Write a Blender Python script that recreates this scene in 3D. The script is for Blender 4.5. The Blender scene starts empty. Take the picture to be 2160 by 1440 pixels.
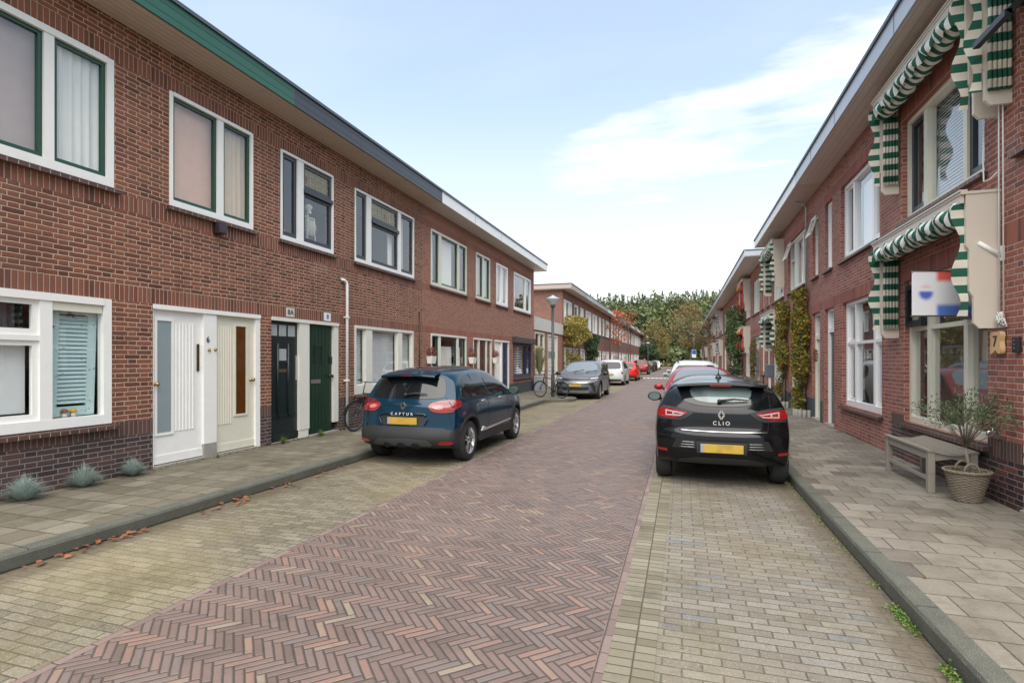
import bpy, bmesh, math, random
from mathutils import Vector, Matrix, noise
from mathutils.bvhtree import BVHTree
from mathutils.geometry import delaunay_2d_cdt
PI = math.pi
rnd = random.Random(7)
scene = bpy.context.scene
col = scene.collection

# ------------------------------------------------------------------ helpers
def tag(o, label=None, cat=None, group=None, kind=None):
    if label: o['label'] = label
    if cat: o['category'] = cat
    if group: o['group'] = group
    if kind: o['kind'] = kind
    return o

def empty(name, loc=(0, 0, 0), rz=0.0, label=None, cat=None, group=None):
    o = bpy.data.objects.new(name, None)
    o.empty_display_size = 0.2
    o.location = loc
    o.rotation_euler = (0, 0, rz)
    col.objects.link(o)
    o['_o'] = 1
    del o['_o']
    ORG[o.name] = Vector(loc)
    return tag(o, label, cat, group)
ORG = {}

class MB:
    """collects faces; build() links them as one mesh object"""
    def __init__(self):
        self.v = []; self.f = []; self.m = []; self.s = []
    def face(self, pts, m=0, s=False):
        n = len(self.v); self.v += [tuple(p) for p in pts]
        self.f.append(tuple(range(n, n + len(pts)))); self.m.append(m); self.s.append(s)
    def mesh(self, vs, fs, m=0, s=False):
        n = len(self.v); self.v += [tuple(p) for p in vs]
        for f in fs:
            self.f.append(tuple(i + n for i in f)); self.m.append(m); self.s.append(s)
        return self
    def box(self, x0, x1, y0, y1, z0, z1, m=0, bev=0.0):
        if x0 > x1: x0, x1 = x1, x0
        if y0 > y1: y0, y1 = y1, y0
        if z0 > z1: z0, z1 = z1, z0
        if bev > 0:
            bm = bmesh.new(); bmesh.ops.create_cube(bm, size=1)
            for v in bm.verts:
                v.co = Vector((x0 + (v.co.x + .5) * (x1 - x0), y0 + (v.co.y + .5) * (y1 - y0), z0 + (v.co.z + .5) * (z1 - z0)))
            bmesh.ops.bevel(bm, geom=bm.edges[:], offset=bev, segments=2, affect='EDGES', profile=.5)
            self.addbm(bm, m); return self
        v = [(x0, y0, z0), (x1, y0, z0), (x1, y1, z0), (x0, y1, z0), (x0, y0, z1), (x1, y0, z1), (x1, y1, z1), (x0, y1, z1)]
        return self.mesh(v, [(3, 2, 1, 0), (4, 5, 6, 7), (0, 1, 5, 4), (1, 2, 6, 5), (2, 3, 7, 6), (3, 0, 4, 7)], m)
    def addbm(self, bm, m=0, s=False):
        bm.verts.index_update()
        self.mesh([v.co[:] for v in bm.verts], [[v.index for v in f.verts] for f in bm.faces], m, s)
        bm.free(); return self
    def bar(self, p, q, w, h, m=0, up=(0, 0, 1)):
        p = Vector(p); q = Vector(q); d = (q - p).normalized(); u = Vector(up)
        sx = d.cross(u)
        if sx.length < 1e-4: sx = d.cross(Vector((1, 0, 0)))
        sx.normalize(); sy = sx.cross(d)
        vs = []
        for c in (p, q):
            for a, b in ((-1, -1), (1, -1), (1, 1), (-1, 1)): vs.append(c + sx * a * w / 2 + sy * b * h / 2)
        return self.mesh(vs, [(3, 2, 1, 0), (4, 5, 6, 7), (0, 1, 5, 4), (1, 2, 6, 5), (2, 3, 7, 6), (3, 0, 4, 7)], m)
    def tube(self, pts, r, n=8, m=0, cap=True, s=True, closed=False):
        pts = [Vector(p) for p in pts]; k = len(pts)
        rs = r if isinstance(r, (list, tuple)) else [r] * k
        vs = []; prev = None
        for i, p in enumerate(pts):
            if closed: d = pts[(i + 1) % k] - pts[i - 1]
            else: d = pts[min(i + 1, k - 1)] - pts[max(i - 1, 0)]
            if d.length < 1e-9: d = Vector((0, 0, 1))
            d.normalize()
            if prev is None:
                a = Vector((0, 0, 1)) if abs(d.z) < .9 else Vector((1, 0, 0))
                x = d.cross(a).normalized()
            else:
                x = (prev - d * prev.dot(d))
                x = x.normalized() if x.length > 1e-6 else d.orthogonal().normalized()
            prev = x; y = d.cross(x)
            for j in range(n):
                t = 2 * PI * j / n; vs.append(p + (x * math.cos(t) + y * math.sin(t)) * rs[i])
        fs = []
        for i in range(k if closed else k - 1):
            for j in range(n):
                a = i * n + j; b = i * n + (j + 1) % n; i2 = (i + 1) % k
                fs.append((a, b, i2 * n + (j + 1) % n, i2 * n + j))
        if cap and not closed:
            fs.append(tuple(range(n - 1, -1, -1))); fs.append(tuple((k - 1) * n + j for j in range(n)))
        return self.mesh(vs, fs, m, s)
    def lathe(self, prof, c=(0, 0, 0), axis='z', n=24, m=0, s=True, cap=False):
        """prof: list of (r, h)"""
        vs = []
        for r, h in prof:
            for j in range(n):
                t = 2 * PI * j / n; a, b = r * math.cos(t), r * math.sin(t)
                p = {'z': (a, b, h), 'y': (a, h, b), 'x': (h, a, b)}[axis]
                vs.append((p[0] + c[0], p[1] + c[1], p[2] + c[2]))
        fs = []
        for i in range(len(prof) - 1):
            for j in range(n):
                q = (i * n + j, i * n + (j + 1) % n, (i + 1) * n + (j + 1) % n, (i + 1) * n + j)
                fs.append(q)
        if cap:
            fs.append(tuple(range(n - 1, -1, -1))); fs.append(tuple((len(prof) - 1) * n + j for j in range(n)))
        return self.mesh(vs, fs, m, s)
    def prism(self, pts, fn, t0, t1, m=0, s=False):
        """outline pts (a,b) extruded along third axis: fn(a,b,t)->xyz"""
        n = len(pts)
        vs = [fn(a, b, t0) for a, b in pts] + [fn(a, b, t1) for a, b in pts]
        fs = [tuple(range(n - 1, -1, -1)), tuple(range(n, 2 * n))] + [(i, (i + 1) % n, n + (i + 1) % n, n + i) for i in range(n)]
        return self.mesh(vs, fs, m, s)
    def grid(self, fn, nu, nv, m=0, s=True):
        vs = [fn(i / nu, j / nv) for j in range(nv + 1) for i in range(nu + 1)]
        fs = [(j * (nu + 1) + i, j * (nu + 1) + i + 1, (j + 1) * (nu + 1) + i + 1, (j + 1) * (nu + 1) + i) for j in range(nv) for i in range(nu)]
        return self.mesh(vs, fs, m, s)
    def build(self, name, mats, parent=None, uv=True, fix=True, weld=0.0):
        if not isinstance(mats, (list, tuple)): mats = [mats]
        o = ORG.get(parent.name, Vector((0, 0, 0))) if parent else Vector((0, 0, 0))
        me = bpy.data.meshes.new(name)
        me.from_pydata([(x - o.x, y - o.y, z - o.z) for x, y, z in self.v], [], self.f)
        for k in mats: me.materials.append(k)
        me.polygons.foreach_set('material_index', [min(i, len(mats) - 1) for i in self.m])
        me.polygons.foreach_set('use_smooth', self.s)
        if uv:
            l = me.uv_layers.new(name='UVMap'); data = [0.0] * (2 * len(me.loops)); vv = self.v
            for p in me.polygons:
                nx, ny, nz = (abs(c) for c in p.normal)
                for li in p.loop_indices:
                    x, y, z = vv[me.loops[li].vertex_index]
                    if nx >= ny and nx >= nz: u, w = y, z
                    elif ny >= nz: u, w = x, z
                    else: u, w = x, y
                    data[2 * li] = u; data[2 * li + 1] = w
            l.data.foreach_set('uv', data)
        if fix or weld:
            bm = bmesh.new(); bm.from_mesh(me)
            if weld: bmesh.ops.remove_doubles(bm, verts=bm.verts[:], dist=weld)
            if fix: bmesh.ops.recalc_face_normals(bm, faces=bm.faces[:])
            bm.to_mesh(me); bm.free()
        ob = bpy.data.objects.new(name, me); col.objects.link(ob)
        if parent:
            ob.parent = parent
        ORG[ob.name] = o.copy()
        return ob

def kids(o): return [c for c in bpy.data.objects if c.parent == o]
KID = {}
def copy_tree(o, loc, rz=None, label=None, group=None):
    def cp(a, par):
        c = a.copy(); col.objects.link(c)
        if par: c.parent = par
        for ch in CH.get(a.name, []): cp(ch, c)
        return c
    CH = {}
    for b in bpy.data.objects:
        if b.parent: CH.setdefault(b.parent.name, []).append(b)
    r = cp(o, None); r.location = loc
    if rz is not None: r.rotation_euler = (0, 0, rz)
    if label: r['label'] = label
    if group: r['group'] = group
    return r

# ------------------------------------------------------------------ materials
class NT:
    def __init__(self, name):
        self.mat = bpy.data.materials.new(name); self.mat.use_nodes = True
        self.t = self.mat.node_tree; self.n = self.t.nodes; self.n.clear()
        self.out = self.n.new('ShaderNodeOutputMaterial')
    def L(self, a, b): self.t.links.new(a, b)
    def put(self, sock, v):
        if v is None: return
        if hasattr(v, 'default_value') or hasattr(v, 'links'): self.L(v, sock)
        else: sock.default_value = v
    def M(self, op, a=None, b=None, c=None, clamp=False):
        n = self.n.new('ShaderNodeMath'); n.operation = op; n.use_clamp = clamp
        for i, x in enumerate((a, b, c)):
            if x is not None: self.put(n.inputs[i], x)
        return n.outputs[0]
    def mix(self, f, a, b, blend='MIX'):
        n = self.n.new('ShaderNodeMix'); n.data_type = 'RGBA'; n.blend_type = blend
        self.put(n.inputs[0], f); self.put(n.inputs[6], c4(a)); self.put(n.inputs[7], c4(b)); return n.outputs[2]
    def mixf(self, f, a, b):
        n = self.n.new('ShaderNodeMix'); n.data_type = 'FLOAT'
        self.put(n.inputs[0], f); self.put(n.inputs[2], a); self.put(n.inputs[3], b); return n.outputs[0]
    def noise(self, vec=None, scale=5, detail=4, rough=.55, out=0):
        n = self.n.new('ShaderNodeTexNoise'); n.inputs['Scale'].default_value = scale
        n.inputs['Detail'].default_value = detail; n.inputs['Roughness'].default_value = rough
        if vec is not None: self.L(vec, n.inputs['Vector'])
        return n.outputs[out]
    def ramp(self, f, stops, mode='LINEAR'):
        n = self.n.new('ShaderNodeValToRGB'); r = n.color_ramp; r.interpolation = mode
        while len(r.elements) > 1: r.elements.remove(r.elements[-1])
        r.elements[0].position = stops[0][0]; r.elements[0].color = c4(stops[0][1])
        for p, cc in stops[1:]:
            e = r.elements.new(p); e.color = c4(cc)
        self.L(f, n.inputs[0]); return n.outputs[0]
    def uv(self): return self.n.new('ShaderNodeUVMap').outputs[0]
    def obj(self): return self.n.new('ShaderNodeTexCoord').outputs['Object']
    def sep(self, v):
        n = self.n.new('ShaderNodeSeparateXYZ'); self.L(v, n.inputs[0]); return n.outputs
    def comb(self, x=0, y=0, z=0):
        n = self.n.new('ShaderNodeCombineXYZ')
        for i, q in enumerate((x, y, z)): self.put(n.inputs[i], q)
        return n.outputs[0]
    def white(self, vec):
        n = self.n.new('ShaderNodeTexWhiteNoise'); n.noise_dimensions = '3D'; self.L(vec, n.inputs['Vector']); return n.outputs
    def vm(self, op, a, b=None, s=None):
        n = self.n.new('ShaderNodeVectorMath'); n.operation = op; self.put(n.inputs[0], a)
        if b is not None: self.put(n.inputs[1], b)
        if s is not None: self.put(n.inputs['Scale'], s)
        return n.outputs[0]
    def smooth(self, x, e0, e1):
        n = self.n.new('ShaderNodeMapRange'); n.interpolation_type = 'SMOOTHSTEP'; self.put(n.inputs[0], x)
        n.inputs[1].default_value = e0; n.inputs[2].default_value = e1; return n.outputs[0]
    def bump(self, h, dist=.01, strength=1.0):
        n = self.n.new('ShaderNodeBump'); n.inputs['Distance'].default_value = dist; n.inputs['Strength'].default_value = strength
        self.L(h, n.inputs['Height']); return n.outputs[0]
    def bsdf(self, color, rough=.5, metal=0.0, normal=None, coat=0.0, spec=None, **kw):
        n = self.n.new('ShaderNodeBsdfPrincipled')
        self.put(n.inputs['Base Color'], c4(color)); self.put(n.inputs['Roughness'], rough); self.put(n.inputs['Metallic'], metal)
        if normal is not None: self.L(normal, n.inputs['Normal'])
        if coat: n.inputs['Coat Weight'].default_value = coat; n.inputs['Coat Roughness'].default_value = .03
        if spec is not None: n.inputs['Specular IOR Level'].default_value = spec
        for k, v in kw.items(): self.put(n.inputs[k.replace('_', ' ')], v)
        self.L(n.outputs[0], self.out.inputs[0]); return n.outputs[0]

def c4(c):
    if isinstance(c, (tuple, list)): return (c[0], c[1], c[2], 1.0) if len(c) == 3 else tuple(c)
    return c

def mat_plain(name, c, rough=.5, metal=0, var=.12, scale=6, bump=0.0, coat=0, dirt=0.0, spec=None):
    t = NT(name); o = t.obj(); n = t.noise(o, scale, 5)
    k = t.mix(n, [x * (1 - var) for x in c], [min(1, x * (1 + var)) for x in c])
    if dirt:
        d = t.smooth(t.noise(o, 2.3, 6, .7), .5, .75)
        k = t.mix(t.M('MULTIPLY', d, dirt), k, (.12, .1, .075))
    nb = t.bump(t.noise(o, scale * 8, 4), .004, bump) if bump else None
    t.bsdf(k, t.mixf(n, rough * .85, min(1, rough * 1.15)), metal, nb, coat, spec); return t.mat

def masonry(name, A, B, h, off, mortar, cols, mcol, rough=.85, bump=.6, swap=False, wob=.006, big=None, bigamt=.3, edge=.004, dist=.008, weather=None, smear=0.0, streak=0.0, grime=0.0, gut=None, speck=0.0):
    t = NT(name); uv = t.uv()
    d = t.vm('SUBTRACT', t.noise(uv, 14, 2, .5, out=1), (.5, .5, .5))
    uvd = t.vm('ADD', uv, t.vm('SCALE', d, s=wob)); s = t.sep(uvd)
    u, v = (s[1], s[0]) if swap else (s[0], s[1])
    row = t.M('FLOOR', t.M('DIVIDE', v, h)); fv = t.M('SUBTRACT', v, t.M('MULTIPLY', row, h))
    par = t.M('FLOORED_MODULO', row, 2.0); x = t.M('ADD', u, t.M('MULTIPLY', par, off))
    k = t.M('FLOOR', t.M('DIVIDE', x, A + B)); fx = t.M('SUBTRACT', x, t.M('MULTIPLY', k, A + B))
    isB = t.M('GREATER_THAN', fx, A); loc = t.M('SUBTRACT', fx, t.M('MULTIPLY', isB, A))
    ln = t.M('ADD', A, t.M('MULTIPLY', isB, B - A))
    de = t.M('MINIMUM', t.M('MINIMUM', loc, t.M('SUBTRACT', ln, loc)), t.M('MINIMUM', fv, t.M('SUBTRACT', h, fv)))
    mask = t.smooth(de, mortar / 2 - edge * .6, mortar / 2 + edge * .6)
    w = t.white(t.comb(row, k, isB)); base = t.ramp(w[0], cols)
    fine = t.noise(uv, 60, 5, .65); bign = t.noise(uv, .55, 4, .6)
    base = t.mix(t.M('MULTIPLY', fine, .55), base, t.mix(1.0, base, (.42, .40, .40), 'MULTIPLY'))
    mc = t.mix(fine, [q * .75 for q in mcol], [min(1, q * 1.15) for q in mcol])
    c = t.mix(mask, mc, base)
    if smear:
        sm = t.M('MULTIPLY', t.smooth(t.noise(uv, 3.1, 5, .7), .45, .8), smear); c = t.mix(sm, c, mcol)
    if big is not None: c = t.mix(t.M('MULTIPLY', t.smooth(bign, .42, .68), bigamt), c, big)
    if weather is not None:
        bn = t.smooth(t.noise(uv, 1.7, 6, .7), .5, .78); c = t.mix(t.M('MULTIPLY', bn, weather[1]), c, weather[0])
    if streak:
        st = t.noise(t.comb(t.M('MULTIPLY', s[0], 3.0), t.M('MULTIPLY', s[1], .45), 0.0), 1.3, 6, .7)
        c = t.mix(t.M('MULTIPLY', t.smooth(st, .5, .72), streak), c, t.mix(1.0, c, (.45, .42, .40), 'MULTIPLY'))
        ef = t.noise(uv, .9, 5, .65); c = t.mix(t.M('MULTIPLY', t.smooth(ef, .62, .78), streak * .45), c, (.50, .42, .37))
    if grime:
        if speck:
            sk = t.smooth(t.noise(uv, 75, 3, .8), .56, .66); c = t.mix(t.M('MULTIPLY', sk, speck), c, (.46, .43, .36))
            sk = t.smooth(t.noise(uv, 52, 3, .8), .57, .68); c = t.mix(t.M('MULTIPLY', sk, speck), c, (.06, .05, .035))
        if gut:
            su = t.sep(uv)[0]; gd = t.M('ABSOLUTE', t.M('SUBTRACT', su, gut[0])); gn = t.noise(uv, 3.2, 7, .7)
            gm = t.M('SUBTRACT', 1.0, t.smooth(t.M('ADD', gd, t.M('MULTIPLY', t.M('SUBTRACT', gn, .5), gut[1] * 2.4)), gut[1] * .35, gut[1] * 1.2))
            c = t.mix(t.M('MULTIPLY', gm, .8), c, t.mix(t.noise(uv, 40, 4, .7), (.05, .037, .022), (.15, .115, .075)))
        g1 = t.noise(uv, 1.1, 8, .72); g2 = t.noise(uv, 7.0, 6, .75)
        c = t.mix(t.M('MULTIPLY', t.smooth(g1, .46, .70), grime), c, t.mix(1.0, c, (.48, .45, .38), 'MULTIPLY'))
        c = t.mix(t.M('MULTIPLY', t.smooth(g2, .50, .72), grime * .6), c, t.mix(1.0, c, (.45, .43, .40), 'MULTIPLY'))
        c = t.mix(t.M('MULTIPLY', t.M('MULTIPLY', t.M('SUBTRACT', 1.0, mask), t.smooth(t.noise(uv, 2.3, 4), .5, .62)), .6), c, (.07, .085, .02))
    hgt = t.M('ADD', t.smooth(de, 0.0, mortar / 2 + edge * 1.6), t.M('MULTIPLY', fine, .35))
    hgt = t.M('ADD', hgt, t.M('MULTIPLY', w[0], .2))
    t.bsdf(c, rough, 0, t.bump(hgt, dist, bump)); return t.mat

def herringbone(name, W, n, mortar, cols, mcol, bigc, rough=.6):
    t = NT(name); uv = t.uv()
    d = t.vm('SUBTRACT', t.noise(uv, 9, 2, .5, out=1), (.5, .5, .5)); s = t.sep(t.vm('ADD', uv, t.vm('SCALE', d, s=.008)))
    r2 = 1 / math.sqrt(2) / W
    x = t.M('MULTIPLY', t.M('SUBTRACT', s[0], s[1]), r2); y = t.M('MULTIPLY', t.M('ADD', s[0], s[1]), r2)
    ix, iy = t.M('FLOOR', x), t.M('FLOOR', y); fx, fy = t.M('SUBTRACT', x, ix), t.M('SUBTRACT', y, iy)
    dd = t.M('FLOORED_MODULO', t.M('SUBTRACT', ix, iy), 2.0 * n); hor = t.M('LESS_THAN', dd, n - .5)
    p = t.M('SUBTRACT', 2.0 * n - 1, dd)
    al = t.mixf(hor, t.M('ADD', p, fy), t.M('ADD', dd, fx)); ac = t.mixf(hor, fx, fy)
    de = t.M('MULTIPLY', t.M('MINIMUM', t.M('MINIMUM', al, t.M('SUBTRACT', float(n), al)), t.M('MINIMUM', ac, t.M('SUBTRACT', 1.0, ac))), W)
    idx = t.mixf(hor, ix, t.M('SUBTRACT', ix, dd)); idy = t.mixf(hor, t.M('SUBTRACT', iy, p), iy)
    mask = t.smooth(de, mortar / 2 - .002, mortar / 2 + .003); w = t.white(t.comb(idx, idy, hor))
    base = t.ramp(w[0], cols); fine = t.noise(uv, 55, 5, .65)
    base = t.mix(t.M('MULTIPLY', fine, .4), base, t.mix(1.0, base, (.5, .5, .5), 'MULTIPLY'))
    moss = t.smooth(t.noise(uv, 2.2, 5, .7), .58, .72)
    mc = t.mix(t.M('MULTIPLY', moss, .45), mcol, (.10, .11, .03))
    c = t.mix(mask, mc, base)
    g2 = t.noise(uv, 5.0, 7, .75); c = t.mix(t.M('MULTIPLY', t.smooth(g2, .48, .72), .5), c, t.mix(1.0, c, (.5, .48, .44), 'MULTIPLY'))
    big = t.smooth(t.noise(uv, .5, 5, .6), .4, .7); c = t.mix(t.M('MULTIPLY', big, .35), c, bigc)
    hgt = t.M('ADD', t.smooth(de, 0, mortar / 2 + .008), t.M('ADD', t.M('MULTIPLY', fine, .25), t.M('MULTIPLY', w[0], .35)))
    t.bsdf(c, t.mixf(big, rough - .08, rough + .12), 0, t.bump(hgt, .008, .8)); return t.mat

def mat_glass(name, tint=(.9, .95, .95), refl=1.0, rough=.01):
    t = NT(name); tr = t.n.new('ShaderNodeBsdfTransparent'); tr.inputs[0].default_value = c4(tint)
    gl = t.n.new('ShaderNodeBsdfGlossy'); gl.inputs[0].default_value = (.95, .97, 1, 1); gl.inputs[1].default_value = rough
    nb = t.bump(t.noise(t.obj(), .9, 2, .4), .02, .12); t.L(nb, gl.inputs['Normal'])
    g = t.n.new('ShaderNodeNewGeometry'); dp = t.n.new('ShaderNodeVectorMath'); dp.operation = 'DOT_PRODUCT'
    t.L(g.outputs['Normal'], dp.inputs[0]); t.L(g.outputs['Incoming'], dp.inputs[1])
    ca = t.M('SUBTRACT', 1.0, t.M('ABSOLUTE', dp.outputs['Value']), clamp=True)
    f = t.M('MULTIPLY', t.M('ADD', t.M('MULTIPLY', t.M('POWER', ca, 5.0), .9), .08), refl, clamp=True)
    mx = t.n.new('ShaderNodeMixShader'); t.L(f, mx.inputs[0]); t.L(tr.outputs[0], mx.inputs[1]); t.L(gl.outputs[0], mx.inputs[2])
    t.L(mx.outputs[0], t.out.inputs[0]); return t.mat

def mat_leaf(name, stops, rough=.55, trans=.25):
    t = NT(name); g = t.n.new('ShaderNodeNewGeometry')
    f = t.M('ADD', t.M('MULTIPLY', g.outputs['Random Per Island'], .6), t.M('MULTIPLY', t.noise(t.obj(), 1.6, 3), .55))
    c = t.ramp(t.M('SUBTRACT', f, .05), stops)
    p = t.n.new('ShaderNodeBsdfPrincipled'); t.L(c, p.inputs['Base Color']); p.inputs['Roughness'].default_value = rough
    tl = t.n.new('ShaderNodeBsdfTranslucent'); t.L(c, tl.inputs[0])
    mx = t.n.new('ShaderNodeMixShader'); mx.inputs[0].default_value = trans
    t.L(p.outputs[0], mx.inputs[1]); t.L(tl.outputs[0], mx.inputs[2]); t.L(mx.outputs[0], t.out.inputs[0]); return t.mat

def mat_stripe(name, c1, c2, period, axis=2, edgec=None):
    t = NT(name); s = t.sep(t.obj() if axis != 'uv' else t.uv())[axis if axis != 'uv' else 0]
    f = t.M('GREATER_THAN', t.M('FLOORED_MODULO', s, period), period * .5)
    n = t.noise(t.obj(), 20, 4)
    c = t.mix(f, c1, c2); c = t.mix(t.M('MULTIPLY', n, .25), c, t.mix(1.0, c, (.6, .6, .6), 'MULTIPLY'))
    t.bsdf(c, .85, 0, t.bump(n, .004, .3)); return t.mat

def carpaint(name, c, flake=0.0, rough=.3, wet=.0, coat=.35):
    t = NT(name); o = t.obj()
    n = t.noise(o, 900, 1); cc = t.mix(t.M('MULTIPLY', n, .35), c, [min(1, x * 1.8 + flake * .05) for x in c])
    dust = t.smooth(t.noise(o, 2.0, 5, .7), .45, .8); cc = t.mix(t.M('MULTIPLY', dust, .012), cc, (.3, .28, .25))
    nb = None
    if wet:
        vo = t.n.new('ShaderNodeTexVoronoi'); vo.inputs['Scale'].default_value = 95; t.L(o, vo.inputs['Vector'])
        msk = t.smooth(t.noise(o, 5, 4, .7), .45, .62)
        nb = t.bump(t.M('MULTIPLY', t.smooth(vo.outputs['Distance'], .0, .45), msk), .003, wet)
    b = t.bsdf(cc, rough, .2 if flake else 0.0, nb, coat, .18)
    return t.mat

# masonry materials
BL = [(0, (.12, .040, .026)), (.15, (.19, .060, .036)), (.5, (.25, .083, .047)), (.85, (.315, .110, .062)), (1, (.17, .066, .043))]
MORT = (.55, .41, .29)
m_brickL = masonry('brick_brown_red', .222, .118, .0625, .17, .0112, BL, MORT, wob=.012, big=(.09, .045, .035), bigamt=.25, weather=((.08, .055, .04), .3), bump=1.0, streak=.5)
m_soldL = masonry('brick_soldier_brown', 10., 10., .0635, 0, .011, BL, (.42, .31, .23), swap=True, wob=.008, big=(.09, .05, .04), bigamt=.25, bump=.8)
BC = [(0, (.21, .07, .038)), (.4, (.30, .10, .055)), (.8, (.36, .13, .07)), (1, (.23, .08, .05))]
m_brickC = masonry('brick_orange_red', .222, .118, .0625, .17, .0115, BC, (.47, .34, .27), wob=.008, big=(.32, .17, .12), bigamt=.3, streak=.35)
m_soldC = masonry('brick_soldier_orange', 10., 10., .0635, 0, .008, BC, (.35, .2, .15), swap=True, wob=.006, big=(.30, .13, .10), bigamt=.4, bump=.4)
BD = [(0, (.12, .046, .032)), (.5, (.19, .072, .048)), (1, (.23, .09, .06))]
m_brickD = masonry('brick_dark_terrace', .222, .118, .0625, .17, .0115, BD, (.30, .21, .17), wob=.006, big=(.13, .07, .055), bigamt=.3)
BR = [(0, (.23, .066, .044)), (.35, (.33, .10, .066)), (.7, (.39, .135, .088)), (.92, (.29, .105, .078)), (1, (.15, .06, .048))]
m_brickR = masonry('brick_red_smooth', .222, .118, .0625, .17, .0095, BR, (.45, .35, .29), wob=.004, big=(.36, .18, .14), bigamt=.3, bump=.5, weather=((.40, .28, .24), .25), streak=.4)
m_soldR = masonry('brick_soldier_red', 10., 10., .0635, 0, .006, BR, (.25, .14, .12), swap=True, wob=.004, big=(.34, .14, .115), bigamt=.45, bump=.35)
PD = [(0, (.045, .030, .030)), (.4, (.07, .042, .038)), (.8, (.095, .055, .048)), (1, (.12, .06, .05))]
m_plinth = masonry('brick_plinth_dark', .222, .118, .0625, .17, .0115, PD, (.24, .20, .175), wob=.008, bump=.8)
m_plinthS = masonry('brick_plinth_soldier', 10., 10., .0635, 0, .01, [(0, (.07, .038, .032)), (1, (.14, .065, .05))], (.22, .18, .15), swap=True, wob=.006)
m_plinthR = masonry('brick_plinth_wet', .222, .118, .0625, .17, .0115, [(0, (.035, .022, .024)), (.5, (.065, .033, .033)), (.85, (.12, .042, .036)), (1, (.2, .06, .045))], (.20, .17, .155), wob=.006, rough=.5)
m_sillbrick = masonry('brick_sill', 10., 10., .106, 0, .009, [(0, (.085, .045, .038)), (1, (.14, .065, .05))], (.36, .3, .26), swap=True, rough=.45)
m_slate = mat_plain('slate_plinth_grey', (.055, .062, .072), .7, var=.3, scale=14, bump=.5)
# paving
m_herr = herringbone('road_clinkers', .0510, 4, .0078, [(0, (.125, .090, .077)), (.3, (.165, .115, .098)), (.6, (.195, .132, .112)), (.82, (.160, .128, .118)), (.95, (.25, .148, .115)), (1, (.26, .215, .16))], (.058, .046, .034), (.180, .135, .115))
m_bay = masonry('parking_pavers_right', .212, .212, .083, .106, .009, [(0, (.17, .15, .12)), (.5, (.215, .193, .158)), (.88, (.245, .222, .182)), (.96, (.18, .18, .175)), (1, (.16, .165, .17))], (.075, .062, .04), rough=.75, wob=.004, big=(.25, .20, .115), bigamt=.4, weather=((.10, .08, .055), .35), dist=.007, grime=.7, gut=(1.41, .30), speck=.5)
m_bayL = masonry('parking_pavers_left', .212, .212, .083, .106, .0095, [(0, (.13, .11, .075)), (.5, (.178, .153, .107)), (1, (.23, .203, .145))], (.055, .046, .028), rough=.85, wob=.006, big=(.28, .23, .12), bigamt=.5, weather=((.075, .062, .04), .5), dist=.007, grime=.8, gut=(-5.10, .28), speck=.65)
m_tileR = masonry('pavement_tiles_right', .302, .302, .302, .151, .0115, [(0, (.18, .157, .125)), (.5, (.235, .208, .168)), (.88, (.285, .255, .205)), (.94, (.11, .095, .08)), (1, (.13, .11, .09))], (.05, .042, .03), rough=.72, wob=.003, big=(.20, .17, .125), bigamt=.4, weather=((.12, .105, .08), .4), dist=.005, grime=.8, speck=.25)
m_tileL = masonry('pavement_tiles_left', .302, .302, .302, .151, .014, [(0, (.145, .125, .085)), (.5, (.185, .162, .115)), (.9, (.215, .19, .14)), (1, (.26, .235, .18))], (.035, .032, .016), rough=.8, wob=.004, big=(.12, .11, .065), bigamt=.5, weather=((.085, .08, .045), .5), dist=.006, grime=.8, speck=.35)
def kerbmat():
    t = NT('kerb_stone'); uv = t.uv(); s = t.sep(uv)
    n = t.noise(uv, 3, 6, .7); f = t.noise(uv, 130, 3, .8)
    j = t.M('ABSOLUTE', t.M('SUBTRACT', t.M('FLOORED_MODULO', s[1], 1.0), .5)); j2 = t.smooth(j, .488, .497)
    c = t.mix(n, (.03, .032, .022), (.14, .138, .11)); c = t.mix(t.smooth(f, .55, .68), c, (.30, .29, .25))
    c = t.mix(t.M('MULTIPLY', j2, .8), c, (.02, .02, .015))
    t.bsdf(c, .7, 0, t.bump(t.M('SUBTRACT', f, j2), .006, .6)); return t.mat
m_kerb = kerbmat()
m_band = masonry('edge_band_clinkers', .206, .206, .09, 0, .007, [(0, (.17, .12, .105)), (.5, (.215, .155, .135)), (1, (.26, .19, .165))], (.06, .045, .035), swap=True, wob=.004, rough=.6)
m_bandB = masonry('edge_band_pavers', .26, .26, .083, 0, .008, [(0, (.15, .13, .085)), (.5, (.21, .185, .13)), (1, (.26, .235, .175))], (.06, .05, .03), wob=.005, weather=((.05, .045, .03), .6))
m_ground = mat_plain('ground_soil', (.10, .105, .05), .95, var=.4, scale=1.5)
# general
m_white = mat_plain('white_paint', (.82, .80, .755), .38, var=.04, dirt=.06)
m_upvc = mat_plain('white_upvc', (.83, .82, .80), .25, var=.02)
m_cream = mat_plain('cream_paint', (.68, .64, .52), .4, var=.05, dirt=.08)
m_offw = mat_plain('offwhite_paint', (.70, .68, .60), .45, var=.05, dirt=.12)
m_green = mat_plain('dark_green_paint', (.012, .06, .038), .3, var=.15)
m_anth = mat_plain('anthracite_paint', (.03, .036, .043), .35, var=.15)
m_black = mat_plain('black_paint', (.012, .014, .016), .4, var=.2)
m_navy = mat_plain('navy_paint', (.02, .025, .075), .35, var=.15)
m_doorblk = mat_plain('black_green_door_paint', (.010, .017, .018), .33, var=.3, bump=.15)
m_doorgrn = mat_plain('bottle_green_door_paint', (.007, .032, .017), .33, var=.35, bump=.2)
m_wooddk = mat_plain('brown_wood', (.075, .025, .015), .35, var=.3)
m_reddoor = mat_plain('red_door_paint', (.35, .03, .02), .4)
m_sage = mat_plain('sage_door_paint', (.55, .60, .45), .45)
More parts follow.
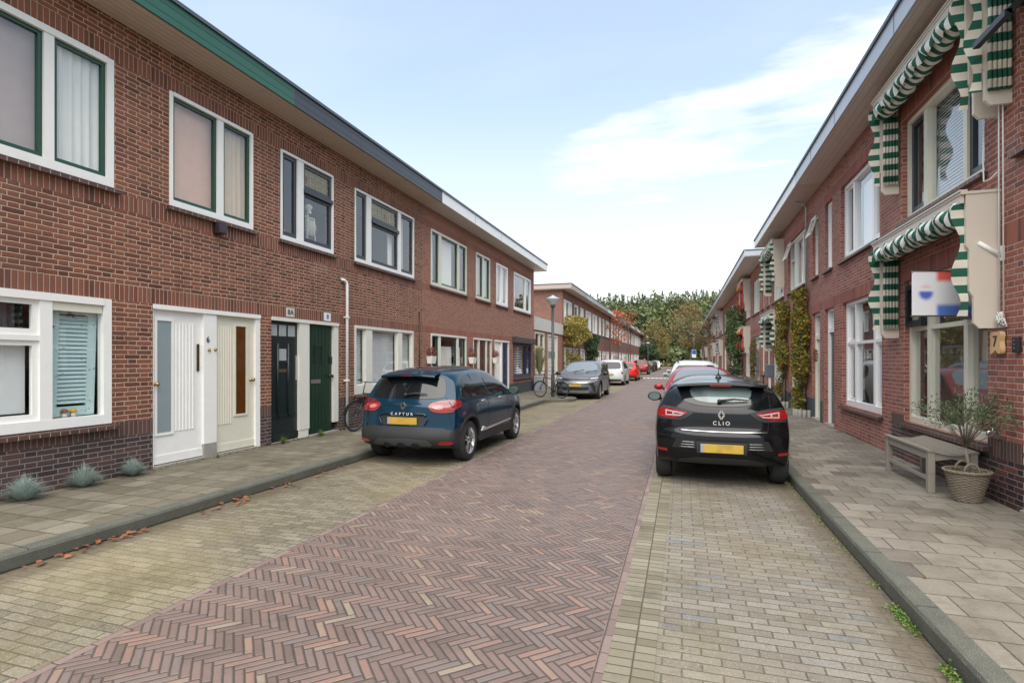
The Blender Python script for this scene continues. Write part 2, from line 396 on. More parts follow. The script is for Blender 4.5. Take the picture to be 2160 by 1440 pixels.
def planks(name, c, period=.1, axis=0, rough=.5, gap=.05, dark=.35):
    t = NT(name); s = t.sep(t.uv())[axis]; fr = t.M('FLOORED_MODULO', s, period)
    g = t.smooth(t.M('MINIMUM', fr, t.M('SUBTRACT', period, fr)), period * gap * .3, period * gap)
    n = t.noise(t.obj(), 8, 6, .7); cc = t.mix(n, [x * .82 for x in c], [min(1, x * 1.1) for x in c])
    cc = t.mix(g, [x * dark for x in c], cc); t.bsdf(cc, rough, 0, t.bump(g, .005, .6)); return t.mat
m_soffit = planks('soffit_boards', (.62, .51, .42), .095, 0, .45, .07, .45)
m_soffitR = planks('soffit_boards_pale', (.64, .56, .50), .12, 0, .35, .05, .5)
m_fgreen = planks('fascia_green_boards', (.016, .10, .066), .13, 1, .4, .06, .25)
m_fblack = planks('fascia_black_boards', (.035, .042, .058), .13, 1, .4, .06, .4)
m_fwhite = mat_plain('fascia_white', (.72, .73, .72), .4, var=.05, dirt=.1)
m_fbrown = mat_plain('fascia_taupe', (.38, .31, .27), .5, var=.08)
m_fgrey = mat_plain('fascia_zinc', (.42, .44, .47), .35, metal=.4, var=.1)
m_roof = mat_plain('roof_felt', (.035, .036, .04), .9, var=.3, bump=.4)
m_zinc = mat_plain('zinc_trim', (.10, .11, .13), .45, metal=.5, var=.15)
m_curt = mat_plain('curtain_white', (.80, .77, .70), .9, var=.06)
m_curtg = mat_plain('curtain_grey', (.22, .18, .19), .9, var=.1)
m_blind = mat_plain('blind_white', (.82, .82, .80), .5, var=.03)
m_room = mat_plain('room_plaster', (.50, .47, .43), .9, var=.05)
m_roompink = mat_plain('room_pink_plaster', (.78, .50, .40), .9, var=.05)
m_roomgrey = mat_plain('room_grey_plaster', (.50, .50, .49), .9, var=.05)
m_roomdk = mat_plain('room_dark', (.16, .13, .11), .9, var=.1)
m_glass = mat_glass('window_glass', (.95, .97, .97), 1.5)
m_frost = mat_plain('frosted_glass', (.25, .30, .31), .12, var=.05)
m_amber = mat_plain('amber_glass', (.10, .035, .008), .12, var=.3)
m_brass = mat_plain('brass', (.35, .24, .10), .3, metal=.9, var=.2)
m_steel = mat_plain('steel', (.55, .55, .55), .3, metal=1, var=.1)
m_conc = mat_plain('concrete', (.30, .28, .25), .9, var=.25, scale=12, bump=.4)
m_beige = mat_plain('awning_beige_board', (.62, .55, .46), .45, var=.03)
m_fabG = mat_stripe('awning_fabric_green_vertical', (.012, .105, .06), (.70, .64, .54), .185, 2)
m_fabGy = mat_stripe('awning_fabric_green_long', (.012, .105, .06), (.78, .76, .70), .16, 1)
m_fabN = mat_stripe('awning_fabric_navy', (.02, .02, .05), (.66, .64, .62), .2, 2)
m_fabRd = mat_plain('awning_fabric_red', (.42, .07, .05), .9, var=.2)
m_fabOr = mat_plain('awning_fabric_orange', (.62, .28, .13), .9, var=.2)
m_rope = mat_plain('white_rope', (.75, .73, .69), .8)
# ------------------------------------------------------------------ world frame: street along +Y, camera at origin
XL, XR = -7.12, 3.28
PZ = 0.13     # pavement height

class Side:
    def __init__(s, side): s.L = side == 'L'
    def x(s, d): return XL + d if s.L else XR - d
    def box(s, mb, d0, d1, y0, y1, z0, z1, m=0, bev=0): mb.box(s.x(d0), s.x(d1), y0, y1, z0, z1, m, bev); return mb
    def p(s, d, y, z): return (s.x(d), y, z)
SL, SR = Side('L'), Side('R')

def curtain(S, mb, y0, y1, z0, z1, d=-.2, amp=.03, waves=None, m=0):
    n = max(6, int((y1 - y0) / .02)); w = waves or max(2, (y1 - y0) / .11)
    ph = rnd.random() * 6
    mb.grid(lambda a, b: S.p(d + amp * math.sin(ph + a * w * 2 * PI + .5 * math.sin(a * 9 + b)) * (1 - .3 * b), y0 + a * (y1 - y0), z0 + b * (z1 - z0)), n, 3, m)

def blinds(S, mb, y0, y1, z0, z1, d=-.13, step=.045, tilt=1.0, m=0, w=.05):
    z = z0 + .02
    while z < z1:
        a, b = w / 2 * math.cos(tilt), w / 2 * math.sin(tilt)
        mb.face([S.p(d + a, y0, z - b), S.p(d + a, y1, z - b), S.p(d - a, y1, z + b), S.p(d - a, y0, z + b)], m)
        z += step

def window(S, house, y0, y1, z0, z1, mull=(), trans=None, frame=None, sash=None, sashcols=None, fw=.075, bw=.09, inside=(), sill='brick', detail=2, glass=None, name='window', wsash=.045, depth=None, opens=(), blindmat=None, tmat=None):
    """mull: list of (ya,yb) mullions; trans: {column: z}; sash colours per column"""
    frame = frame or m_white
    if depth is None: depth = 0.0 if S.L else -.085
    d0, d1 = -.10 + depth, .012 + depth
    mb = MB()
    S.box(mb, d0, d1, y0, y0 + fw, z0, z1); S.box(mb, d0, d1, y1 - fw, y1, z0, z1)
    S.box(mb, d0, d1 + .012, y0 + fw, y1 - fw, z1 - fw * .9, z1); S.box(mb, d0, d1, y0 + fw, y1 - fw, z0, z0 + bw)
    cols = []; a = y0 + fw
    for m0, m1 in mull:
        S.box(mb, d0, d1 - .004, m0, m1, z0 + bw, z1 - fw * .9); cols.append((a, m0)); a = m1
    cols.append((a, y1 - fw))
    trans = trans or {}
    lites = []; tb_ = []
    for i, (a, b) in enumerate(cols):
        lo, hi = z0 + bw, z1 - fw * .9
        if i in trans:
            zt = trans[i]
            if tmat: tb_.append((a, b, zt))
            else: S.box(mb, d0, d1 - .008, a, b, zt - .03, zt + .03)
            lites.append((i, a, b, lo, zt - .03)); lites.append((i, a, b, zt + .03, hi))
        else: lites.append((i, a, b, lo, hi))
    fr = mb.build(name, frame, house)
    for a, b, zt in tb_:
        q = MB(); S.box(q, d0, d1 + .03, a + .002, b - .002, zt - .045, zt + .03); q.build('transom', tmat, fr)
    mg = MB()
    for k, (i, a, b, lo, hi) in enumerate(lites):
        if k in opens: continue
        c = wsash if (sashcols is None or i in sashcols) else 0
        if c:
            ms = MB()
            e0, e1 = -.075 + depth, -.022 + depth
            S.box(ms, e0, e1, a, a + c, lo, hi); S.box(ms, e0, e1, b - c, b, lo, hi)
            S.box(ms, e0, e1, a + c, b - c, lo, lo + c * 1.25); S.box(ms, e0, e1, a + c, b - c, hi - c, hi)
            if detail > 0: ms.build('sash', sash or frame, fr)
        g = [S.p(-.05 + depth, yy, zz) for yy, zz in ((a + c, lo + c), (b - c, lo + c), (b - c, hi - c), (a + c, hi - c))]
        if not S.L: g.reverse()
        mg.face(g)
    if mg.f: mg.build('pane', glass or m_glass, fr, fix=False)
    if sill and detail > 0:
        sb = MB()
        if sill == 'brick':
            dd = .075; zz = z0
            vs = [(-.10, zz - .002), (dd, zz - .03), (dd, zz - .075), (-.0, zz - .075), (-.10, zz - .075)]
            sb.prism(vs, lambda a, b, t: S.p(a, t, b), y0 - .06, y1 + .06)
            sb.build('sill', m_sillbrick, fr)
        else:
            vs = [(-.10, z0 - .002), (.09, z0 - .02), (.09, z0 - .05), (-.10, z0 - .05)]
            sb.prism(vs, lambda a, b, t: S.p(a, t, b), y0 - .05, y1 + .05)
            sb.build('sill', m_zinc, fr)
    # what hangs behind the glass
    for it in inside:
        kind, a, b, lo, hi = it[:5]
        q = MB()
        if kind == 'curtain': curtain(S, q, a, b, lo, hi, (it[5] if len(it) > 5 else -.19) + depth); q.build('curtain', it[6] if len(it) > 6 else m_curt, fr)
        elif kind == 'blind': blinds(S, q, a, b, lo, hi, -.13 + depth, step=it[5] if len(it) > 5 else .045); q.build('blind', m_blind, fr)
        elif kind == 'flat': S.box(q, -.16 + depth, -.15 + depth, a, b, lo, hi); q.build('blind_or_lit_room_panel', it[5] if len(it) > 5 else m_blind, fr)  # flat panel: roller blind, and in house A's upper windows a painted lit room
    return fr

def wallmesh(S, y0, y1, z0, z1, holes, bands, ybreaks=(), plinth=None, rev=.2):
    """bands: [(za, zb, mat)]; plinth: fn(y)->list of bands overriding low z. One mesh, real openings with reveals"""
    ys = {y0, y1}; zs = {z0, z1}
    for h in holes: ys |= {h[0], h[1]}; zs |= {h[2], h[3]}
    for b in bands: zs |= {b[0], b[1]}
    ys |= set(ybreaks)
    ys = sorted(y for y in ys if y0 - 1e-6 <= y <= y1 + 1e-6); zs = sorted(z for z in zs if z0 - 1e-6 <= z <= z1 + 1e-6)
    mb = MB()
    for i in range(len(ys) - 1):
        for j in range(len(zs) - 1):
            cy, cz = (ys[i] + ys[i + 1]) / 2, (zs[j] + zs[j + 1]) / 2
            if any(h[0] < cy < h[1] and h[2] < cz < h[3] for h in holes): continue
            m = 0
            for b in bands:
                if b[0] < cz < b[1] and (len(b) < 5 or b[3] < cy < b[4]): m = b[2]
            q = [S.p(0, ys[i], zs[j]), S.p(0, ys[i + 1], zs[j]), S.p(0, ys[i + 1], zs[j + 1]), S.p(0, ys[i], zs[j + 1])]
            if not S.L: q.reverse()
            mb.face(q, m)
    def matat(z):
        m = 0
        for b in bands:
            if b[0] < z < b[1] and len(b) < 5: m = b[2]
        return 0 if m in (1, 3) else m
    for h in holes:
        a, b, lo, hi = h
        zz = sorted({lo, hi} | {z for z in zs if lo < z < hi})
        for k in range(len(zz) - 1):
            m = matat((zz[k] + zz[k + 1]) / 2)
            mb.face([S.p(0, a, zz[k]), S.p(0, a, zz[k + 1]), S.p(-rev, a, zz[k + 1]), S.p(-rev, a, zz[k])], m)
            mb.face([S.p(0, b, zz[k]), S.p(-rev, b, zz[k]), S.p(-rev, b, zz[k + 1]), S.p(0, b, zz[k + 1])], m)
        mb.face([S.p(0, a, hi), S.p(0, b, hi), S.p(-rev, b, hi), S.p(-rev, a, hi)], 1)
        mb.face([S.p(0, a, lo), S.p(-rev, a, lo), S.p(-rev, b, lo), S.p(0, b, lo)], 0)
    return mb

def roofslab(S, house, y0, y1, zt, over, fmat, smat, fh=.28, oy0=0, oy1=0, gut=True, endf=None):
    """flat projecting eave: soffit, fascia board, dark roof edge trim"""
    q = MB()
    S.box(q, -8.0, over - .03, y0 - oy0 + .03 * bool(oy0), y1 + oy1 - .03 * bool(oy1), zt + .002, zt + fh - .02)
    r = q.build('roof', m_roof, house)
    q = MB(); S.box(q, .002, over - .032, y0 - oy0, y1 + oy1, zt - .022, zt - .001)
    if oy0: S.box(q, -8.0, -.001, y0 - oy0, y0, zt - .022, zt - .001)
    if oy1: S.box(q, -8.0, -.001, y1, y1 + oy1, zt - .022, zt - .001)
    q.build('soffit', smat, r)
    q = MB(); S.box(q, over - .03, over, y0 - oy0, y1 + oy1, zt - .03, zt + fh)
    if oy0: S.box(q, -8.0, over - .031, y0 - oy0, y0 - oy0 + .03, zt - .03, zt + fh)
    if oy1: S.box(q, -8.0, over - .031, y1 + oy1 - .03, y1 + oy1, zt - .03, zt + fh)
    q.build('fascia', fmat, r)
    if gut:
        q = MB(); S.box(q, over - .06, over + .03, y0 - oy0, y1 + oy1, zt + fh + .001, zt + fh + .055)
        if oy1: S.box(q, -8.0, over - .061, y1 + oy1 - .05, y1 + oy1 + .02, zt + fh + .001, zt + fh + .055)
        if oy0: S.box(q, -8.0, over - .061, y0 - oy0 - .02, y0 - oy0 + .05, zt + fh + .001, zt + fh + .055)
        q.build('roof_trim', m_zinc, r)
    return r

def shell(S, house, y0, y1, zt, mats, mid=2.85, side0=False, side1=False, brick=None, pinkup=False):
    """rooms behind the windows; outer end walls where they can be seen"""
    q = MB()
    for k, (a, b) in enumerate(((.16, mid - .12), (mid + .12, zt - .25))):
        ya, yb = y0 + .06, y1 - .06
        P = lambda d, y, z: S.p(d, y, z)
        m = k if len(mats) > 1 else 0
        q.face([P(-.21, ya, a), P(-3.6, ya, a), P(-3.6, ya, b), P(-.21, ya, b)], m)
        q.face([P(-.21, yb, a), P(-.21, yb, b), P(-3.6, yb, b), P(-3.6, yb, a)], m)
        q.face([P(-3.6, ya, a), P(-3.6, yb, a), P(-3.6, yb, b), P(-3.6, ya, b)], m)
        q.face([P(-.21, ya, b), P(-3.6, ya, b), P(-3.6, yb, b), P(-.21, yb, b)], m)
        q.face([P(-.21, ya, a), P(-.21, yb, a), P(-3.6, yb, a), P(-3.6, ya, a)], m)
    q.build('interior', mats, house, fix=False)
    if side0 or side1:
        q = MB()
        for f, y in ((side0, y0), (side1, y1)):
            if f:
                S.box(q, -8.0, -.001, y if f and y == y0 else y - .2, y + .2 if y == y0 else y, 0.05, zt)
        q.build('end_wall', brick, house)

def door_simple(S, house, y0, y1, z0, z1, mat, frame=None, transom=None, glasspos=None, handle=True, fw=.07, name='door', recess=-.06, glassmat=None):
    frame = frame or m_offw
    q = MB(); dp = 0 if S.L else -.07; recess += dp; d0, d1 = -.12 + dp, dp
    S.box(q, d0, d1, y0, y0 + fw, z0, z1); S.box(q, d0, d1, y1 - fw, y1, z0, z1); S.box(q, d0, d1, y0 + fw, y1 - fw, z1 - fw, z1)
    top = z1 - fw
    if transom:
        S.box(q, d0, d1 - .01, y0 + fw, y1 - fw, transom, transom + .09)
    fr = q.build('door_frame', frame, house)
    if transom:
        g = MB(); S.box(g, -.07 + dp, -.06 + dp, y0 + fw, y1 - fw, transom + .09, top); g.build('pane', m_glass, fr); top = transom
    q = MB(); S.box(q, recess - .045, recess, y0 + fw, y1 - fw, z0 + .03, top, 0)
    dr = q.build(name, mat, house)
    q = MB(); S.box(q, -.15, .03, y0, y1, z0 - .02, z0 + .028); q.build('threshold', m_conc, fr)
    if glasspos:
        g = MB(); a, b, lo, hi = glasspos
        S.box(g, recess + .001, recess + .006, a, b, lo, hi); g.build('pane', glassmat or m_frost, dr)
        g = MB()
        for (p0, p1, q0, q1) in ((a - .03, a, lo - .03, hi + .03), (b, b + .03, lo - .03, hi + .03), (a, b, lo - .03, lo), (a, b, hi, hi + .03)):
            S.box(g, recess + .001, recess + .018, p0, p1, q0, q1)
        g.build('moulding', mat, dr)
    if handle:
        g = MB(); yh = y1 - fw - .07 if handle != 'l' else y0 + fw + .07
        g.lathe([(0, 0), (.028, 0), (.028, .01), (.012, .014), (.012, .04), (.03, .05), (.03, .07), (0, .08)] if S.L else [(0, 0), (.028, 0), (.028, -.01), (.012, -.014), (.012, -.04), (.03, -.05), (.03, -.07), (0, -.08)], c=S.p(recess, yh, 1.15), axis='x', n=12)
        g.build('handle', m_brass if handle is True else m_steel, dr)
    return dr

def text_mesh(name, body, size, loc, rot, mat, parent, ext=.003):
    cu = bpy.data.curves.new(name + '_c', 'FONT'); cu.body = body; cu.size = size; cu.extrude = ext; cu.align_x = 'CENTER'; cu.align_y = 'CENTER'
    ob = bpy.data.objects.new(name + '_c', cu); col.objects.link(ob)
    bpy.context.view_layer.update()
    dg = bpy.context.evaluated_depsgraph_get(); me = bpy.data.meshes.new_from_object(ob.evaluated_get(dg))
    me.name = name; bpy.data.objects.remove(ob); bpy.data.curves.remove(cu)
    me.materials.clear(); me.materials.append(mat)
    o = ORG.get(parent.name, Vector((0, 0, 0)))
    M = Matrix.Translation(Vector(loc) - o) @ rot
    me.transform(M)
    r = bpy.data.objects.new(name, me); col.objects.link(r); r.parent = parent; return r
ROT_L = Matrix(((0, 0, 1, 0), (1, 0, 0, 0), (0, 1, 0, 0), (0, 0, 0, 1)))       # faces +X, text runs +Y
ROT_R = Matrix(((0, 0, -1, 0), (-1, 0, 0, 0), (0, 1, 0, 0), (0, 0, 0, 1)))     # faces -X, text runs -Y
ROT_B = Matrix(((1, 0, 0, 0), (0, 0, -1, 0), (0, 1, 0, 0), (0, 0, 0, 1)))      # faces -Y, text runs +X

# ------------------------------------------------------------------ ground
def sheet(name, y0, y1, x0, x1, z, mat, kind='structure', side=None, ny=1):
    mb = MB()
    for i in range(ny):
        a = y0 + (y1 - y0) * i / ny; b = y0 + (y1 - y0) * (i + 1) / ny
        mb.face([(x0, a, z), (x1, a, z), (x1, b, z), (x0, b, z)])
    o = mb.build(name, mat, fix=False); return tag(o, kind=kind)
YE = 118.0
sheet('ground', -60, 420, -260, 260, -.03, m_ground)
sheet('road', -8, YE + 4, -3.27, -.46, 0, m_herr)
q = MB(); q.face([(-.46, -8, .001), (-.40, -8, .001), (-.40, YE, .001), (-.46, YE, .001)]); q.face([(-3.33, -8, .001), (-3.27, -8, .001), (-3.27, YE, .001), (-3.33, YE, .001)])
tag(q.build('road_edge_band', m_band, fix=False), kind='structure')
q = MB(); q.face([(-.40, -8, 0), (-.14, -8, 0), (-.14, YE, 0), (-.40, YE, 0)])
tag(q.build('road_edge_strip', m_bandB, fix=False), kind='structure')
sheet('parking_lane', -8, YE, -.14, 1.41, -.004, m_bay)
sheet('parking_lane', -8, YE, -5.10, -3.33, -.004, m_bayL)
sheet('cross_street', YE, YE + 9, -60, 60, -.008, m_bay)
def kerb(name, pts, w=.15, h=PZ):
    """pts: (x,y) front edge, kerb body lies to the left of travel direction"""
    mb = MB(); prof = [(0, -.03), (.0, h - .03), (.012, h - .008), (.03, h), (w, h), (w, -.03)]
    for i in range(len(pts) - 1):
        pass
    n = len(pts); off = []
    for i, (x, y) in enumerate(pts):
        a = Vector(pts[max(i - 1, 0)]); b = Vector(pts[min(i + 1, n - 1)]); d = (b - a).normalized(); off.append(Vector((-d.y, d.x)))
    vs = []
    for (x, y), o in zip(pts, off):
        for s, z in prof: vs.append((x + o.x * s, y + o.y * s, z))
    k = len(prof)
    fs = [(i * k + j, (i + 1) * k + j, (i + 1) * k + j + 1, i * k + j + 1) for i in range(n - 1) for j in range(k - 1)]
    mb.mesh(vs, fs, 0, False); return tag(mb.build(name, m_kerb), kind='structure')
lk = [(-5.10, y) for y in range(-8, 20)] + [(-5.10, 20.0), (-5.06, 20.35), (-4.9, 20.62), (-4.6, 20.8), (-4.3, 20.95), (-4.12, 21.25), (-4.1, 21.7), (-4.25, 22.05), (-4.6, 22.3), (-4.95, 22.5), (-5.10, 22.9)] + [(-5.10, y) for y in range(24, 46)]
lk += [(-5.0, 46.3), (-4.4, 46.8), (-3.6, 47.4), (-3.3, 48.2), (-3.3, 49.5), (-3.6, 50.2), (-4.4, 50.7), (-5.0, 51.2)] + [(-5.1, y) for y in range(52, 119, 3)]
kerb('kerb', lk)
rk = [(1.40, y) for y in range(-8, 119, 2)]
kerb('kerb', [(x, y) for x, y in reversed(rk)], w=.135)
sheet('pavement', -8, YE, -7.25, -5.22, PZ - .003, m_tileL)
sheet('pavement', -8, YE, 1.53, 3.5, PZ - .003, m_tileR)
q = MB()
for b in ((20.0, 22.9), (46.0, 51.2)):
    ps = [(x, y) for x, y in lk if b[0] <= y <= b[1]]
    c = Vector((-5.2, (b[0] + b[1]) / 2)); pp = [(-5.23, b[0] + .01)] + [tuple(Vector(p).lerp(c, .07)) for p in ps] + [(-5.23, b[1])]
    q.face([(x, y, PZ - .006) for x, y in pp])
tag(q.build('pavement', m_tileL, fix=False), kind='structure')
q = MB()  # hump marking
for i in range(8):
    q.face([(-3.3 + i * .36, 49.0, .005), (-3.12 + i * .36, 49.0, .005), (-3.12 + i * .36, 50.0, .005), (-3.3 + i * .36, 50.0, .005)])
q.face([(-3.3, 50.1, .0055), (-.4, 50.1, .0055), (-.4, 50.5, .0055), (-3.3, 50.5, .0055)])
tag(q.build('road_marking', mat_plain('road_paint', (.75, .75, .72), .6), fix=False), kind='structure')

# ------------------------------------------------------------------ houses, left row
ZT = 6.18
def house_root(S, y0, label, name='brick_house'):
    return empty(name, (S.x(0), y0, 0), 0, label, 'house')
G = {'row': 'terraced brick houses along the street'}
def bandsL(y0, y1): return [(2.47, 2.68, 1), (3.68, 3.885, 1), (5.60, 5.81, 1)]

# --- house A
hA = house_root(SL, 1.7, 'brown-red brick house with green painted fascia and white door numbered 6'); hA['group'] = G['row']
holes = [(2.2, 5.10, .85, 2.465), (5.68, 7.70, .14, 2.465), (2.27, 5.13, 3.93, 5.60), (5.93, 7.53, 3.93, 5.60)]
bands = bandsL(0, 0) + [(PZ - .1, .66, 2), (.66, .845, 3)]
wallmesh(SL, 1.7, 7.835, 0.0, ZT, holes, bands).build('wall', [m_brickL, m_soldL, m_plinth, m_plinthS], hA, fix=False)
roofslab(SL, hA, 1.7, 7.835, ZT, .62, m_fgreen, m_soffit)
shell(SL, hA, 1.7, 7.835, ZT, [m_roomdk, m_roompink], side0=True, brick=m_brickL)
window(SL, hA, 2.27, 5.13, 3.93, 5.60, mull=[(3.0, 3.1), (4.32, 4.43)], sash=m_green, inside=[('curtain', 4.47, 5.02, 3.97, 5.5, -.13), ('curtain', 2.3, 2.9, 3.97, 5.5), ('flat', 3.1, 4.32, 3.97, 5.5, mat_plain('lit_room_dusky_pink', (.46, .34, .30), .8))], fw=.09, bw=.11)  # dusky pink panel added behind the glass, its colour stands for the lit room
window(SL, hA, 5.93, 7.53, 3.93, 5.60, mull=[(6.78, 6.90)], sash=m_green, inside=[('curtain', 6.98, 7.5, 3.97, 5.5, -.14, mat_plain('curtain_sand', (.66, .50, .34), .9)), ('flat', 5.98, 6.80, 3.97, 5.55, mat_plain('lit_room_salmon', (.74, .44, .31), .8))], fw=.06, bw=.09)  # salmon panel is added too, painting the bright room in flat colour
w = window(SL, hA, 2.2, 5.10, .85, 2.465, mull=[(2.92, 3.05), (4.28, 4.41)], trans={0: 1.95, 1: 1.93}, sash=m_white, wsash=.06, sashcols=[0, 1], inside=[('curtain', 3.1, 4.2, 1.0, 2.4, -.3, m_curtg), ('flat', 3.08, 4.22, 1.06, 1.86)], fw=.10, bw=.12)
q = MB(); SL.box(q, -.045, -.005, 4.42, 4.99, 2.27, 2.37); q.build('ventilation_grille', m_cream, w)
# leaning light-blue louvred shutter behind the glass
sh = empty('wooden_shutter', (SL.x(-.2), 4.7, 1.0), 0, 'peeling light blue louvred shutter leaning inside the window by the white door', 'shutter')
def shutmat():
    t = NT('peeling_blue_paint'); o = t.obj(); n = t.noise(o, 7, 6, .75); f = t.smooth(n, .60, .64)
    c = t.mix(t.noise(o, 3, 3), (.50, .66, .66), (.64, .78, .76)); c = t.mix(f, c, (.16, .12, .09)); t.bsdf(c, .6, 0, t.bump(n, .003, .4)); return t.mat
msh = shutmat()
q = MB(); lean = .04
for a, b in ((4.43, 4.53), (4.88, 4.985)):
    q.prism([(a, .98), (b, .98), (b + lean, 2.33), (a + lean, 2.33)], lambda y, z, t: (SL.x(t), y - (.02 if a > 4.6 else 0), z), -.16, -.12)
q.box(SL.x(-.16), SL.x(-.12), 4.53, 4.86, .98, 1.10); q.box(SL.x(-.16), SL.x(-.12), 4.57, 4.90, 2.24, 2.33)
q.build('stile', msh, sh)
q = MB(); z = 1.13
while z < 2.22:
    t = (z - 1) / 1.3 * lean
    q.mesh([(SL.x(-.152), 4.53 + t, z + .048), (SL.x(-.152), 4.87 + t, z + .048), (SL.x(-.125), 4.87 + t, z), (SL.x(-.125), 4.53 + t, z), (SL.x(-.15), 4.53 + t, z + .056), (SL.x(-.15), 4.87 + t, z + .056), (SL.x(-.12), 4.87 + t, z + .01), (SL.x(-.12), 4.53 + t, z + .01)], [(0, 1, 2, 3), (4, 5, 6, 7), (0, 1, 5, 4), (3, 2, 6, 7)])
    z += .052
q.build('louvre', msh, sh)
for yy, cc, nm in ((4.60, (.28, .10, .04), 'brown'), (4.70, (.75, .42, .05), 'yellow')):
    m = empty('mushroom_ornament', (SL.x(-.09), yy, .98), 0, 'small %s capped mushroom ornament on the ground floor windowsill' % nm, 'ornament', 'mushroom ornaments')
    MB().lathe([(0, 0), (.028, 0), (.025, .03), (.018, .06), (0, .06)], (SL.x(-.09), yy, .975)).build('stem', m_curt, m)
    MB().lathe([(0, .1), (.02, .097), (.038, .08), (.042, .06), (.02, .055), (0, .06)], (SL.x(-.09), yy, .975)).build('cap', mat_plain('cap_' + nm, cc, .3), m)

# double door of house A
q = MB(); S = SL
S.box(q, -.12, .02, 5.68, 7.70, 2.40, 2.465); S.box(q, -.12, .0, 6.53, 6.77, .36, 2.399); S.box(q, -.12, .0, 7.60, 7.70, .14, 2.399); S.box(q, -.12, -.01, 5.68, 5.70, .14, 2.399)
frA = q.build('door_frame', m_white, hA)
q = MB(); S.box(q, -.12, .003, 6.53, 6.77, .10, .359); S.box(q, -.2, .04, 5.68, 6.529, .08, .165); S.box(q, -.2, .04, 6.771, 7.6, .08, .165); q.build('door_stone', m_conc, frA)
def plank_door(y0, y1, mat, gl, grooves, glm, name, knob, slot):
    q = MB(); S.box(q, -.085, -.045, y0, y1, .18, 2.40)
    S.box(q, -.044, -.03, y0, y1, .18, .30)
    g0, g1 = grooves; n = 6
    for k in range(n):   # reeded boards
        a = g0 + (g1 - g0) * k / n; b = g0 + (g1 - g0) * (k + 1) / n
        q.prism([(a + .006, -.044), (a + .016, -.034), (b - .016, -.034), (b - .006, -.044)], lambda y, d, t: S.p(d, y, t), .62, 2.22)
    d = q.build(name, mat, hA)
    a, b, lo, hi = gl
    q = MB(); S.box(q, -.044, -.04, a, b, lo, hi); q.build('pane', glm, d)
    q = MB()
    for r in ((a - .035, a, lo - .035, hi + .035), (b, b + .035, lo - .035, hi + .035), (a, b, lo - .035, lo), (a, b, hi, hi + .035)): S.box(q, -.0445, -.028, *r)
    q.build('moulding', mat, d)
    q = MB(); q.lathe([(0, 0), (.03, 0), (.03, .01), (.012, .014), (.012, .045), (.032, .06), (.032, .078), (0, .09)], c=S.p(-.045, knob, 1.33), axis='x', n=14); q.build('knob', m_brass, d)
    if slot:
        q = MB(); S.box(q, -.044, -.028, *slot[:2], *slot[2:], bev=.004); q.build('letter_slot', mat_plain('bronze', (.12, .085, .05), .4, .7), d)
    return d
plank_door(5.70, 6.53, m_white, (5.77, 6.00, .62, 2.24), (6.06, 6.40), m_frost, 'door', 5.735, (6.43, 6.475, 1.50, 1.92))
plank_door(6.77, 7.60, m_cream, (7.19, 7.41, .76, 2.24), (6.83, 7.12), m_amber, 'door', 7.52, None)
text_mesh('number', '6', .13, S.p(.006, 6.60, 1.99), ROT_L, m_navy, frA)
q = MB(); q.lathe([(0, 0), (.026, 0), (.026, .012), (.014, .02), (.014, .03), (0, .03)], c=S.p(0, 6.62, 1.83), axis='x', n=12); q.build('bell_push', m_brass, frA)
q = MB(); q.lathe([(0, 0), (.026, 0), (.026, .012), (.014, .02), (.014, .03), (0, .03)], c=S.p(0, 6.74, 1.84), axis='x', n=12)
q.build('bell_push', m_brass, frA)
# outdoor lamp box
lb = empty('wall_lamp', S.p(.1, 6.77, 3.76), 0, 'small black square lamp fixed under the pink room window', 'wall lamp')
q = MB(); S.box(q, .0, .05, 6.70, 6.83, 3.68, 3.88, bev=.01); q.build('bracket', m_black, lb)
q = MB(); S.box(q, .051, .15, 6.69, 6.84, 3.69, 3.87, bev=.012); q.build('housing', mat_plain('worn_black', (.04, .03, .035), .35, var=.6, scale=20), lb)

# --- house B
hB = house_root(SL, 7.835, 'brown-red brick house with dark fascia, black and green front doors and leaded upper windows'); hB['group'] = G['row']
holes = [(7.97, 9.97, .14, 2.465), (10.56, 13.38, .88, 2.465), (8.20, 9.79, 3.93, 5.60), (10.57, 13.41, 3.93, 5.60)]
wallmesh(SL, 7.835, 13.95, 0.0, ZT, holes, bands).build('wall', [m_brickL, m_soldL, m_plinth, m_plinthS], hB, fix=False)
roofslab(SL, hB, 7.835, 13.95, ZT, .62, m_fblack, m_soffit)
shell(SL, hB, 7.835, 13.95, ZT, [m_roomdk, m_roomgrey])
m_leadg = None
def leaded(S, fr, a, b, lo, hi, depth=-.046, n=4, rows=3):
    t = NT('leaded_glass'); uv = t.uv(); s = t.sep(uv)
    t.bsdf(t.ramp(t.white(t.comb(t.M('FLOOR', t.M('DIVIDE', s[0], .17)), t.M('FLOOR', t.M('DIVIDE', s[1], .13)), 0.0))[0], [(0, (.22, .19, .10)), (.75, (.27, .24, .15)), (.86, (.20, .05, .03))], 'CONSTANT'), .15)
    q = MB(); q.face([S.p(depth, a, lo), S.p(depth, b, lo), S.p(depth, b, hi), S.p(depth, a, hi)]); q.build('leaded_pane', t.mat, fr)
    q = MB()
    for k in range(1, n): y = a + (b - a) * k / n; S.box(q, depth + .001, depth + .008, y - .004, y + .004, lo, hi)
    for k in range(1, rows): z = lo + (hi - lo) * k / rows; S.box(q, depth + .001, depth + .007, a, b, z - .004, z + .004)
    q.build('lead_strip', mat_plain('lead', (.5, .48, .42), .5), fr)
w = window(SL, hB, 8.20, 9.79, 3.93, 5.60, mull=[(8.66, 8.84)], trans={1: 5.02}, sash=m_anth, inside=[], fw=.05, bw=.08, tmat=m_anth, wsash=.07)
leaded(SL, w, 8.90, 9.68, 5.10, 5.50, -.048)
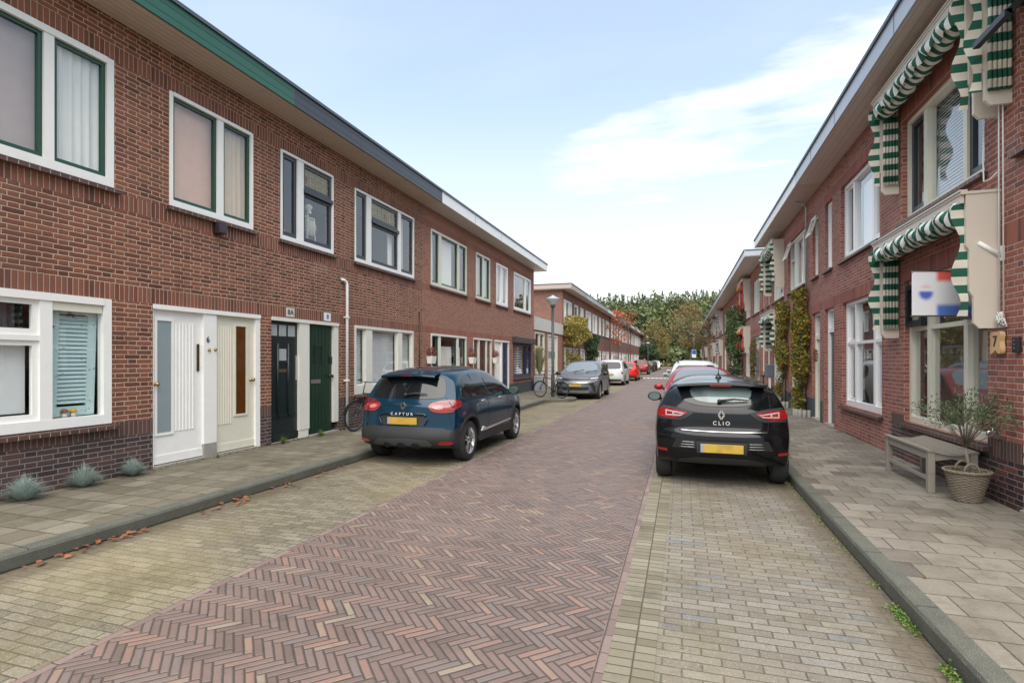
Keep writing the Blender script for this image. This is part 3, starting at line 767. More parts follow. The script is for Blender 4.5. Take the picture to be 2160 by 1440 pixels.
w = window(SL, hB, 10.57, 13.41, 3.93, 5.60, mull=[(11.06, 11.26), (12.54, 12.69)], trans={1: 5.02}, sash=m_anth, inside=[('curtain', 10.62, 10.9, 3.97, 5.5), ('curtain', 12.3, 12.55, 3.97, 4.98), ('curtain', 12.72, 13.1, 3.97, 5.5)], fw=.05, bw=.08, tmat=m_anth, wsash=.07)
leaded(SL, w, 11.31, 12.49, 5.10, 5.50, -.048, n=7)
w = window(SL, hB, 10.56, 13.38, .88, 2.465, mull=[(11.02, 11.30), (12.52, 12.75)], frame=m_offw, sash=m_offw, sashcols=[0, 1, 2], wsash=.03, inside=[('blind', 10.64, 11.0, .96, 2.42), ('blind', 11.32, 12.5, .96, 2.42), ('blind', 12.77, 13.3, .96, 2.42)], fw=.07, bw=.20)
q = MB(); S.box(q, -.12, .02, 7.97, 9.97, 2.40, 2.465); S.box(q, -.12, .0, 8.73, 9.02, .30, 2.399); S.box(q, -.12, .0, 9.81, 9.97, .34, 2.399)
S.box(q, -.12, -.01, 8.73, 9.0, .13, .299)
frB = q.build('door_frame', m_offw, hB)
q = MB(); S.box(q, -.2, .03, 9.02, 9.97, .08, .16); S.box(q, -.2, .0, 7.97, 8.73, .08, .15); q.build('door_stone', m_conc, frB)
q = MB(); S.box(q, -.10, -.06, 7.97, 8.73, .16, 2.40)
S.box(q, -.059, -.03, 7.97, 8.73, .18, .30)
for a in (8.19, 8.47): q.tube([S.p(-.05, a, .62), S.p(-.05, a, 1.98)], .022, 8, s=True)
S.box(q, -.059, -.045, 7.99, 8.17, .60, .66); S.box(q, -.059, -.045, 8.21, 8.45, .60, .66); S.box(q, -.059, -.045, 8.49, 8.70, .60, .66)
S.box(q, -.059, -.04, 8.22, 8.44, 1.60, 1.63)
db = q.build('door', m_doorblk, hB); tag(db, 'black panelled door with three small leaded panes')
q = MB()
for a in (7.99, 8.23, 8.47): S.box(q, -.059, -.055, a, a + .19, 2.12, 2.33)
S.box(q, -.059, -.052, 8.23, 8.42, 1.66, 1.88); q.build('pane', mat_plain('leaded_grey_pane', (.35, .37, .36), .15, var=.5, scale=40), db)
q = MB(); S.box(q, -.059, -.045, 8.22, 8.42, 1.44, 1.50); q.build('letter_slot', m_brass, db)
q = MB(); S.box(q, -.059, -.045, 8.66, 8.73, 1.28, 1.76); q.build('lock_plate', m_steel, db)
q = MB(); S.box(q, -.10, -.06, 9.02, 9.81, .18, 2.40)
for k in range(7): S.box(q, -.0595, -.055, 9.04 + k * .11, 9.14 + k * .11, .22, 2.36)
for r in ((9.24, 9.27, 1.66, 1.96), (9.46, 9.49, 1.66, 1.96), (9.22, 9.51, 1.64, 1.67), (9.22, 9.51, 1.95, 1.98)): S.box(q, -.0545, -.035, *r)
dg_ = q.build('door', m_doorgrn, hB); tag(dg_, 'worn bottle green plank door with a small square pane')
q = MB(); S.box(q, -.0545, -.05, 9.27, 9.46, 1.67, 1.95); q.build('pane', m_black, dg_)
q = MB(); S.box(q, -.0545, -.042, 9.12, 9.42, 1.19, 1.27); q.build('letter_slot', m_steel, dg_)
q = MB(); q.lathe([(0, 0), (.03, 0), (.03, .01), (.012, .014), (.012, .045), (.034, .06), (.034, .078), (0, .09)], c=S.p(-.055, 9.74, 1.33), axis='x', n=14); S.box(q, -.055, -.03, 9.71, 9.79, 1.60, 1.74); q.build('knob', m_black, dg_)
for yy, tx, lab, cc in ((8.46, '8A', 'pale number plate reading 8A above the black door', (.6, .58, .5)), (9.58, '8', 'blue and white enamel number plate above the green door', (.72, .74, .8))):
    e = empty('number_plate', S.p(0, yy, 2.58), 0, lab, 'number plate')
    q = MB(); S.box(q, .001, .012, yy - .11, yy + .11, 2.49, 2.66, bev=.003); q.build('plate', mat_plain('plate_' + tx, cc, .35), e)
    text_mesh('number', tx, .14, S.p(.014, yy, 2.575), ROT_L, m_navy if tx == '8' else m_black, e)
# white plastic pipe
e = empty('downpipe', S.p(.05, 10.2, .13), 0, 'white plastic pipe standing against the wall beside the green door', 'pipe')
q = MB(); q.tube([S.p(.06, 10.20, .13), S.p(.06, 10.20, 3.30), S.p(.055, 10.19, 3.38), S.p(.05, 10.12, 3.42), S.p(.03, 10.03, 3.43)], .032, 10); q.build('tube', m_white, e)
q = MB(); S.box(q, 0, .1, 10.155, 10.245, 1.2, 1.23); S.box(q, 0, .1, 10.155, 10.245, 2.6, 2.63); q.build('clamp', m_white, e)

# --- houses C1, C2 (orange-red brick, white fascia)
def houseC(y0, y1, holes, label, **kw):
    h = house_root(SL, y0, label); h['group'] = G['row']
    b = [(2.47, 2.68, 1), (3.70, 3.885, 1), (5.58, 5.79, 1)] + ([(0, .62, 2)] if kw.get('dark') else [])
    wallmesh(SL, y0, y1, 0, ZT, holes, b, ybreaks=kw.get('yb', ())).build('wall', [m_brickC, m_soldC, m_slate if kw.get('dark') else m_brickC], h, fix=False)
    return h
hC = houseC(13.95, 20.0, [(14.46, 17.22, 1.0, 2.465), (17.87, 19.85, .14, 2.465), (14.46, 17.24, 3.91, 5.58), (18.12, 19.63, 3.91, 5.58)], 'orange-red brick house with dark wooden door behind the dark blue car')
roofslab(SL, hC, 13.95, 20.0, ZT, .62, m_fwhite, mat_plain('soffit_white', (.60, .56, .52), .5))
shell(SL, hC, 13.95, 20.0, ZT, [m_roomdk, m_roomgrey])
window(SL, hC, 14.46, 17.24, 3.91, 5.58, mull=[(15.0, 15.2), (16.45, 16.6)], frame=m_cream, sash=m_green, inside=[('curtain', 14.52, 15.0, 3.97, 5.5), ('curtain', 15.2, 16.4, 3.97, 5.5), ('curtain', 16.62, 17.1, 3.97, 5.5, -.19, mat_plain('curtain_cream', (.66, .58, .42), .9))])
window(SL, hC, 18.12, 19.63, 3.91, 5.58, mull=[(18.80, 18.95)], frame=m_cream, sash=m_green, inside=[('blind', 18.2, 19.5, 3.97, 5.5)])
window(SL, hC, 14.46, 17.22, 1.0, 2.465, mull=[(15.0, 15.15), (16.40, 16.55)], frame=m_offw, sash=m_green, inside=[('curtain', 15.2, 16.4, 1.05, 2.1), ('curtain', 16.6, 17.1, 1.05, 2.1), ('curtain', 14.52, 14.8, 1.05, 2.4)])
q = MB()
for a, b in ((17.87, 17.95), (18.42, 18.52), (19.22, 19.32), (19.77, 19.85)): S.box(q, -.12, 0, a, b, .14, 2.40)
S.box(q, -.12, .02, 17.87, 19.85, 2.401, 2.465)
fr = q.build('door_frame', m_offw, hC)
q = MB(); S.box(q, -.08, -.05, 18.52, 19.22, .16, 2.40)
for k in range(3):
    for a in (18.6, 18.92): S.box(q, -.0495, -.035, a, a + .22, .35 + k * .68, .85 + k * .68)
q.build('door', m_wooddk, hC)
q = MB()
for a, b in ((17.95, 18.42), (19.32, 19.77)): S.box(q, -.07, -.06, a, b, .16, 2.40)
q.build('side_pane', m_amber, fr)
hC2 = houseC(20.0, 26.12, [(20.16, 22.07, .14, 2.465), (22.68, 25.55, .86, 2.60), (20.36, 21.84, 3.91, 5.58), (22.72, 25.50, 3.91, 5.58)], 'orange-red brick end house with grey painted plinth and roller shutter box over its window', dark=True)
roofslab(SL, hC2, 20.0, 26.12, ZT, .62, m_fwhite, mat_plain('soffit_white', (.60, .56, .52), .5), oy1=.35)
shell(SL, hC2, 20.0, 26.12, ZT, [m_roomgrey, m_room], side1=True, brick=m_brickC)
window(SL, hC2, 20.36, 21.84, 3.91, 5.58, mull=[(20.95, 21.05)], frame=m_upvc, sash=m_upvc, inside=[('curtain', 20.45, 21.75, 3.97, 5.5)])
window(SL, hC2, 22.72, 25.50, 3.91, 5.58, mull=[(24.55, 24.68)], frame=m_upvc, sash=m_upvc)
w = window(SL, hC2, 22.68, 25.55, .86, 2.40, mull=[(24.6, 24.75)], trans={1: 2.0}, frame=m_navy, sash=m_navy, inside=[('blind', 22.75, 24.5, .95, 2.3, .11)])
q = MB(); S.box(q, -.1, .22, 22.5, 25.75, 2.42, 2.70, bev=.02); q.build('roller_shutter_box', mat_plain('shutter_box_brown', (.07, .055, .05), .5), w)
q = MB()
for a, b in ((20.16, 20.24), (21.02, 21.16), (21.98, 22.07)): S.box(q, -.12, 0, a, b, .14, 2.40)
S.box(q, -.12, .02, 20.16, 22.07, 2.401, 2.465); fr = q.build('door_frame', m_white, hC2)
q = MB(); S.box(q, -.09, -.05, 20.24, 21.02, .16, 2.40); S.box(q, -.0495, -.04, 20.4, 20.86, .4, 1.3); S.box(q, -.0495, -.045, 20.4, 20.86, 1.6, 2.2); d = q.build('door', m_white, hC2)
q = MB(); S.box(q, -.09, -.05, 21.16, 21.98, .16, 2.40)
for k in range(3):
    for a in (21.24, 21.62): S.box(q, -.0495, -.035, a, a + .26, .35 + k * .68, .88 + k * .68)
d = q.build('door', m_navy, hC2)
# wall flower pots
def leaves(mb, c, rad, n, size, elong=2.0, squash=(1, 1, 1), m=0, shell_=.0):
    for _ in range(n):
        while True:
            v = Vector((rnd.uniform(-1, 1), rnd.uniform(-1, 1), rnd.uniform(-1, 1)))
            if shell_ < v.length <= 1: break
        p = Vector(c) + Vector((v.x * squash[0], v.y * squash[1], v.z * squash[2])) * rad
        leaf(mb, p, size * rnd.uniform(.6, 1.3), elong, m)
def leaf(mb, p, s, elong=2.0, m=0, dirv=None):
    d = dirv or Vector((rnd.gauss(0, 1), rnd.gauss(0, 1), rnd.gauss(0, .7)))
    if d.length < .01: d = Vector((1, 0, 0))
    d = d.normalized(); o = d.cross(Vector((rnd.gauss(0, 1), rnd.gauss(0, 1), rnd.gauss(0, 1))))
    if o.length < .01: o = d.orthogonal()
    o = o.normalized(); w = s / elong
    mb.mesh([p, p + d * s * .5 + o * w * .5, p + d * s, p + d * s * .5 - o * w * .5], [(0, 1, 2, 3)], m)
m_heather = mat_leaf('heather_leaves', [(0, (.20, .04, .03)), (.5, (.30, .09, .06)), (1, (.12, .12, .04))])
for yy, zz, lab in ((14.30, 1.68, 'white wall pot of red heather beside the pipe-side window of the orange house'), (17.55, 1.66, 'white wall pot of red heather left of the dark wooden door'), (20.02, 1.66, 'white wall pot of red heather between the wooden door and the white door')):
    e = empty('wall_flower_pot', S.p(.1, yy, zz), 0, lab, 'flower pot', 'white wall pots of heather')
    q = MB(); q.prism([(.005, zz + .1), (.21, zz + .1), (.17, zz - .12), (.04, zz - .12)], lambda a, b, t: S.p(a, t, b), yy - .14, yy + .14); q.build('pot', m_white, e)
    q = MB(); leaves(q, S.p(.1, yy, zz + .22), .2, 260, .07, 3, (.7, 1, .8)); q.build('flowers', m_heather, e, uv=False, fix=False)
# annex / garage
hG = empty('garage', (XL, 26.12, 0), 0, 'low garage with pale flat parapet and brick piers between the two terraces', 'garage')
holes = [(26.30, 28.30, .9, 3.10), (29.05, 31.60, .14, 3.10)]
wallmesh(SL, 26.14, 32.93, 0, 3.2, holes, []).build('wall', [m_brickC, m_soldC], hG, fix=False)
q = MB(); S.box(q, -6, .06, 26.14, 32.93, 3.201, 3.86); q.build('parapet', mat_plain('parapet_cream', (.55, .53, .48), .6, dirt=.15), hG)
shell(SL, hG, 26.14, 32.93, 3.3, [m_roomdk], mid=3.2)
window(SL, hG, 26.30, 28.30, .9, 3.10, mull=[(27.25, 27.37)], trans={0: 2.3, 1: 2.3}, frame=m_cream, sash=m_cream, detail=1, inside=[('flat', 27.4, 28.2, 1.0, 2.2)])
q = MB()
for a, b in ((29.05, 29.17), (31.35, 31.60)): S.box(q, -.12, 0, a, b, .14, 3.0)
S.box(q, -.12, 0, 29.05, 31.60, 3.001, 3.10); fr = q.build('door_frame', m_cream, hG)
q = MB()
for k in range(13): S.box(q, -.1, -.06, 29.17, 31.35, .15 + k * .22, .355 + k * .22)
d = q.build('garage_door', m_offw, hG)
q = MB(); S.box(q, -.059, -.054, 29.4, 31.1, 1.75, 2.15); q.build('pane', m_frost, d)

# --- far left terrace D
def curt_any(S, y0, y1, z0, z1):
    r = rnd.random()
    if r < .35: return [('curtain', y0 + .1, y1 - .1, z0, z1)]
    if r < .6: return [('flat', y0 + .1, y1 - .1, z0 + (z1 - z0) * rnd.uniform(.1, .6), z1)]
    if r < .8: return [('curtain', y0 + .1, y0 + .5, z0, z1), ('curtain', y1 - .5, y1 - .1, z0, z1)]
    return []
ORD = ['first', 'second', 'third', 'fourth', 'fifth', 'sixth', 'seventh', 'eighth', 'ninth', 'tenth', 'eleventh', 'twelfth', 'thirteenth', 'fourteenth', 'fifteenth', 'sixteenth', 'seventeenth', 'eighteenth', 'nineteenth', 'twentieth']
yD = 32.95; wD = 5.72
fm = [m_fbrown, m_fgrey, m_fgrey, m_fwhite, m_fblack, m_fgrey, m_fblack, m_fwhite, m_fgrey, m_fwhite, m_fgrey, m_fbrown, m_fgrey, m_fwhite]
fdesc = {id(m_fbrown): 'taupe', id(m_fgrey): 'grey', id(m_fwhite): 'white', id(m_fblack): 'dark'}
dm = [m_white, m_green, m_navy, m_reddoor, m_wooddk, m_offw]; dname = ['white', 'green', 'navy', 'red', 'brown', 'cream']
ddoor = [0, 5, 0, 3, 1, 2, 4, 0, 3, 5, 1, 0, 2, 4]
for k in range(14):
    y0 = yD + k * wD; y1 = y0 + wD; f = fm[k]
    h = house_root(SL, y0, '%s house of the darker brick terrace beyond the garage, %s fascia and %s door' % (ORD[k], fdesc[id(f)], dname[ddoor[k]])); h['group'] = G['row']
    mir = k % 2 == 1
    def Y(a, b): return (y0 + a, y0 + b) if not mir else (y1 - b, y1 - a)
    U1, U2 = Y(.35, 2.95), Y(3.93, 5.3); G1 = Y(.45, 2.95); D1, G2 = Y(3.3, 4.25), Y(4.45, 5.3)
    holes = [(*U1, 3.88, 5.5), (*U2, 3.88, 5.5), (*G1, .8, 2.46), (*D1, .14, 2.46), (*G2, .14, 2.46)]
    wallmesh(SL, y0, y1, 0, 6.10, holes, [(2.47, 2.68, 1), (5.5, 6.10, 1)] + ([(0, .6, 2)])).build('wall', [m_brickD, m_soldL, m_plinth], h, fix=False)
    roofslab(SL, h, y0, y1, 6.10, .62 if k < 5 else .6, f, m_soffitR, oy0=.3 if k == 0 else 0, oy1=.3 if k == 13 else 0, fh=.26, gut=k < 6)
    shell(SL, h, y0, y1, 6.10, [m_roomdk, m_room], side0=k == 0, side1=k == 13, brick=m_brickD)
    dt = 1 if k < 6 else 0
    def mu(r): return [(r[0] + (r[1] - r[0]) * .25 - .05, r[0] + (r[1] - r[0]) * .25 + .05), (r[0] + (r[1] - r[0]) * .72 - .05, r[0] + (r[1] - r[0]) * .72 + .05)]
    window(SL, h, *U1, 3.88, 5.5, mull=mu(U1), frame=m_white, sash=m_white, detail=dt, inside=curt_any(SL, *U1, 3.9, 5.4))
    window(SL, h, *U2, 3.88, 5.5, mull=[(sum(U2) / 2 - .04, sum(U2) / 2 + .04)] if k % 3 else [], frame=m_white, sash=m_white, detail=dt, inside=curt_any(SL, *U2, 3.9, 5.4))
    window(SL, h, *G1, .8, 2.46, mull=mu(G1), frame=m_white, sash=m_white, detail=dt, inside=curt_any(SL, *G1, .9, 2.4))
    door_simple(SL, h, *D1, .14, 2.46, dm[ddoor[k]], m_white, transom=2.05, handle=k < 4)
    door_simple(SL, h, *G2, .14, 2.46, dm[ddoor[k - 1]], m_white, transom=2.05, handle=False)
    if k in (3, 7):
        q = MB(); S.box(q, .002, .12, y1 - .25, y1 + .25, .1, 6.07); q.build('pilaster', m_brickD, h)
    if k == 13:
        q = MB(); q.box(XL - 2.2, XL - 1.5, y1 - 1.2, y1 - .5, 6.3, 8.3); q.build('chimney', m_brickC, h)
# ------------------------------------------------------------------ right row
ZR = 6.02
S = SR
def houseR(y0, y1, holes, label, extra=(), fmat=None, smat=None, roof=True, over=.60, zt=ZR, mats=None, brick=None, **kw):
    h = house_root(SR, y0, label); h['group'] = G['row']
    b = [(2.88, 3.12, 1), (5.38, 5.60, 1)] + list(extra)
    wallmesh(SR, y0, y1, 0, zt, holes, b).build('wall', mats or [m_brickR, m_soldR, m_plinthR, m_plinthS, m_slate], h, fix=False)
    if roof: roofslab(SR, h, y0, y1, zt, over, fmat or m_fgrey, smat or m_soffitR, **kw)
    return h
hR1 = houseR(4.6, 10.25, [(5.75, 6.70, .14, 2.88), (7.36, 9.74, .73, 2.88), (5.55, 6.75, 3.82, 5.36), (7.42, 9.82, 3.82, 5.36)],
             'red brick house with green striped awnings, wooden number 7 and bench in front', extra=[(0, .62, 2), (.62, .82, 3)], fh=.24)
shell(SR, hR1, 4.6, 10.25, ZR, [mat_plain('room_sand', (.40, .36, .30), .9), m_room], side0=True, brick=m_brickR)
w = window(SR, hR1, 7.36, 9.74, .73, 2.88, mull=[(7.98, 8.08), (9.02, 9.12)], trans={0: 2.14, 1: 2.14, 2: 2.14}, frame=m_cream, sash=m_cream, sashcols=[], fw=.07, bw=.09, inside=[('flat', 7.46, 7.56, .85, 2.1), ('flat', 9.14, 9.3, .85, 2.1)])
q = MB()
for a, b in ((7.43, 7.98), (9.12, 9.67)):
    for r in ((a, a + .07, 2.17, 2.80), (b - .07, b, 2.17, 2.80), (a + .07, b - .07, 2.17, 2.26), (a + .07, b - .07, 2.73, 2.80)): S.box(q, -.06, .004, *r)
q.build('sash', m_black, w)
w = window(SR, hR1, 7.42, 9.82, 3.82, 5.36, mull=[(8.0, 8.1), (9.12, 9.24)], frame=m_cream, sash=m_anth, sashcols=[0, 2], wsash=.07, inside=[('blind', 7.5, 7.98, 3.9, 5.3), ('blind', 8.12, 9.1, 3.9, 5.3)])
w = window(SR, hR1, 5.55, 6.75, 3.82, 5.36, mull=[(6.1, 6.2)], trans={1: 4.75}, frame=m_cream, sash=m_cream, sashcols=[], inside=[])
q = MB()   # black top-hung vent sash standing open
def vent(q, y0, y1, zt, hgt, ang, t=.05, m=0, w_=.04, S=SR):
    dx, dz = math.sin(ang) * hgt, math.cos(ang) * hgt
    for ya, yb_ in ((y0, y0 + t), (y1 - t, y1)):
        q.bar(S.p(0.02, (ya + yb_) / 2, zt), S.p(.02 + dx, (ya + yb_) / 2, zt - dz), w_, t, m, up=(0, 1, 0))
    q.bar(S.p(.02 + dx, y0, zt - dz), S.p(.02 + dx, y1, zt - dz), w_, t, m); q.bar(S.p(.02, y0, zt), S.p(.02, y1, zt), w_, t, m)
    g = MB(); g.face([S.p(.02, y0 + t, zt - .02), S.p(.02, y1 - t, zt - .02), S.p(.02 + dx, y1 - t, zt - dz), S.p(.02 + dx, y0 + t, zt - dz)])
    return g
g = vent(q, 6.16, 6.74, 5.30, .52, .75, .06, w_=.06); f = q.build('open_vent', m_black, w); g.build('pane', m_glass, f)
door_simple(SR, hR1, 5.75, 6.70, .14, 2.88, m_cream, m_cream, transom=2.2)
# --- R2
hR2 = houseR(10.25, 14.78, [(10.70, 13.08, .72, 2.88), (13.74, 14.57, .14, 2.88), (10.80, 13.2, 3.80, 5.38), (13.90, 14.56, 3.80, 5.38)],
             'red brick house with white plastic frames and narrow dark front door', fh=.24)
shell(SR, hR2, 10.25, 14.78, ZR, [mat_plain('room_light', (.5, .5, .47), .9), m_room])
w = window(SR, hR2, 10.70, 13.08, .72, 2.88, mull=[(11.28, 11.38), (12.4, 12.5)], trans={0: 2.02, 1: 2.02, 2: 2.02}, frame=m_upvc, sash=m_upvc, sashcols=[0, 2], fw=.08, bw=.11, inside=[('curtain', 10.8, 11.0, .85, 2.75), ('curtain', 12.65, 13.0, .85, 2.75)])
w = window(SR, hR2, 10.80, 13.2, 3.80, 5.38, mull=[(11.35, 11.45), (12.5, 12.6)], frame=m_upvc, sash=m_upvc, sashcols=[0, 2], fw=.08, bw=.10, inside=[('flat', 11.5, 12.5, 3.9, 5.2), ('flat', 12.6, 12.8, 3.9, 5.2)])
w = window(SR, hR2, 13.90, 14.56, 3.80, 5.38, frame=m_upvc, sash=m_upvc, fw=.07)
d = door_simple(SR, hR2, 13.74, 14.57, .14, 2.88, m_anth, m_upvc, transom=2.32, glasspos=(14.08, 14.24, .9, 2.15), glassmat=m_black, handle='l')
# --- R3
hR3 = houseR(14.78, 19.52, [(15.02, 15.87, .14, 2.88), (16.73, 18.95, .69, 2.75), (15.22, 15.84, 3.82, 5.38), (16.73, 19.22, 3.82, 5.40)],
             'red brick house with sage green front door between the dark door and the autumn climbers', extra=[(0, .66, 4)], fh=.22, fmat=m_fwhite, smat=mat_plain('soffit_beige', (.50, .42, .36), .4, dirt=.2))
shell(SR, hR3, 14.78, 19.52, ZR, [m_roomdk, m_room])
w = window(SR, hR3, 16.73, 18.95, .69, 2.75, mull=[(17.3, 17.38), (18.3, 18.38)], trans={0: 2.0, 1: 2.0, 2: 2.0}, frame=m_offw, sash=m_offw, inside=[('curtain', 17.4, 18.3, .8, 2.6)])
w = window(SR, hR3, 16.73, 19.22, 3.82, 5.40, mull=[(17.3, 17.4), (18.5, 18.6)], trans={2: 4.8}, frame=m_offw, sash=m_offw, sashcols=[1], inside=[('flat', 17.3, 18.5, 3.9, 5.3)], opens=(3,))
q = MB(); g = vent(q, 18.62, 19.15, 5.32, .46, .30, .055); f = q.build('open_vent', m_offw, w); g.build('pane', m_glass, f)
w = window(SR, hR3, 15.22, 15.84, 3.82, 5.38, trans={0: 4.85}, frame=m_offw, sash=m_offw, opens=(1,))
q = MB(); g = vent(q, 15.25, 15.81, 5.31, .44, .30, .055); f = q.build('open_vent', m_offw, w); g.build('pane', m_glass, f)
d = door_simple(SR, hR3, 15.02, 15.87, .14, 2.88, m_sage, m_offw, transom=2.2, handle='l')
q = MB(); t_ = []
for k in range(60):
    a = 2 * PI * k / 60; leaves(q, S.p(.02, 15.42 + .13 * math.cos(a), 1.78 + .13 * math.sin(a)), .035, 8, .035)
q.build('wreath', m_heather, d, uv=False, fix=False)
# rain pipe between R2/R3
e = empty('rain_pipe', S.p(.05, 16.35, 3), 0, 'thin grey rain pipe on the wall beside the autumn climber', 'pipe')
q = MB(); q.tube([S.p(.35, 16.35, 6.0), S.p(.12, 16.35, 5.93), S.p(.05, 16.35, 5.8), S.p(.05, 16.35, 2.95)], .022, 8); q.build('tube', m_fgrey, e)
# R4..R20
yb = [19.52]
for k in range(17): yb.append(yb[-1] + 4.65)
SHR = [('R4', 0)]
rl = ['cream', 'white', 'brown', 'navy', 'green', 'white', 'red']
rm = [m_cream, m_white, m_wooddk, m_navy, m_green, m_white, m_reddoor]
for k in range(17):
    y0, y1 = yb[k], yb[k + 1]; A = k % 2 == 0     # A: window first, then door
    w0, w1 = (y0 + .45, y0 + 2.9) if A else (y1 - 2.9, y1 - .45)
    d0_, d1_ = (y1 - 1.15, y1 - .3) if A else (y0 + .3, y0 + 1.15)
    c = k % 7; dt = 1 if k < 8 else 0
    far = k > 11
    h = houseR(y0, y1, [(w0, w1, .72, 2.75), (d0_, d1_, .14, 2.75), (w0, w1, 3.82, 5.40), (d0_ + .1, d1_ - .1, 3.82, 5.40)],
               '%s house of the right row beyond the autumn climbers, %s front door' % (ORD[k], rl[c]), extra=[(0, .66, 4)], fh=.22,
               roof=k > 0, over=.8, fmat=m_fgrey if k else m_fwhite, smat=m_soffitR, oy0=.03 if k == 1 else .0, gut=k < 8, zt=ZR if k < 1 else (5.97 if k < 12 else 5.85))
    if k == 0:
        roofslab(SR, h, y0, 22.6, ZR, .60, m_fwhite, m_soffitR, oy1=.02, fh=.22); roofslab(SR, h, 22.65, y1, ZR, .03, m_fbrown, m_soffitR, fh=.20, gut=False)
    shell(SR, h, y0, y1, 5.95, [m_roomdk, m_room], side1=k == 16, brick=m_brickR)
    mm = [(w0 + .6, w0 + .7), (w0 + 1.75, w0 + 1.85)]
    window(SR, h, w0, w1, .72, 2.75, mull=mm, trans={0: 2.1, 1: 2.1, 2: 2.1} if k < 6 else None, frame=m_offw, sash=m_offw, detail=dt, inside=curt_any(SR, w0, w1, .8, 2.6))
    window(SR, h, w0, w1, 3.82, 5.40, mull=mm, frame=m_offw, sash=m_offw, detail=dt, inside=curt_any(SR, w0, w1, 3.9, 5.3))
    window(SR, h, d0_ + .1, d1_ - .1, 3.82, 5.40, frame=m_offw, sash=m_offw, detail=dt)
    door_simple(SR, h, d0_, d1_, .14, 2.75, rm[c], m_offw, transom=2.2, handle=k < 4)

# ------------------------------------------------------------------ awnings (box awnings with wooden cheeks)
def awning(y0, y1, z0, z1, label, front, side, depth=.33, detail=True, solid=None):
    S = SR; e = empty('awning', S.p(0, (y0 + y1) / 2, z1), 0, label, 'awning', 'box awnings over the windows of the right row')
    q = MB()
    S.box(q, .002, depth + .03, y0 - .03, y1 + .03, z1 - .03, z1)
    S.box(q, depth - .01, depth + .02, y0, y1, z1 - .12, z1 - .031); S.box(q, depth - .03, depth + .045, y0 - .03, y1 + .03, z1 + .001, z1 + .02)
    q.build('canopy_board', m_beige, e)
    for yy, sg in ((y0, -1), (y1, 1)):
        q = MB(); h = z1 - .031; b = z0
        zz = h - (h - b) * .55
        prof = [(.003, h), (depth - .02, h), (depth - .02, zz + .25), (depth - .05, zz + .2), (depth - .05, zz - .25), (depth - .09, zz - .32), (depth - .09, b + .06), (depth - .14, b), (.003, b)]
        ya, ybb = (yy - .02, yy + .02)
        q.prism(prof, lambda a, c, t: S.p(a, t, c), ya, ybb)
        q.build('side_board', m_beige, e)
    # gathered cloth: two swags along the front
    if True:
        q = MB(); L_ = y1 - y0; n = max(30, int(L_ / .03))
        def fn(a, b):
            y = y0 + .06 + a * (L_ - .12); sc = abs(math.sin(a * L_ / .30 * PI)) ** .7
            z = z1 - .10 - b * (.13 + .09 * sc) + .012 * math.sin(a * 55)
            d = depth + .02 + .05 * math.sin(b * PI) + .02 * math.sin(a * 41 + b * 4)
            return S.p(d, y, z)
        q.grid(fn, n, 5, 0)
        def fn2(a, b):
            y = y0 + .06 + a * (L_ - .12); d = depth - .005 - b * .20 + .01 * math.sin(a * 63)
            z = z1 - .22 - .06 * math.sin(b * PI) - .015 * abs(math.sin(a * L_ / .13 * PI)) - .05 * b * abs(math.sin(a * L_ / .3 * PI))
            return S.p(d, y, z)
        q.grid(fn2, n, 6, 0)
        q.build('front_cloth', front, e, fix=False)
    for yy, sg in ((y0, 1), (y1, -1)):
        q = MB(); zt, zb = z1 - .13, z0 + .14
        def fs(a, b):
            z = zt + (zb - zt) * b; wv = .045 * math.sin(b * (zt - zb) / .33 * PI * 1.0 + .6)
            return S.p(depth - .03 + a * (.115 + wv) - .03, yy + sg * (.03 + .008 * math.sin(b * 20)) , z)
        q.grid(fs, 3, 36, 0)
        # pleats against the wall
        for k in range(5 if detail else 2):
            d0 = .04 + k * .042 if detail else .06 + k * .09
            q.tube([S.p(d0, yy + sg * .06, zt), S.p(d0 + .006, yy + sg * .065, (zt + zb) / 2), S.p(d0, yy + sg * .05, zb)], .02 if detail else .035, 6)
        q.build('side_cloth', side, e, fix=False)
    return e
awning(7.12, 9.95, 2.02, 3.52, 'green and cream striped awning above the estate agent board', m_fabGy, m_fabG)
awning(7.12, 9.95, 4.30, 5.78, 'green and cream striped awning over the upper window of the number 7 house', m_fabGy, m_fabG)
awning(4.75, 6.90, 4.35, 5.90, 'striped awning at the upper right corner above the black open vent', m_fabGy, m_fabG)
def wn(k):
    y0, y1 = yb[k], yb[k + 1]; return ((y0 + .35, y0 + 3.0) if k % 2 == 0 else (y1 - 3.0, y1 - .35))
AW = [(0, 'green and cream', m_fabG, m_fabGy), (2, 'faded red and orange', m_fabRd, m_fabOr), (6, 'black and white', m_fabN, m_fabN), (8, 'green and white', m_fabG, m_fabGy), (12, 'green and cream', m_fabG, m_fabGy), (13, 'dark and white', m_fabN, m_fabN), (15, 'green and cream', m_fabG, m_fabGy)]
for k, nm, s_, f_ in AW:
    a, b = wn(k)
    awning(a, b, 2.0, 3.35, '%s ground floor awning on the %s house beyond the climbers' % (nm, ORD[k]), f_, s_, depth=.36, detail=k < 3)
    awning(a, b, 4.1, 5.72, '%s upper floor awning on the %s house beyond the climbers' % (nm, ORD[k]), f_, s_, depth=.36, detail=k < 3)
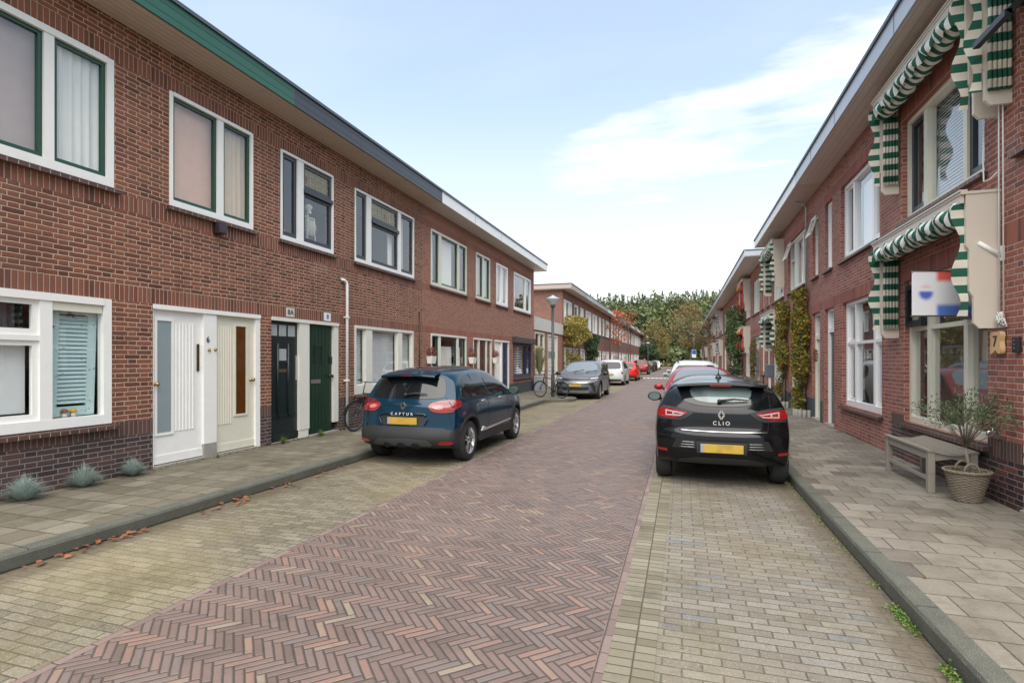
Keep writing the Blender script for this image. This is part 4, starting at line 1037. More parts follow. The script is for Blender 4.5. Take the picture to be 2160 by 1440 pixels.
# white awning ropes with knot, cleat and wall bracket
e = empty('awning_rope', S.p(.05, 6.98, 2), 0, 'two white awning ropes hanging knotted above the wooden number 7', 'rope')
q = MB(); q.tube([S.p(.05, 7.02, 5.7), S.p(.05, 7.03, 4), S.p(.04, 7.04, 2.14)], .007, 6); q.tube([S.p(.06, 6.95, 5.7), S.p(.05, 6.95, 4), S.p(.04, 6.96, 2.14)], .007, 6)
q.tube([S.p(.05, 7.32, 4.3), S.p(.05, 7.34, 3.9), S.p(.04, 7.35, 3.68), S.p(.05, 7.2, 3.66), S.p(.04, 7.03, 3.70)], .008, 6)
q.build('cord', m_rope, e)
q = MB()
for k in range(9):
    c = Vector(S.p(.05, 7.0, 2.10)); pts = [c + Vector((rnd.uniform(-.03, .03), rnd.uniform(-.07, .07), rnd.uniform(-.09, .09))) for _ in range(5)]
    q.tube(pts, .010, 6)
q.build('knot', m_rope, e)
e = empty('number_board', S.p(.03, 7.08, 1.87), 0, 'pale wooden board with a black 7 hanging by the bench', 'number board')
q = MB(); pr = []
for k in range(40):
    a = 2 * PI * k / 40; rx = .105 * (1 + .0 * math.cos(2 * a)); c_, s_ = math.cos(a), math.sin(a)
    r = 1 / (abs(c_) ** 3.2 + abs(s_) ** 3.2) ** (1 / 3.2) * (1 + .07 * math.cos(4 * a + PI) + .0) 
    pr.append((7.08 + rx * c_ * r * (1 - .10 * math.cos(3 * s_)), 1.87 + .115 * s_ * r + (-.0 if s_ > 0 else .02 * math.cos(5 * c_))))
q.prism(pr, lambda a, b, t: S.p(t, a, b), .015, .06); q.build('board', mat_plain('pine_wood', (.62, .40, .20), .5, var=.15, scale=12), e)
text_mesh('number', '7', .17, S.p(.063, 7.08, 1.87), ROT_R, m_black, e)
e = empty('intercom', S.p(.02, 6.76, 1.83), 0, 'small black doorbell box at the right of the wooden 7', 'doorbell')
q = MB(); S.box(q, .002, .04, 6.72, 6.82, 1.75, 1.91, bev=.008); q.build('housing', m_black, e)
q = MB()
for z in (1.79, 1.83, 1.87): S.box(q, .0405, .044, 6.76, 6.78, z, z + .012)
q.build('button', m_steel, e)
e = empty('wall_tap', S.p(.02, 7.16, .86), 0, 'small steel wall tap beside the potted olive tree', 'tap')
q = MB(); S.box(q, .002, .012, 7.10, 7.20, .82, .95); q.tube([S.p(.01, 7.15, .89), S.p(.09, 7.15, .89), S.p(.10, 7.15, .85)], .016, 8); q.tube([S.p(.05, 7.15, .89), S.p(.05, 7.15, .93)], .01, 6); q.build('spout', m_steel, e)
e = empty('flag_holder', S.p(.02, 7.2, 2.8), 0, 'small white tube flag holder beside the lower awning', 'flag holder')
q = MB(); S.box(q, .002, .014, 7.02, 7.14, 2.74, 2.90); q.tube([S.p(.01, 7.08, 2.80), S.p(.20, 7.10, 2.95)], .024, 10); q.build('tube', m_white, e)
# estate agent board, hung out from the wall
e = empty('estate_agent_board', (2.92, 7.54, 2.2), 0, 'white estate agent board with blurred red and blue marks hanging under the awning', 'sign board')
def boardmat():
    t = NT('agent_board_print'); s = t.sep(t.n.new('ShaderNodeTexCoord').outputs['Object']); x, z = s[0], s[2]
    def win(a, b, v, f=.035): return t.M('MULTIPLY', t.smooth(v, a - f, a + f), t.M('SUBTRACT', 1.0, t.smooth(v, b - f, b + f)))
    c = t.mix(0.0, (.78, .78, .80), (.78, .78, .80))
    c = t.mix(win(-.07, .5, x), c, t.mix(win(.40, .7, z), t.mix(win(-.2, .125, z), c, (.10, .20, .55)), (.78, .12, .10)))
    r = t.M('SQRT', t.M('ADD', t.M('POWER', t.M('ABSOLUTE', t.M('ADD', x, .20)), 2.0), t.M('POWER', t.M('ABSOLUTE', t.M('SUBTRACT', z, .265)), 2.0)))
    blob = t.M('SUBTRACT', 1.0, t.smooth(r, .05, .115))
    c = t.mix(blob, c, t.mix(t.smooth(z, .26, .30), (.10, .14, .55), t.mix(t.smooth(z, .30, .34), (.78, .78, .8), (.80, .45, .45))))
    t.bsdf(c, .35); return t.mat
Mx = Matrix.Rotation(math.atan2(.22, .66), 4, 'Z')
q = MB(); q.box(-.35, .35, -.012, .012, 0, .51); o = q.build('panel', boardmat(), None); o.parent = e; o.matrix_local = Mx
q = MB(); q.box(-.36, .36, -.016, .016, .5105, .525); q.box(-.36, .36, -.016, .016, -.015, -.0005); q.box(.3505, .42, -.016, .016, .05, .07); q.box(.3505, .42, -.016, .016, .42, .44); o = q.build('bracket', m_steel, None); o.parent = e; o.matrix_local = Mx

# ------------------------------------------------------------------ bench, basket with olive tree
m_teak = planks('weathered_teak', (.27, .235, .19), .35, 1, .75, .01, .6)
b = empty('garden_bench', (3.0, 8.1, PZ), 0, 'weathered grey wooden bench without back against the number 7 house', 'bench')
bx0, bx1, by0, by1, bh = 2.74, 3.22, 7.42, 8.80, .50
for x in (bx0, bx1 - .07):
    for y in (by0, by1 - .07):
        q = MB(); q.box(x, x + .07, y, y + .07, PZ, PZ + bh - .03, bev=.004); q.build('leg', m_teak, b)
q = MB()
for x in (bx0 + .01, bx1 - .04): q.box(x, x + .03, by0 + .071, by1 - .071, PZ + bh - .12, PZ + bh - .032)
for y in (by0 + .015, by1 - .045): q.prism([(bx0 + .071, PZ + bh - .032), (bx1 - .071, PZ + bh - .032), (bx1 - .071, PZ + bh - .13), ((bx0 + bx1) / 2, PZ + bh - .10), (bx0 + .071, PZ + bh - .13)], lambda a, c, t: (a, t, c), y, y + .03)
q.box(bx0 + .02, bx0 + .045, by0 + .071, by1 - .071, PZ + .13, PZ + .17); q.build('apron', m_teak, b)
q = MB(); n = 21
q.box(bx0 - .01, bx0 + .05, by0 - .01, by1 + .01, PZ + bh - .028, PZ + bh, bev=.003); q.box(bx1 - .05, bx1 + .01, by0 - .01, by1 + .01, PZ + bh - .028, PZ + bh, bev=.003)
for k in range(n):
    y = by0 + .01 + k * (by1 - by0 - .03) / (n - 1)
    pts = [(bx0 + .052 + (bx1 - bx0 - .104) * i / 8, PZ + bh - .006 - .035 * math.sin(PI * i / 8)) for i in range(9)]
    pr = pts + [(x, z - .02) for x, z in reversed(pts)]
    q.prism(pr, lambda a, c, t: (a, t, c), y - .022, y + .022)
q.build('seat', m_teak, b)
m_wick = mat_plain('wicker', (.20, .16, .115), .75, var=.45, scale=30, bump=.6)
bc = (2.99, 7.12)
e = empty('wicker_basket', (bc[0], bc[1], PZ), 0, 'grey brown wicker basket planter standing at the end of the bench', 'basket')
q = MB(); H_ = .34; rr = lambda z: .115 + .085 * z / H_
nr = 22
for k in range(nr):
    z = .01 + (H_ - .03) * k / (nr - 1); N = 48
    pts = [(bc[0] + (rr(z) + .006 * math.cos(PI * (j / 2) + PI * k)) * math.cos(2 * PI * j / N), bc[1] + (rr(z) + .006 * math.cos(PI * (j / 2) + PI * k)) * math.sin(2 * PI * j / N), PZ + z) for j in range(N)]
    q.tube(pts, .0085, 5, closed=True)
q.lathe([(0, .01), (.112, .01), (.19, H_ - .05), (.0, H_ - .05)], (bc[0], bc[1], PZ), n=24)
q.build('body', m_wick, e)
q = MB()
for k in range(3): q.tube([(bc[0] + (.205 + .01 * math.sin(j * 1.3 + k * 2)) * math.cos(2 * PI * j / 40), bc[1] + (.205 + .01 * math.sin(j * 1.3 + k * 2)) * math.sin(2 * PI * j / 40), PZ + H_ - .01 + .01 * math.cos(j * 1.3 + k * 2)) for j in range(40)], .010, 5, closed=True)
q.build('rim', m_wick, e)
for sg in (-1, 1):
    q = MB(); q.tube([(bc[0] + .07 * math.cos(PI * i / 12) * 1.0 - .0, bc[1] + sg * .10, PZ + H_ - .02 + .10 * math.sin(PI * i / 12)) for i in range(13)], .012, 6); q.build('handle', m_wick, e)
ol = empty('olive_tree', (bc[0], bc[1], PZ + .28), 0, 'small olive tree with thin grey green leaves growing from the basket', 'tree')
m_bark = mat_plain('bark_grey', (.22, .18, .14), .9, var=.3, scale=15, bump=.7)
m_olive = mat_leaf('olive_leaves', [(0, (.035, .055, .02)), (.45, (.075, .11, .04)), (.8, (.13, .18, .08)), (1, (.20, .24, .14))], trans=.2)
q = MB(); ql = MB()
base = Vector((bc[0], bc[1], PZ + .26)); fork = base + Vector((-.02, .0, .32))
q.tube([base, base + Vector((.012, 0, .15)), fork], [.018, .015, .014], 8)
R2 = random.Random(21)
for k in range(34):
    a = R2.uniform(0, 2 * PI); l = R2.uniform(.35, .66); s_ = R2.uniform(.15, .85)
    d = Vector((math.cos(a) * s_, math.sin(a) * s_, R2.uniform(.55, 1.0))).normalized()
    p1 = fork + d * l * .5 + Vector((R2.gauss(0, .04), R2.gauss(0, .04), .04 + R2.gauss(0, .03))); p2 = fork + d * l + Vector((math.cos(a), math.sin(a), 0)) * .08
    if p2.x > 3.24: p2.x = 3.24
    q.tube([fork, p1, p2], [.006, .004, .002], 4)
    for i in range(52):
        t = R2.uniform(.55, 1.12); p = p1.lerp(p2, (t - .4) / .6) if t > .4 else fork.lerp(p1, t)
        p = p + Vector((R2.gauss(0, .03), R2.gauss(0, .03), R2.gauss(0, .03)))
        leaf(ql, p, R2.uniform(.03, .05), 3.2, 0, (p2 - p1).normalized() + Vector((R2.gauss(0, .7), R2.gauss(0, .7), R2.gauss(0, .6))))
q.build('trunk', m_bark, ol); ql.build('crown', m_olive, ol, uv=False, fix=False)

# ------------------------------------------------------------------ street lamp
def lamp(x, y, label, z0=PZ, h=1.0, grp=True):
    e = empty('street_lamp', (x, y, z0), 0, label, 'street lamp', 'post lamps along the kerb')
    q = MB(); q.lathe([(.075, 0), (.075, .9), (.058, .95), (.058, 3.7), (.0, 3.7)], (x, y, z0), n=16); q.build('pole', mat_plain('lamp_post_grey', (.035, .04, .05), .45), e)
    q = MB(); q.lathe([(.06, 3.70), (.095, 3.74), (.10, 3.80), (.11, 3.82)], (x, y, z0), n=20); q.build('collar', m_zinc, e)
    t = NT('lamp_glass'); t.bsdf((.55, .58, .60), .25, 0, None, Transmission_Weight=.0)
    q = MB(); q.lathe([(.105, 3.821), (.17, 3.90), (.29, 4.03), (.31, 4.06), (.29, 4.075)], (x, y, z0), n=28); q.build('lamp_shade', t.mat, e)
    q = MB(); q.lathe([(.315, 4.06), (.32, 4.075), (.16, 4.15), (.06, 4.19), (.05, 4.22), (0, 4.23)], (x, y, z0), n=28); q.build('cap', mat_plain('lamp_cap_grey', (.33, .35, .37), .35), e)
lamp(-5.12, 21.79, 'grey street lamp with cone lantern beside the parked black bicycle')
lamp(-4.9, 84, 'small distant street lamp by the far end of the left terrace')

# ------------------------------------------------------------------ bicycles
m_tyre = mat_plain('tyre_rubber', (.018, .018, .019), .75, var=.25, scale=30, bump=.2)
m_bike = mat_plain('bicycle_black', (.010, .010, .012), .3, coat=.5)
def bicycle(loc, rz, label, lean=.08, mat=None, crate=None):
    e = empty('bicycle', loc, 0, label, 'bicycle', 'bicycles parked along the houses'); mat = mat or m_bike
    r = .34; F = lambda x, y, z: (x, y, z)
    def M(mb, name, mt, par=None, tx=0.0):
        o = mb.build(name, mt, None); o.parent = par or e; return o
    for x in (-.52, .55):
        q = MB(); q.tube([(x + (r - .018) * math.cos(2 * PI * i / 40), 0, r + (r - .018) * math.sin(2 * PI * i / 40)) for i in range(40)], .018, 7, closed=True)
        w = M(q, 'wheel', m_tyre)
        q = MB(); q.tube([(x + (r - .042) * math.cos(2 * PI * i / 40), 0, r + (r - .042) * math.sin(2 * PI * i / 40)) for i in range(40)], .009, 5, closed=True)
        for i in range(28):
            a = 2 * PI * i / 28; q.tube([(x + .02 * math.cos(a + 1), .02 * (-1) ** i, r + .02 * math.sin(a + 1)), (x + (r - .045) * math.cos(a), 0, r + (r - .045) * math.sin(a))], .0016, 3)
        q.tube([(x, -.05, r), (x, .05, r)], .022, 8); M(q, 'rim', m_steel if mat is not m_bike else m_zinc, w)
        q = MB(); q.grid(lambda a, b: (x + (r + .018) * math.cos(PI * (.12 + a * .95) if x < 0 else PI * (.05 + a * .75)), (b - .5) * .05, r + (r + .018) * math.sin(PI * (.12 + a * .95) if x < 0 else PI * (.05 + a * .75))), 20, 2); M(q, 'mudguard', mat)
    q = MB(); bb = (-.08, 0, .29); hd = (.36, 0, .82); hb = (.40, 0, .66); st = (-.26, 0, .80); ra = (-.52, 0, r)
    q.tube([bb, hb], .018, 8); q.tube([bb, st], .016, 8); q.tube([(-.24, 0, .74), hd], .015, 8); q.tube([hd, hb], .02, 8)
    for s in (-1, 1):
        q.tube([(bb[0], .03 * s, bb[2]), (ra[0], .05 * s, ra[2])], .009, 6); q.tube([(-.24, .02 * s, .74), (ra[0], .05 * s, ra[2])], .008, 6)
        q.tube([(.41, .04 * s, .62), (.55, .05 * s, r)], .011, 6); q.tube([(-.56, .06 * s, .72), (-.52, .05 * s, r)], .006, 5)
    q.box(-.82, -.36, -.07, .07, .71, .722); M(q, 'frame', mat)
    q = MB(); q.tube([hd, (.33, 0, .98), (.31, 0, 1.06)], .013, 6); q.tube([(.16, -.30, 1.08), (.27, -.27, 1.09), (.33, -.08, 1.07), (.33, .08, 1.07), (.27, .27, 1.09), (.16, .30, 1.08)], .011, 6)
    hbar = M(q, 'handlebar', m_zinc)
    q = MB(); q.tube([(.16, -.30, 1.08), (.07, -.31, 1.07)], .017, 8); q.tube([(.16, .30, 1.08), (.07, .31, 1.07)], .017, 8); M(q, 'grip', m_black, hbar)
    q = MB(); q.tube([st, (-.29, 0, .93)], .012, 6); q.prism([(-.44, .08), (-.38, .09), (-.2, .03), (-.14, .02), (-.14, -.02), (-.2, -.03), (-.38, -.09), (-.44, -.08)], lambda a, b, t: (a, b, t), .93, .98); M(q, 'saddle', m_black)
    q = MB(); q.lathe([(0, -.04), (.09, -.04), (.09, -.035), (0, -.035)], bb, 'y', 20); q.tube([(-.08, -.06, .29), (.05, -.06, .18)], .01, 6); q.tube([(-.08, .06, .29), (-.21, .06, .40)], .01, 6)
    q.box(.02, .09, -.15, -.06, .165, .19); q.box(-.25, -.17, .06, .15, .39, .41); M(q, 'crank', m_zinc)
    if crate:
        q = MB(); q.box(-.78, -.42, .09, .24, .38, .70, bev=.03); M(q, 'pannier', crate)
    e.rotation_euler = (lean, 0, rz)
    return e
bicycle((-5.05, 21.15, PZ), math.radians(180 - 22), 'black bicycle chained to the street lamp in front of the grey car', lean=.03)
bicycle((-6.66, 10.52, PZ), math.radians(-97), 'bicycle leaning on the wall behind the dark blue car', lean=-.10)
bicycle((2.85, 22.0, PZ), math.radians(80), 'dark bicycle parked by the walls beyond the black car', lean=.08)
bicycle((2.6, 29.5, PZ), math.radians(100), 'bicycle with a turquoise pannier bag near the leafy green climber', lean=.06, crate=mat_plain('turquoise_bag', (.0, .28, .38), .6))
bicycle((2.7, 31.6, PZ), math.radians(84), 'farther bicycle just beyond the turquoise pannier bag', lean=.06)
# mailbox on post
e = empty('letterbox', (3.0, 21.0, PZ), 0, 'grey letterbox on a white post beside the green striped awning', 'letterbox')
q = MB(); q.box(2.975, 3.025, 20.975, 21.025, PZ, 1.1); q.build('post', m_white, e)
q = MB(); q.box(2.86, 3.14, 20.92, 21.08, 1.05, 1.50, bev=.02); q.build('box', mat_plain('letterbox_grey', (.13, .14, .16), .4), e)
# blue street sign far away
e = empty('traffic_sign', (1.45, 70, PZ), 0, 'small blue and white traffic sign on a pole far down the street', 'traffic sign')
q = MB(); q.tube([(1.45, 70, PZ), (1.45, 70, 4.9)], .045, 8); q.build('pole', m_zinc, e)
q = MB(); q.box(1.2, 1.7, 69.93, 69.95, 1.9, 2.9); q.build('plate', m_white, e)
q = MB(); q.box(1.23, 1.67, 69.92, 69.929, 2.35, 2.87); q.build('blue_field', mat_plain('sign_blue', (.02, .10, .45), .4), e)
# parking lane end: vent tile at left plinth
# ------------------------------------------------------------------ cars
m_carglass = NT('car_glass_dark'); m_carglass.bsdf((.008, .010, .012), .03, 0, None, 0, .5); m_carglass = m_carglass.mat
m_carglassL = NT('car_glass_pale'); _t = m_carglassL; _n = _t.smooth(_t.noise(_t.obj(), 1.6, 3), .42, .6); _t.bsdf(_t.mix(_n, (.04, .05, .05), (.13, .17, .17)), .05, 0, None, 0, .8); m_carglassL = m_carglassL.mat
m_windsky = NT('windscreen_painted_sky'); m_windsky.bsdf((.17, .20, .22), .05, 0, None, 0, .8); m_windsky = m_windsky.mat  # base colour lightened to paint the sky's reflection on windscreens
m_plast = mat_plain('black_plastic', (.017, .018, .019), .6, var=.15)
m_under = mat_plain('underbody_black', (.008, .008, .008), .9)
m_chrome = mat_plain('chrome', (.75, .75, .76), .12, metal=1, var=.02)
m_alloy = mat_plain('alloy_silver', (.50, .50, .51), .3, metal=.85, var=.08)
m_letter = mat_plain('lettering_silver', (.62, .62, .63), .35)
m_alloydk = mat_plain('alloy_dark', (.10, .10, .11), .35, metal=.7)
m_red = mat_plain('tail_light_red', (.24, .006, .008), .12, var=.25, scale=30, coat=.8)
m_reddk = mat_plain('tail_light_dark_red', (.10, .005, .008), .12, var=.3, scale=30, coat=.8)
m_lensdim = mat_plain('lamp_light_guide', (.42, .33, .32), .2, var=.3, scale=40)
m_lenspink = mat_plain('pink_white_lens', (.50, .16, .15), .1, var=.7, scale=22, coat=.8)
m_lens = mat_plain('clear_lens', (.62, .60, .60), .12, var=.2, scale=40, coat=.8)
def platemat():
    t = NT('licence_plate_yellow'); x = t.sep(t.obj())[1]; n = t.smooth(t.noise(t.obj(), 9, 2), .4, .65)
    t.bsdf(t.mix(n, (.46, .29, .04), (.36, .23, .04)), .4); return t.mat
m_plate = platemat()
m_plateblue = mat_plain('licence_plate_blue_band', (.25, .27, .33), .4)

def arcparam(pts):
    pts = [Vector((x, 0, z)) for x, z in pts]; L = [0]
    for a, b in zip(pts, pts[1:]): L.append(L[-1] + (b - a).length)
    def cr(t):
        t = max(0, min(1, t)) * L[-1]
        for i in range(len(pts) - 1):
            if t <= L[i + 1] + 1e-9:
                u = (t - L[i]) / max(1e-9, L[i + 1] - L[i]); p0 = pts[max(i - 1, 0)]; p1 = pts[i]; p2 = pts[i + 1]; p3 = pts[min(i + 2, len(pts) - 1)]
                # centripetal-ish hermite using local chord tangents
                d = (p2 - p1).length
                t1 = ((p2 - p0) / max(1e-6, (p2 - p1).length + (p1 - p0).length)) * d; t2 = ((p3 - p1) / max(1e-6, (p3 - p2).length + (p2 - p1).length)) * d
                return (2 * u**3 - 3 * u**2 + 1) * p1 + (u**3 - 2 * u**2 + u) * t1 + (-2 * u**3 + 3 * u**2) * p2 + (u**3 - u**2) * t2
        return pts[-1]
    return cr

def chaikin(p, it=2):
    for _ in range(it):
        q = []
        for i in range(len(p)):
            a, b = Vector(p[i]), Vector(p[(i + 1) % len(p)]); q += [tuple(a * .75 + b * .25), tuple(a * .25 + b * .75)]
        p = q
    return p

class Car:
    def __init__(s, spec, loc, rz, label, paint, wheels=None, rootname='parked_car', lod=2, yaw=0):
        s.sp = spec; s.paint = paint; s.lod = lod
        s.e = empty(rootname, loc, rz + yaw, label, 'car', 'cars parked along the kerb')
        R, T, F = arcparam(spec['rear']), arcparam(spec['top']), arcparam(spec['front'])
        B0, B1 = R(0), F(0); W = spec['W'] / 2; H = max(z for x, z in spec['top'])
        pr, pf = spec.get('pr', .16), spec.get('pf', .26); wb = spec['wb']; th = spec.get('th', .74); belt = spec['belt']
        xr, xf = min(x for x, z in spec['rear']), max(x for x, z in spec['front'])
        def hw(x, z):
            if z < .3: k = .93 + .05 * z / .3
            elif z < .62: k = .98 + .02 * (z - .3) / .32
            elif z < belt: k = 1.0 - .035 * ((z - .62) / (belt - .62)) ** 2
            else:
                u = min(1.0, (z - belt) / (H - belt)); k = .965 - (.965 - th) * (u * .85 + .15 * u * u)
            t = max(0, (x - wb * .8) / (xf - wb * .8)); k *= 1 - .085 * t ** 2
            t = max(0, (wb * .12 - x) / (wb * .12 - xr)); k *= 1 - spec.get('rt', .07) * t ** 2
            for c in (0, wb):   # haunches
                k += .014 * math.exp(-((x - c) / .42) ** 2 - ((z - .68) / .22) ** 2)
            return W * k
        def P(a, b, c):
            bc = B0.lerp(B1, a); tc = T(a); rc = R(c); fc = F(c)
            bl = (1 - a) * (1 - c) * B0 + a * (1 - c) * B1 + (1 - a) * c * R(1) + a * c * F(1)
            p = (1 - c) * bc + c * tc + (1 - a) * rc + a * fc - bl
            x, z = p.x, p.z; y = b * hw(x, z); ab = abs(b)
            fr = max(0, 1 - a / .10) ** 1.5; ff = max(0, 1 - (1 - a) / .16) ** 1.3
            x += pr * ab ** 3 * fr * (1 if z < belt else 1.0); x -= pf * ab ** 3 * ff
            fz = max(0, (c - .8) / .2) ** 2
            z -= (.022 + .055 * min(1, max(0, (z - belt) / .3))) * ab ** 4 * fz
            return (x, y, z)
        def lin(n, e=.02): return [0, e] + [e + (1 - 2 * e) * i / n for i in range(1, n)] + [1 - e, 1]
        A, Bp, C = lin(46 if lod > 1 else 30, .008), [2 * t - 1 for t in lin(14, .015)], lin(20 if lod > 1 else 14, .02)
        mb = MB()
        def gridf(U, V, fn):
            vs = [fn(u, v) for v in V for u in U]; n = len(U)
            mb.mesh(vs, [(j * n + i, j * n + i + 1, (j + 1) * n + i + 1, (j + 1) * n + i) for j in range(len(V) - 1) for i in range(n - 1)], 0, True)
        gridf(A, Bp, lambda a, b: P(a, b, 1)); gridf(A, Bp, lambda a, b: P(a, b, 0))
        gridf(Bp, C, lambda b, c: P(0, b, c)); gridf(Bp, C, lambda b, c: P(1, b, c))
        gridf(A, C, lambda a, c: P(a, 1, c)); gridf(A, C, lambda a, c: P(a, -1, c))
        o = mb.build('body', [paint, m_under], None, uv=False, weld=.0005)
        md = o.modifiers.new('s', 'SUBSURF'); md.levels = 1; md.render_levels = 1
        s.bake(o)
        bm = bmesh.new(); bm.from_mesh(o.data); s.bvh = BVHTree.FromBMesh(bm); bm.free()
        # wheel arches
        r = spec['r']; cut = MB()
        for cx in (0, wb):
            for sg in (-1, 1):
                y0, y1 = sg * (W - .30), sg * (W + .3); N = 40
                ring = [(cx + (r + .055) * math.cos(2 * PI * j / N), r + (r + .055) * math.sin(2 * PI * j / N)) for j in range(N)]
                cut.prism(ring, lambda a, b, t: (a, t, b), y0, y1, 1)
        co = cut.build('cut', [paint, m_under], None, uv=False)
        bo = o.modifiers.new('b', 'BOOLEAN'); bo.object = co; bo.operation = 'DIFFERENCE'; bo.solver = 'EXACT'; bo.material_mode = 'INDEX'
        s.bake(o); bpy.data.objects.remove(co)
        me = o.data
        for p in me.polygons: p.use_smooth = True
        bm = bmesh.new(); bm.from_mesh(me)
        for e_ in bm.edges:
            if len(e_.link_faces) == 2 and e_.calc_face_angle(0) > math.radians(32): e_.smooth = False
        bm.to_mesh(me); bm.free()
        o.parent = s.e; s.body = o
        s.W = W; s.H = H; s.hw = hw
        s.make_wheels(wheels or m_alloy)
    def bake(s, o):
        bpy.context.view_layer.update(); dg = bpy.context.evaluated_depsgraph_get()
        me = bpy.data.meshes.new_from_object(o.evaluated_get(dg)); o.modifiers.clear(); old = o.data; o.data = me; bpy.data.meshes.remove(old); me.name = 'body'
    def put(s, mb, name, mat, par=None, **kw):
        o = mb.build(name, mat, None, **kw); o.parent = par or s.e; return o
    def make_wheels(s, rimmat):
        r = s.sp['r']; wd = .105; k = .0
        for cx in (0, s.sp['wb']):
            for sg in (-1, 1):
                yc = sg * (s.W - .125)
                q = MB(); q.lathe([(r * .66, -wd), (r * .9, -wd), (r * .97, -wd * .8), (r, -wd * .45), (r, wd * .45), (r * .97, wd * .8), (r * .9, wd), (r * .66, wd)], (cx, yc, r), 'y', 36)
                t = s.put(q, 'wheel', m_tyre, uv=False)
                q = MB(); yo = sg * wd * .78; R_ = r * .66
                q.lathe([(R_ + .008, sg * wd * 1.0), (R_ - .012, sg * wd * .95), (R_ - .02, sg * wd * .3), (R_ - .02, -sg * wd * .9)], (cx, yc, r), 'y', 36)
                q.lathe([(0, yo + sg * .01), (.05, yo + sg * .008), (.06, yo - sg * .015)], (cx, yc, r), 'y', 16)
                for i in range(5):
                    for dlt in (-.17, .17):
                        a = 2 * PI * i / 5 + .3; a2 = a + dlt
                        q.bar((cx + .045 * math.cos(a), yc + yo, r + .045 * math.sin(a)), (cx + (R_ - .012) * math.cos(a2), yc + yo, r + (R_ - .012) * math.sin(a2)), .026, .032, up=(0, 1, 0))
                s.put(q, 'rim', rimmat, t, uv=False)
                q = MB(); q.lathe([(0, sg * wd * .15), (R_ - .022, sg * wd * .15)], (cx, yc, r), 'y', 24); s.put(q, 'brake_disc', m_under, t, uv=False)
    def ray(s, view, a, b, off):
        if view == 'rear': o, d = Vector((-5, a, b)), Vector((1, 0, 0))
        elif view == 'front': o, d = Vector((9, a, b)), Vector((-1, 0, 0))
        elif view == 'left': o, d = Vector((a, 4, b)), Vector((0, -1, 0))
        elif view == 'right': o, d = Vector((a, -4, b)), Vector((0, 1, 0))
        else: o, d = Vector((a, b, 5)), Vector((0, 0, -1))
        h, n, i, _ = s.bvh.ray_cast(o, d); s.ok = h is not None
        if h is None:
            h, n, i, _ = s.bvh.find_nearest(o + d * (4 if view in ('left', 'right') else 4.3)); 
            return h - d * off, d
        if n.dot(d) > 0: n = -n
        s.ok = -n.dot(d) > (.34 if view in ('left', 'right') else .2)
        w = (n * .75 - d * .25)
        return h + w.normalized() * off, d
    def decal(s, pts, view, name, mat, par=None, off=.006, it=2, mb=None, g=.05, flip=False):
        """thin shaped panel laid on the bodywork, with its own edge"""
        pl = chaikin(pts, it) if it else pts
        if flip: pl = [(-a, b) for a, b in pl]
        n = len(pl); xs = [p[0] for p in pl]; ys = [p[1] for p in pl]
        dens = []
        for i in range(n):
            a, b = Vector(pl[i]), Vector(pl[(i + 1) % n]); k = max(1, int((b - a).length / g))
            dens += [tuple(a.lerp(b, j / k)) for j in range(k)]
        n = len(dens)
        def inside(x, y):
            c = False
            for i in range(n):
                x1, y1 = dens[i]; x2, y2 = dens[(i + 1) % n]
                if (y1 > y) != (y2 > y) and x < (x2 - x1) * (y - y1) / (y2 - y1) + x1: c = not c
            return c
        def near(x, y): return min((x - p[0]) ** 2 + (y - p[1]) ** 2 for p in dens) < (g * .35) ** 2
        pts2 = list(dens); x = min(xs) + g / 2
        while x < max(xs):
            y = min(ys) + g / 2
            while y < max(ys):
                if inside(x, y) and not near(x, y): pts2.append((x, y))
                y += g
            x += g
        v, e_, f, *_ = delaunay_2d_cdt([Vector(p) for p in pts2], [(i, (i + 1) % n) for i in range(n)], [list(range(n))], 1, 1e-6)
        vs = []; back = []; bad = set()
        for p in v:
            h, d = s.ray(view, p.x, p.y, off); vs.append(h)
            if not s.ok: bad.add(len(vs) - 1)
            back.append(h + d * (off + .012))
        f = [t for t in f if not any(i in bad for i in t)]
        up = list(range(len(vs)))
        def fd(i):
            while up[i] != i: up[i] = up[up[i]]; i = up[i]
            return i
        for t in f:
            for i in t[1:]: up[fd(i)] = fd(t[0])
        sz = {}
        for t in f: k_ = fd(t[0]); sz[k_] = sz.get(k_, 0) + 1
        if sz: kb = max(sz, key=sz.get); f = [t for t in f if fd(t[0]) == kb]
        q = mb or MB(); q.mesh(vs, [tuple(t) for t in f], 0, True)
        cnt = {}
        for t in f:
            for i in range(len(t)):
                k = tuple(sorted((t[i], t[(i + 1) % len(t)]))); cnt[k] = cnt.get(k, 0) + 1
        bd = [k for k, c in cnt.items() if c == 1]
        nv = len(vs)
        q.mesh(vs + back, [(a, b, nv + b, nv + a) for a, b in bd], 0, False)
        if mb is not None: return None
        return s.put(q, name, mat, par, fix=True)
    def strip(s, pts, view, name, mat, par=None, r=.006, off=.003, flip=False):
        q = MB(); P_ = []
        for (a, b), (c, d) in zip(pts, pts[1:]):
            for i in range(8):
                t = i / 8; P_.append(s.ray(view, (a + (c - a) * t) * (-1 if flip else 1), b + (d - b) * t, off)[0])
        q.tube(P_, r, 6); return s.put(q, name, mat, par, uv=False)
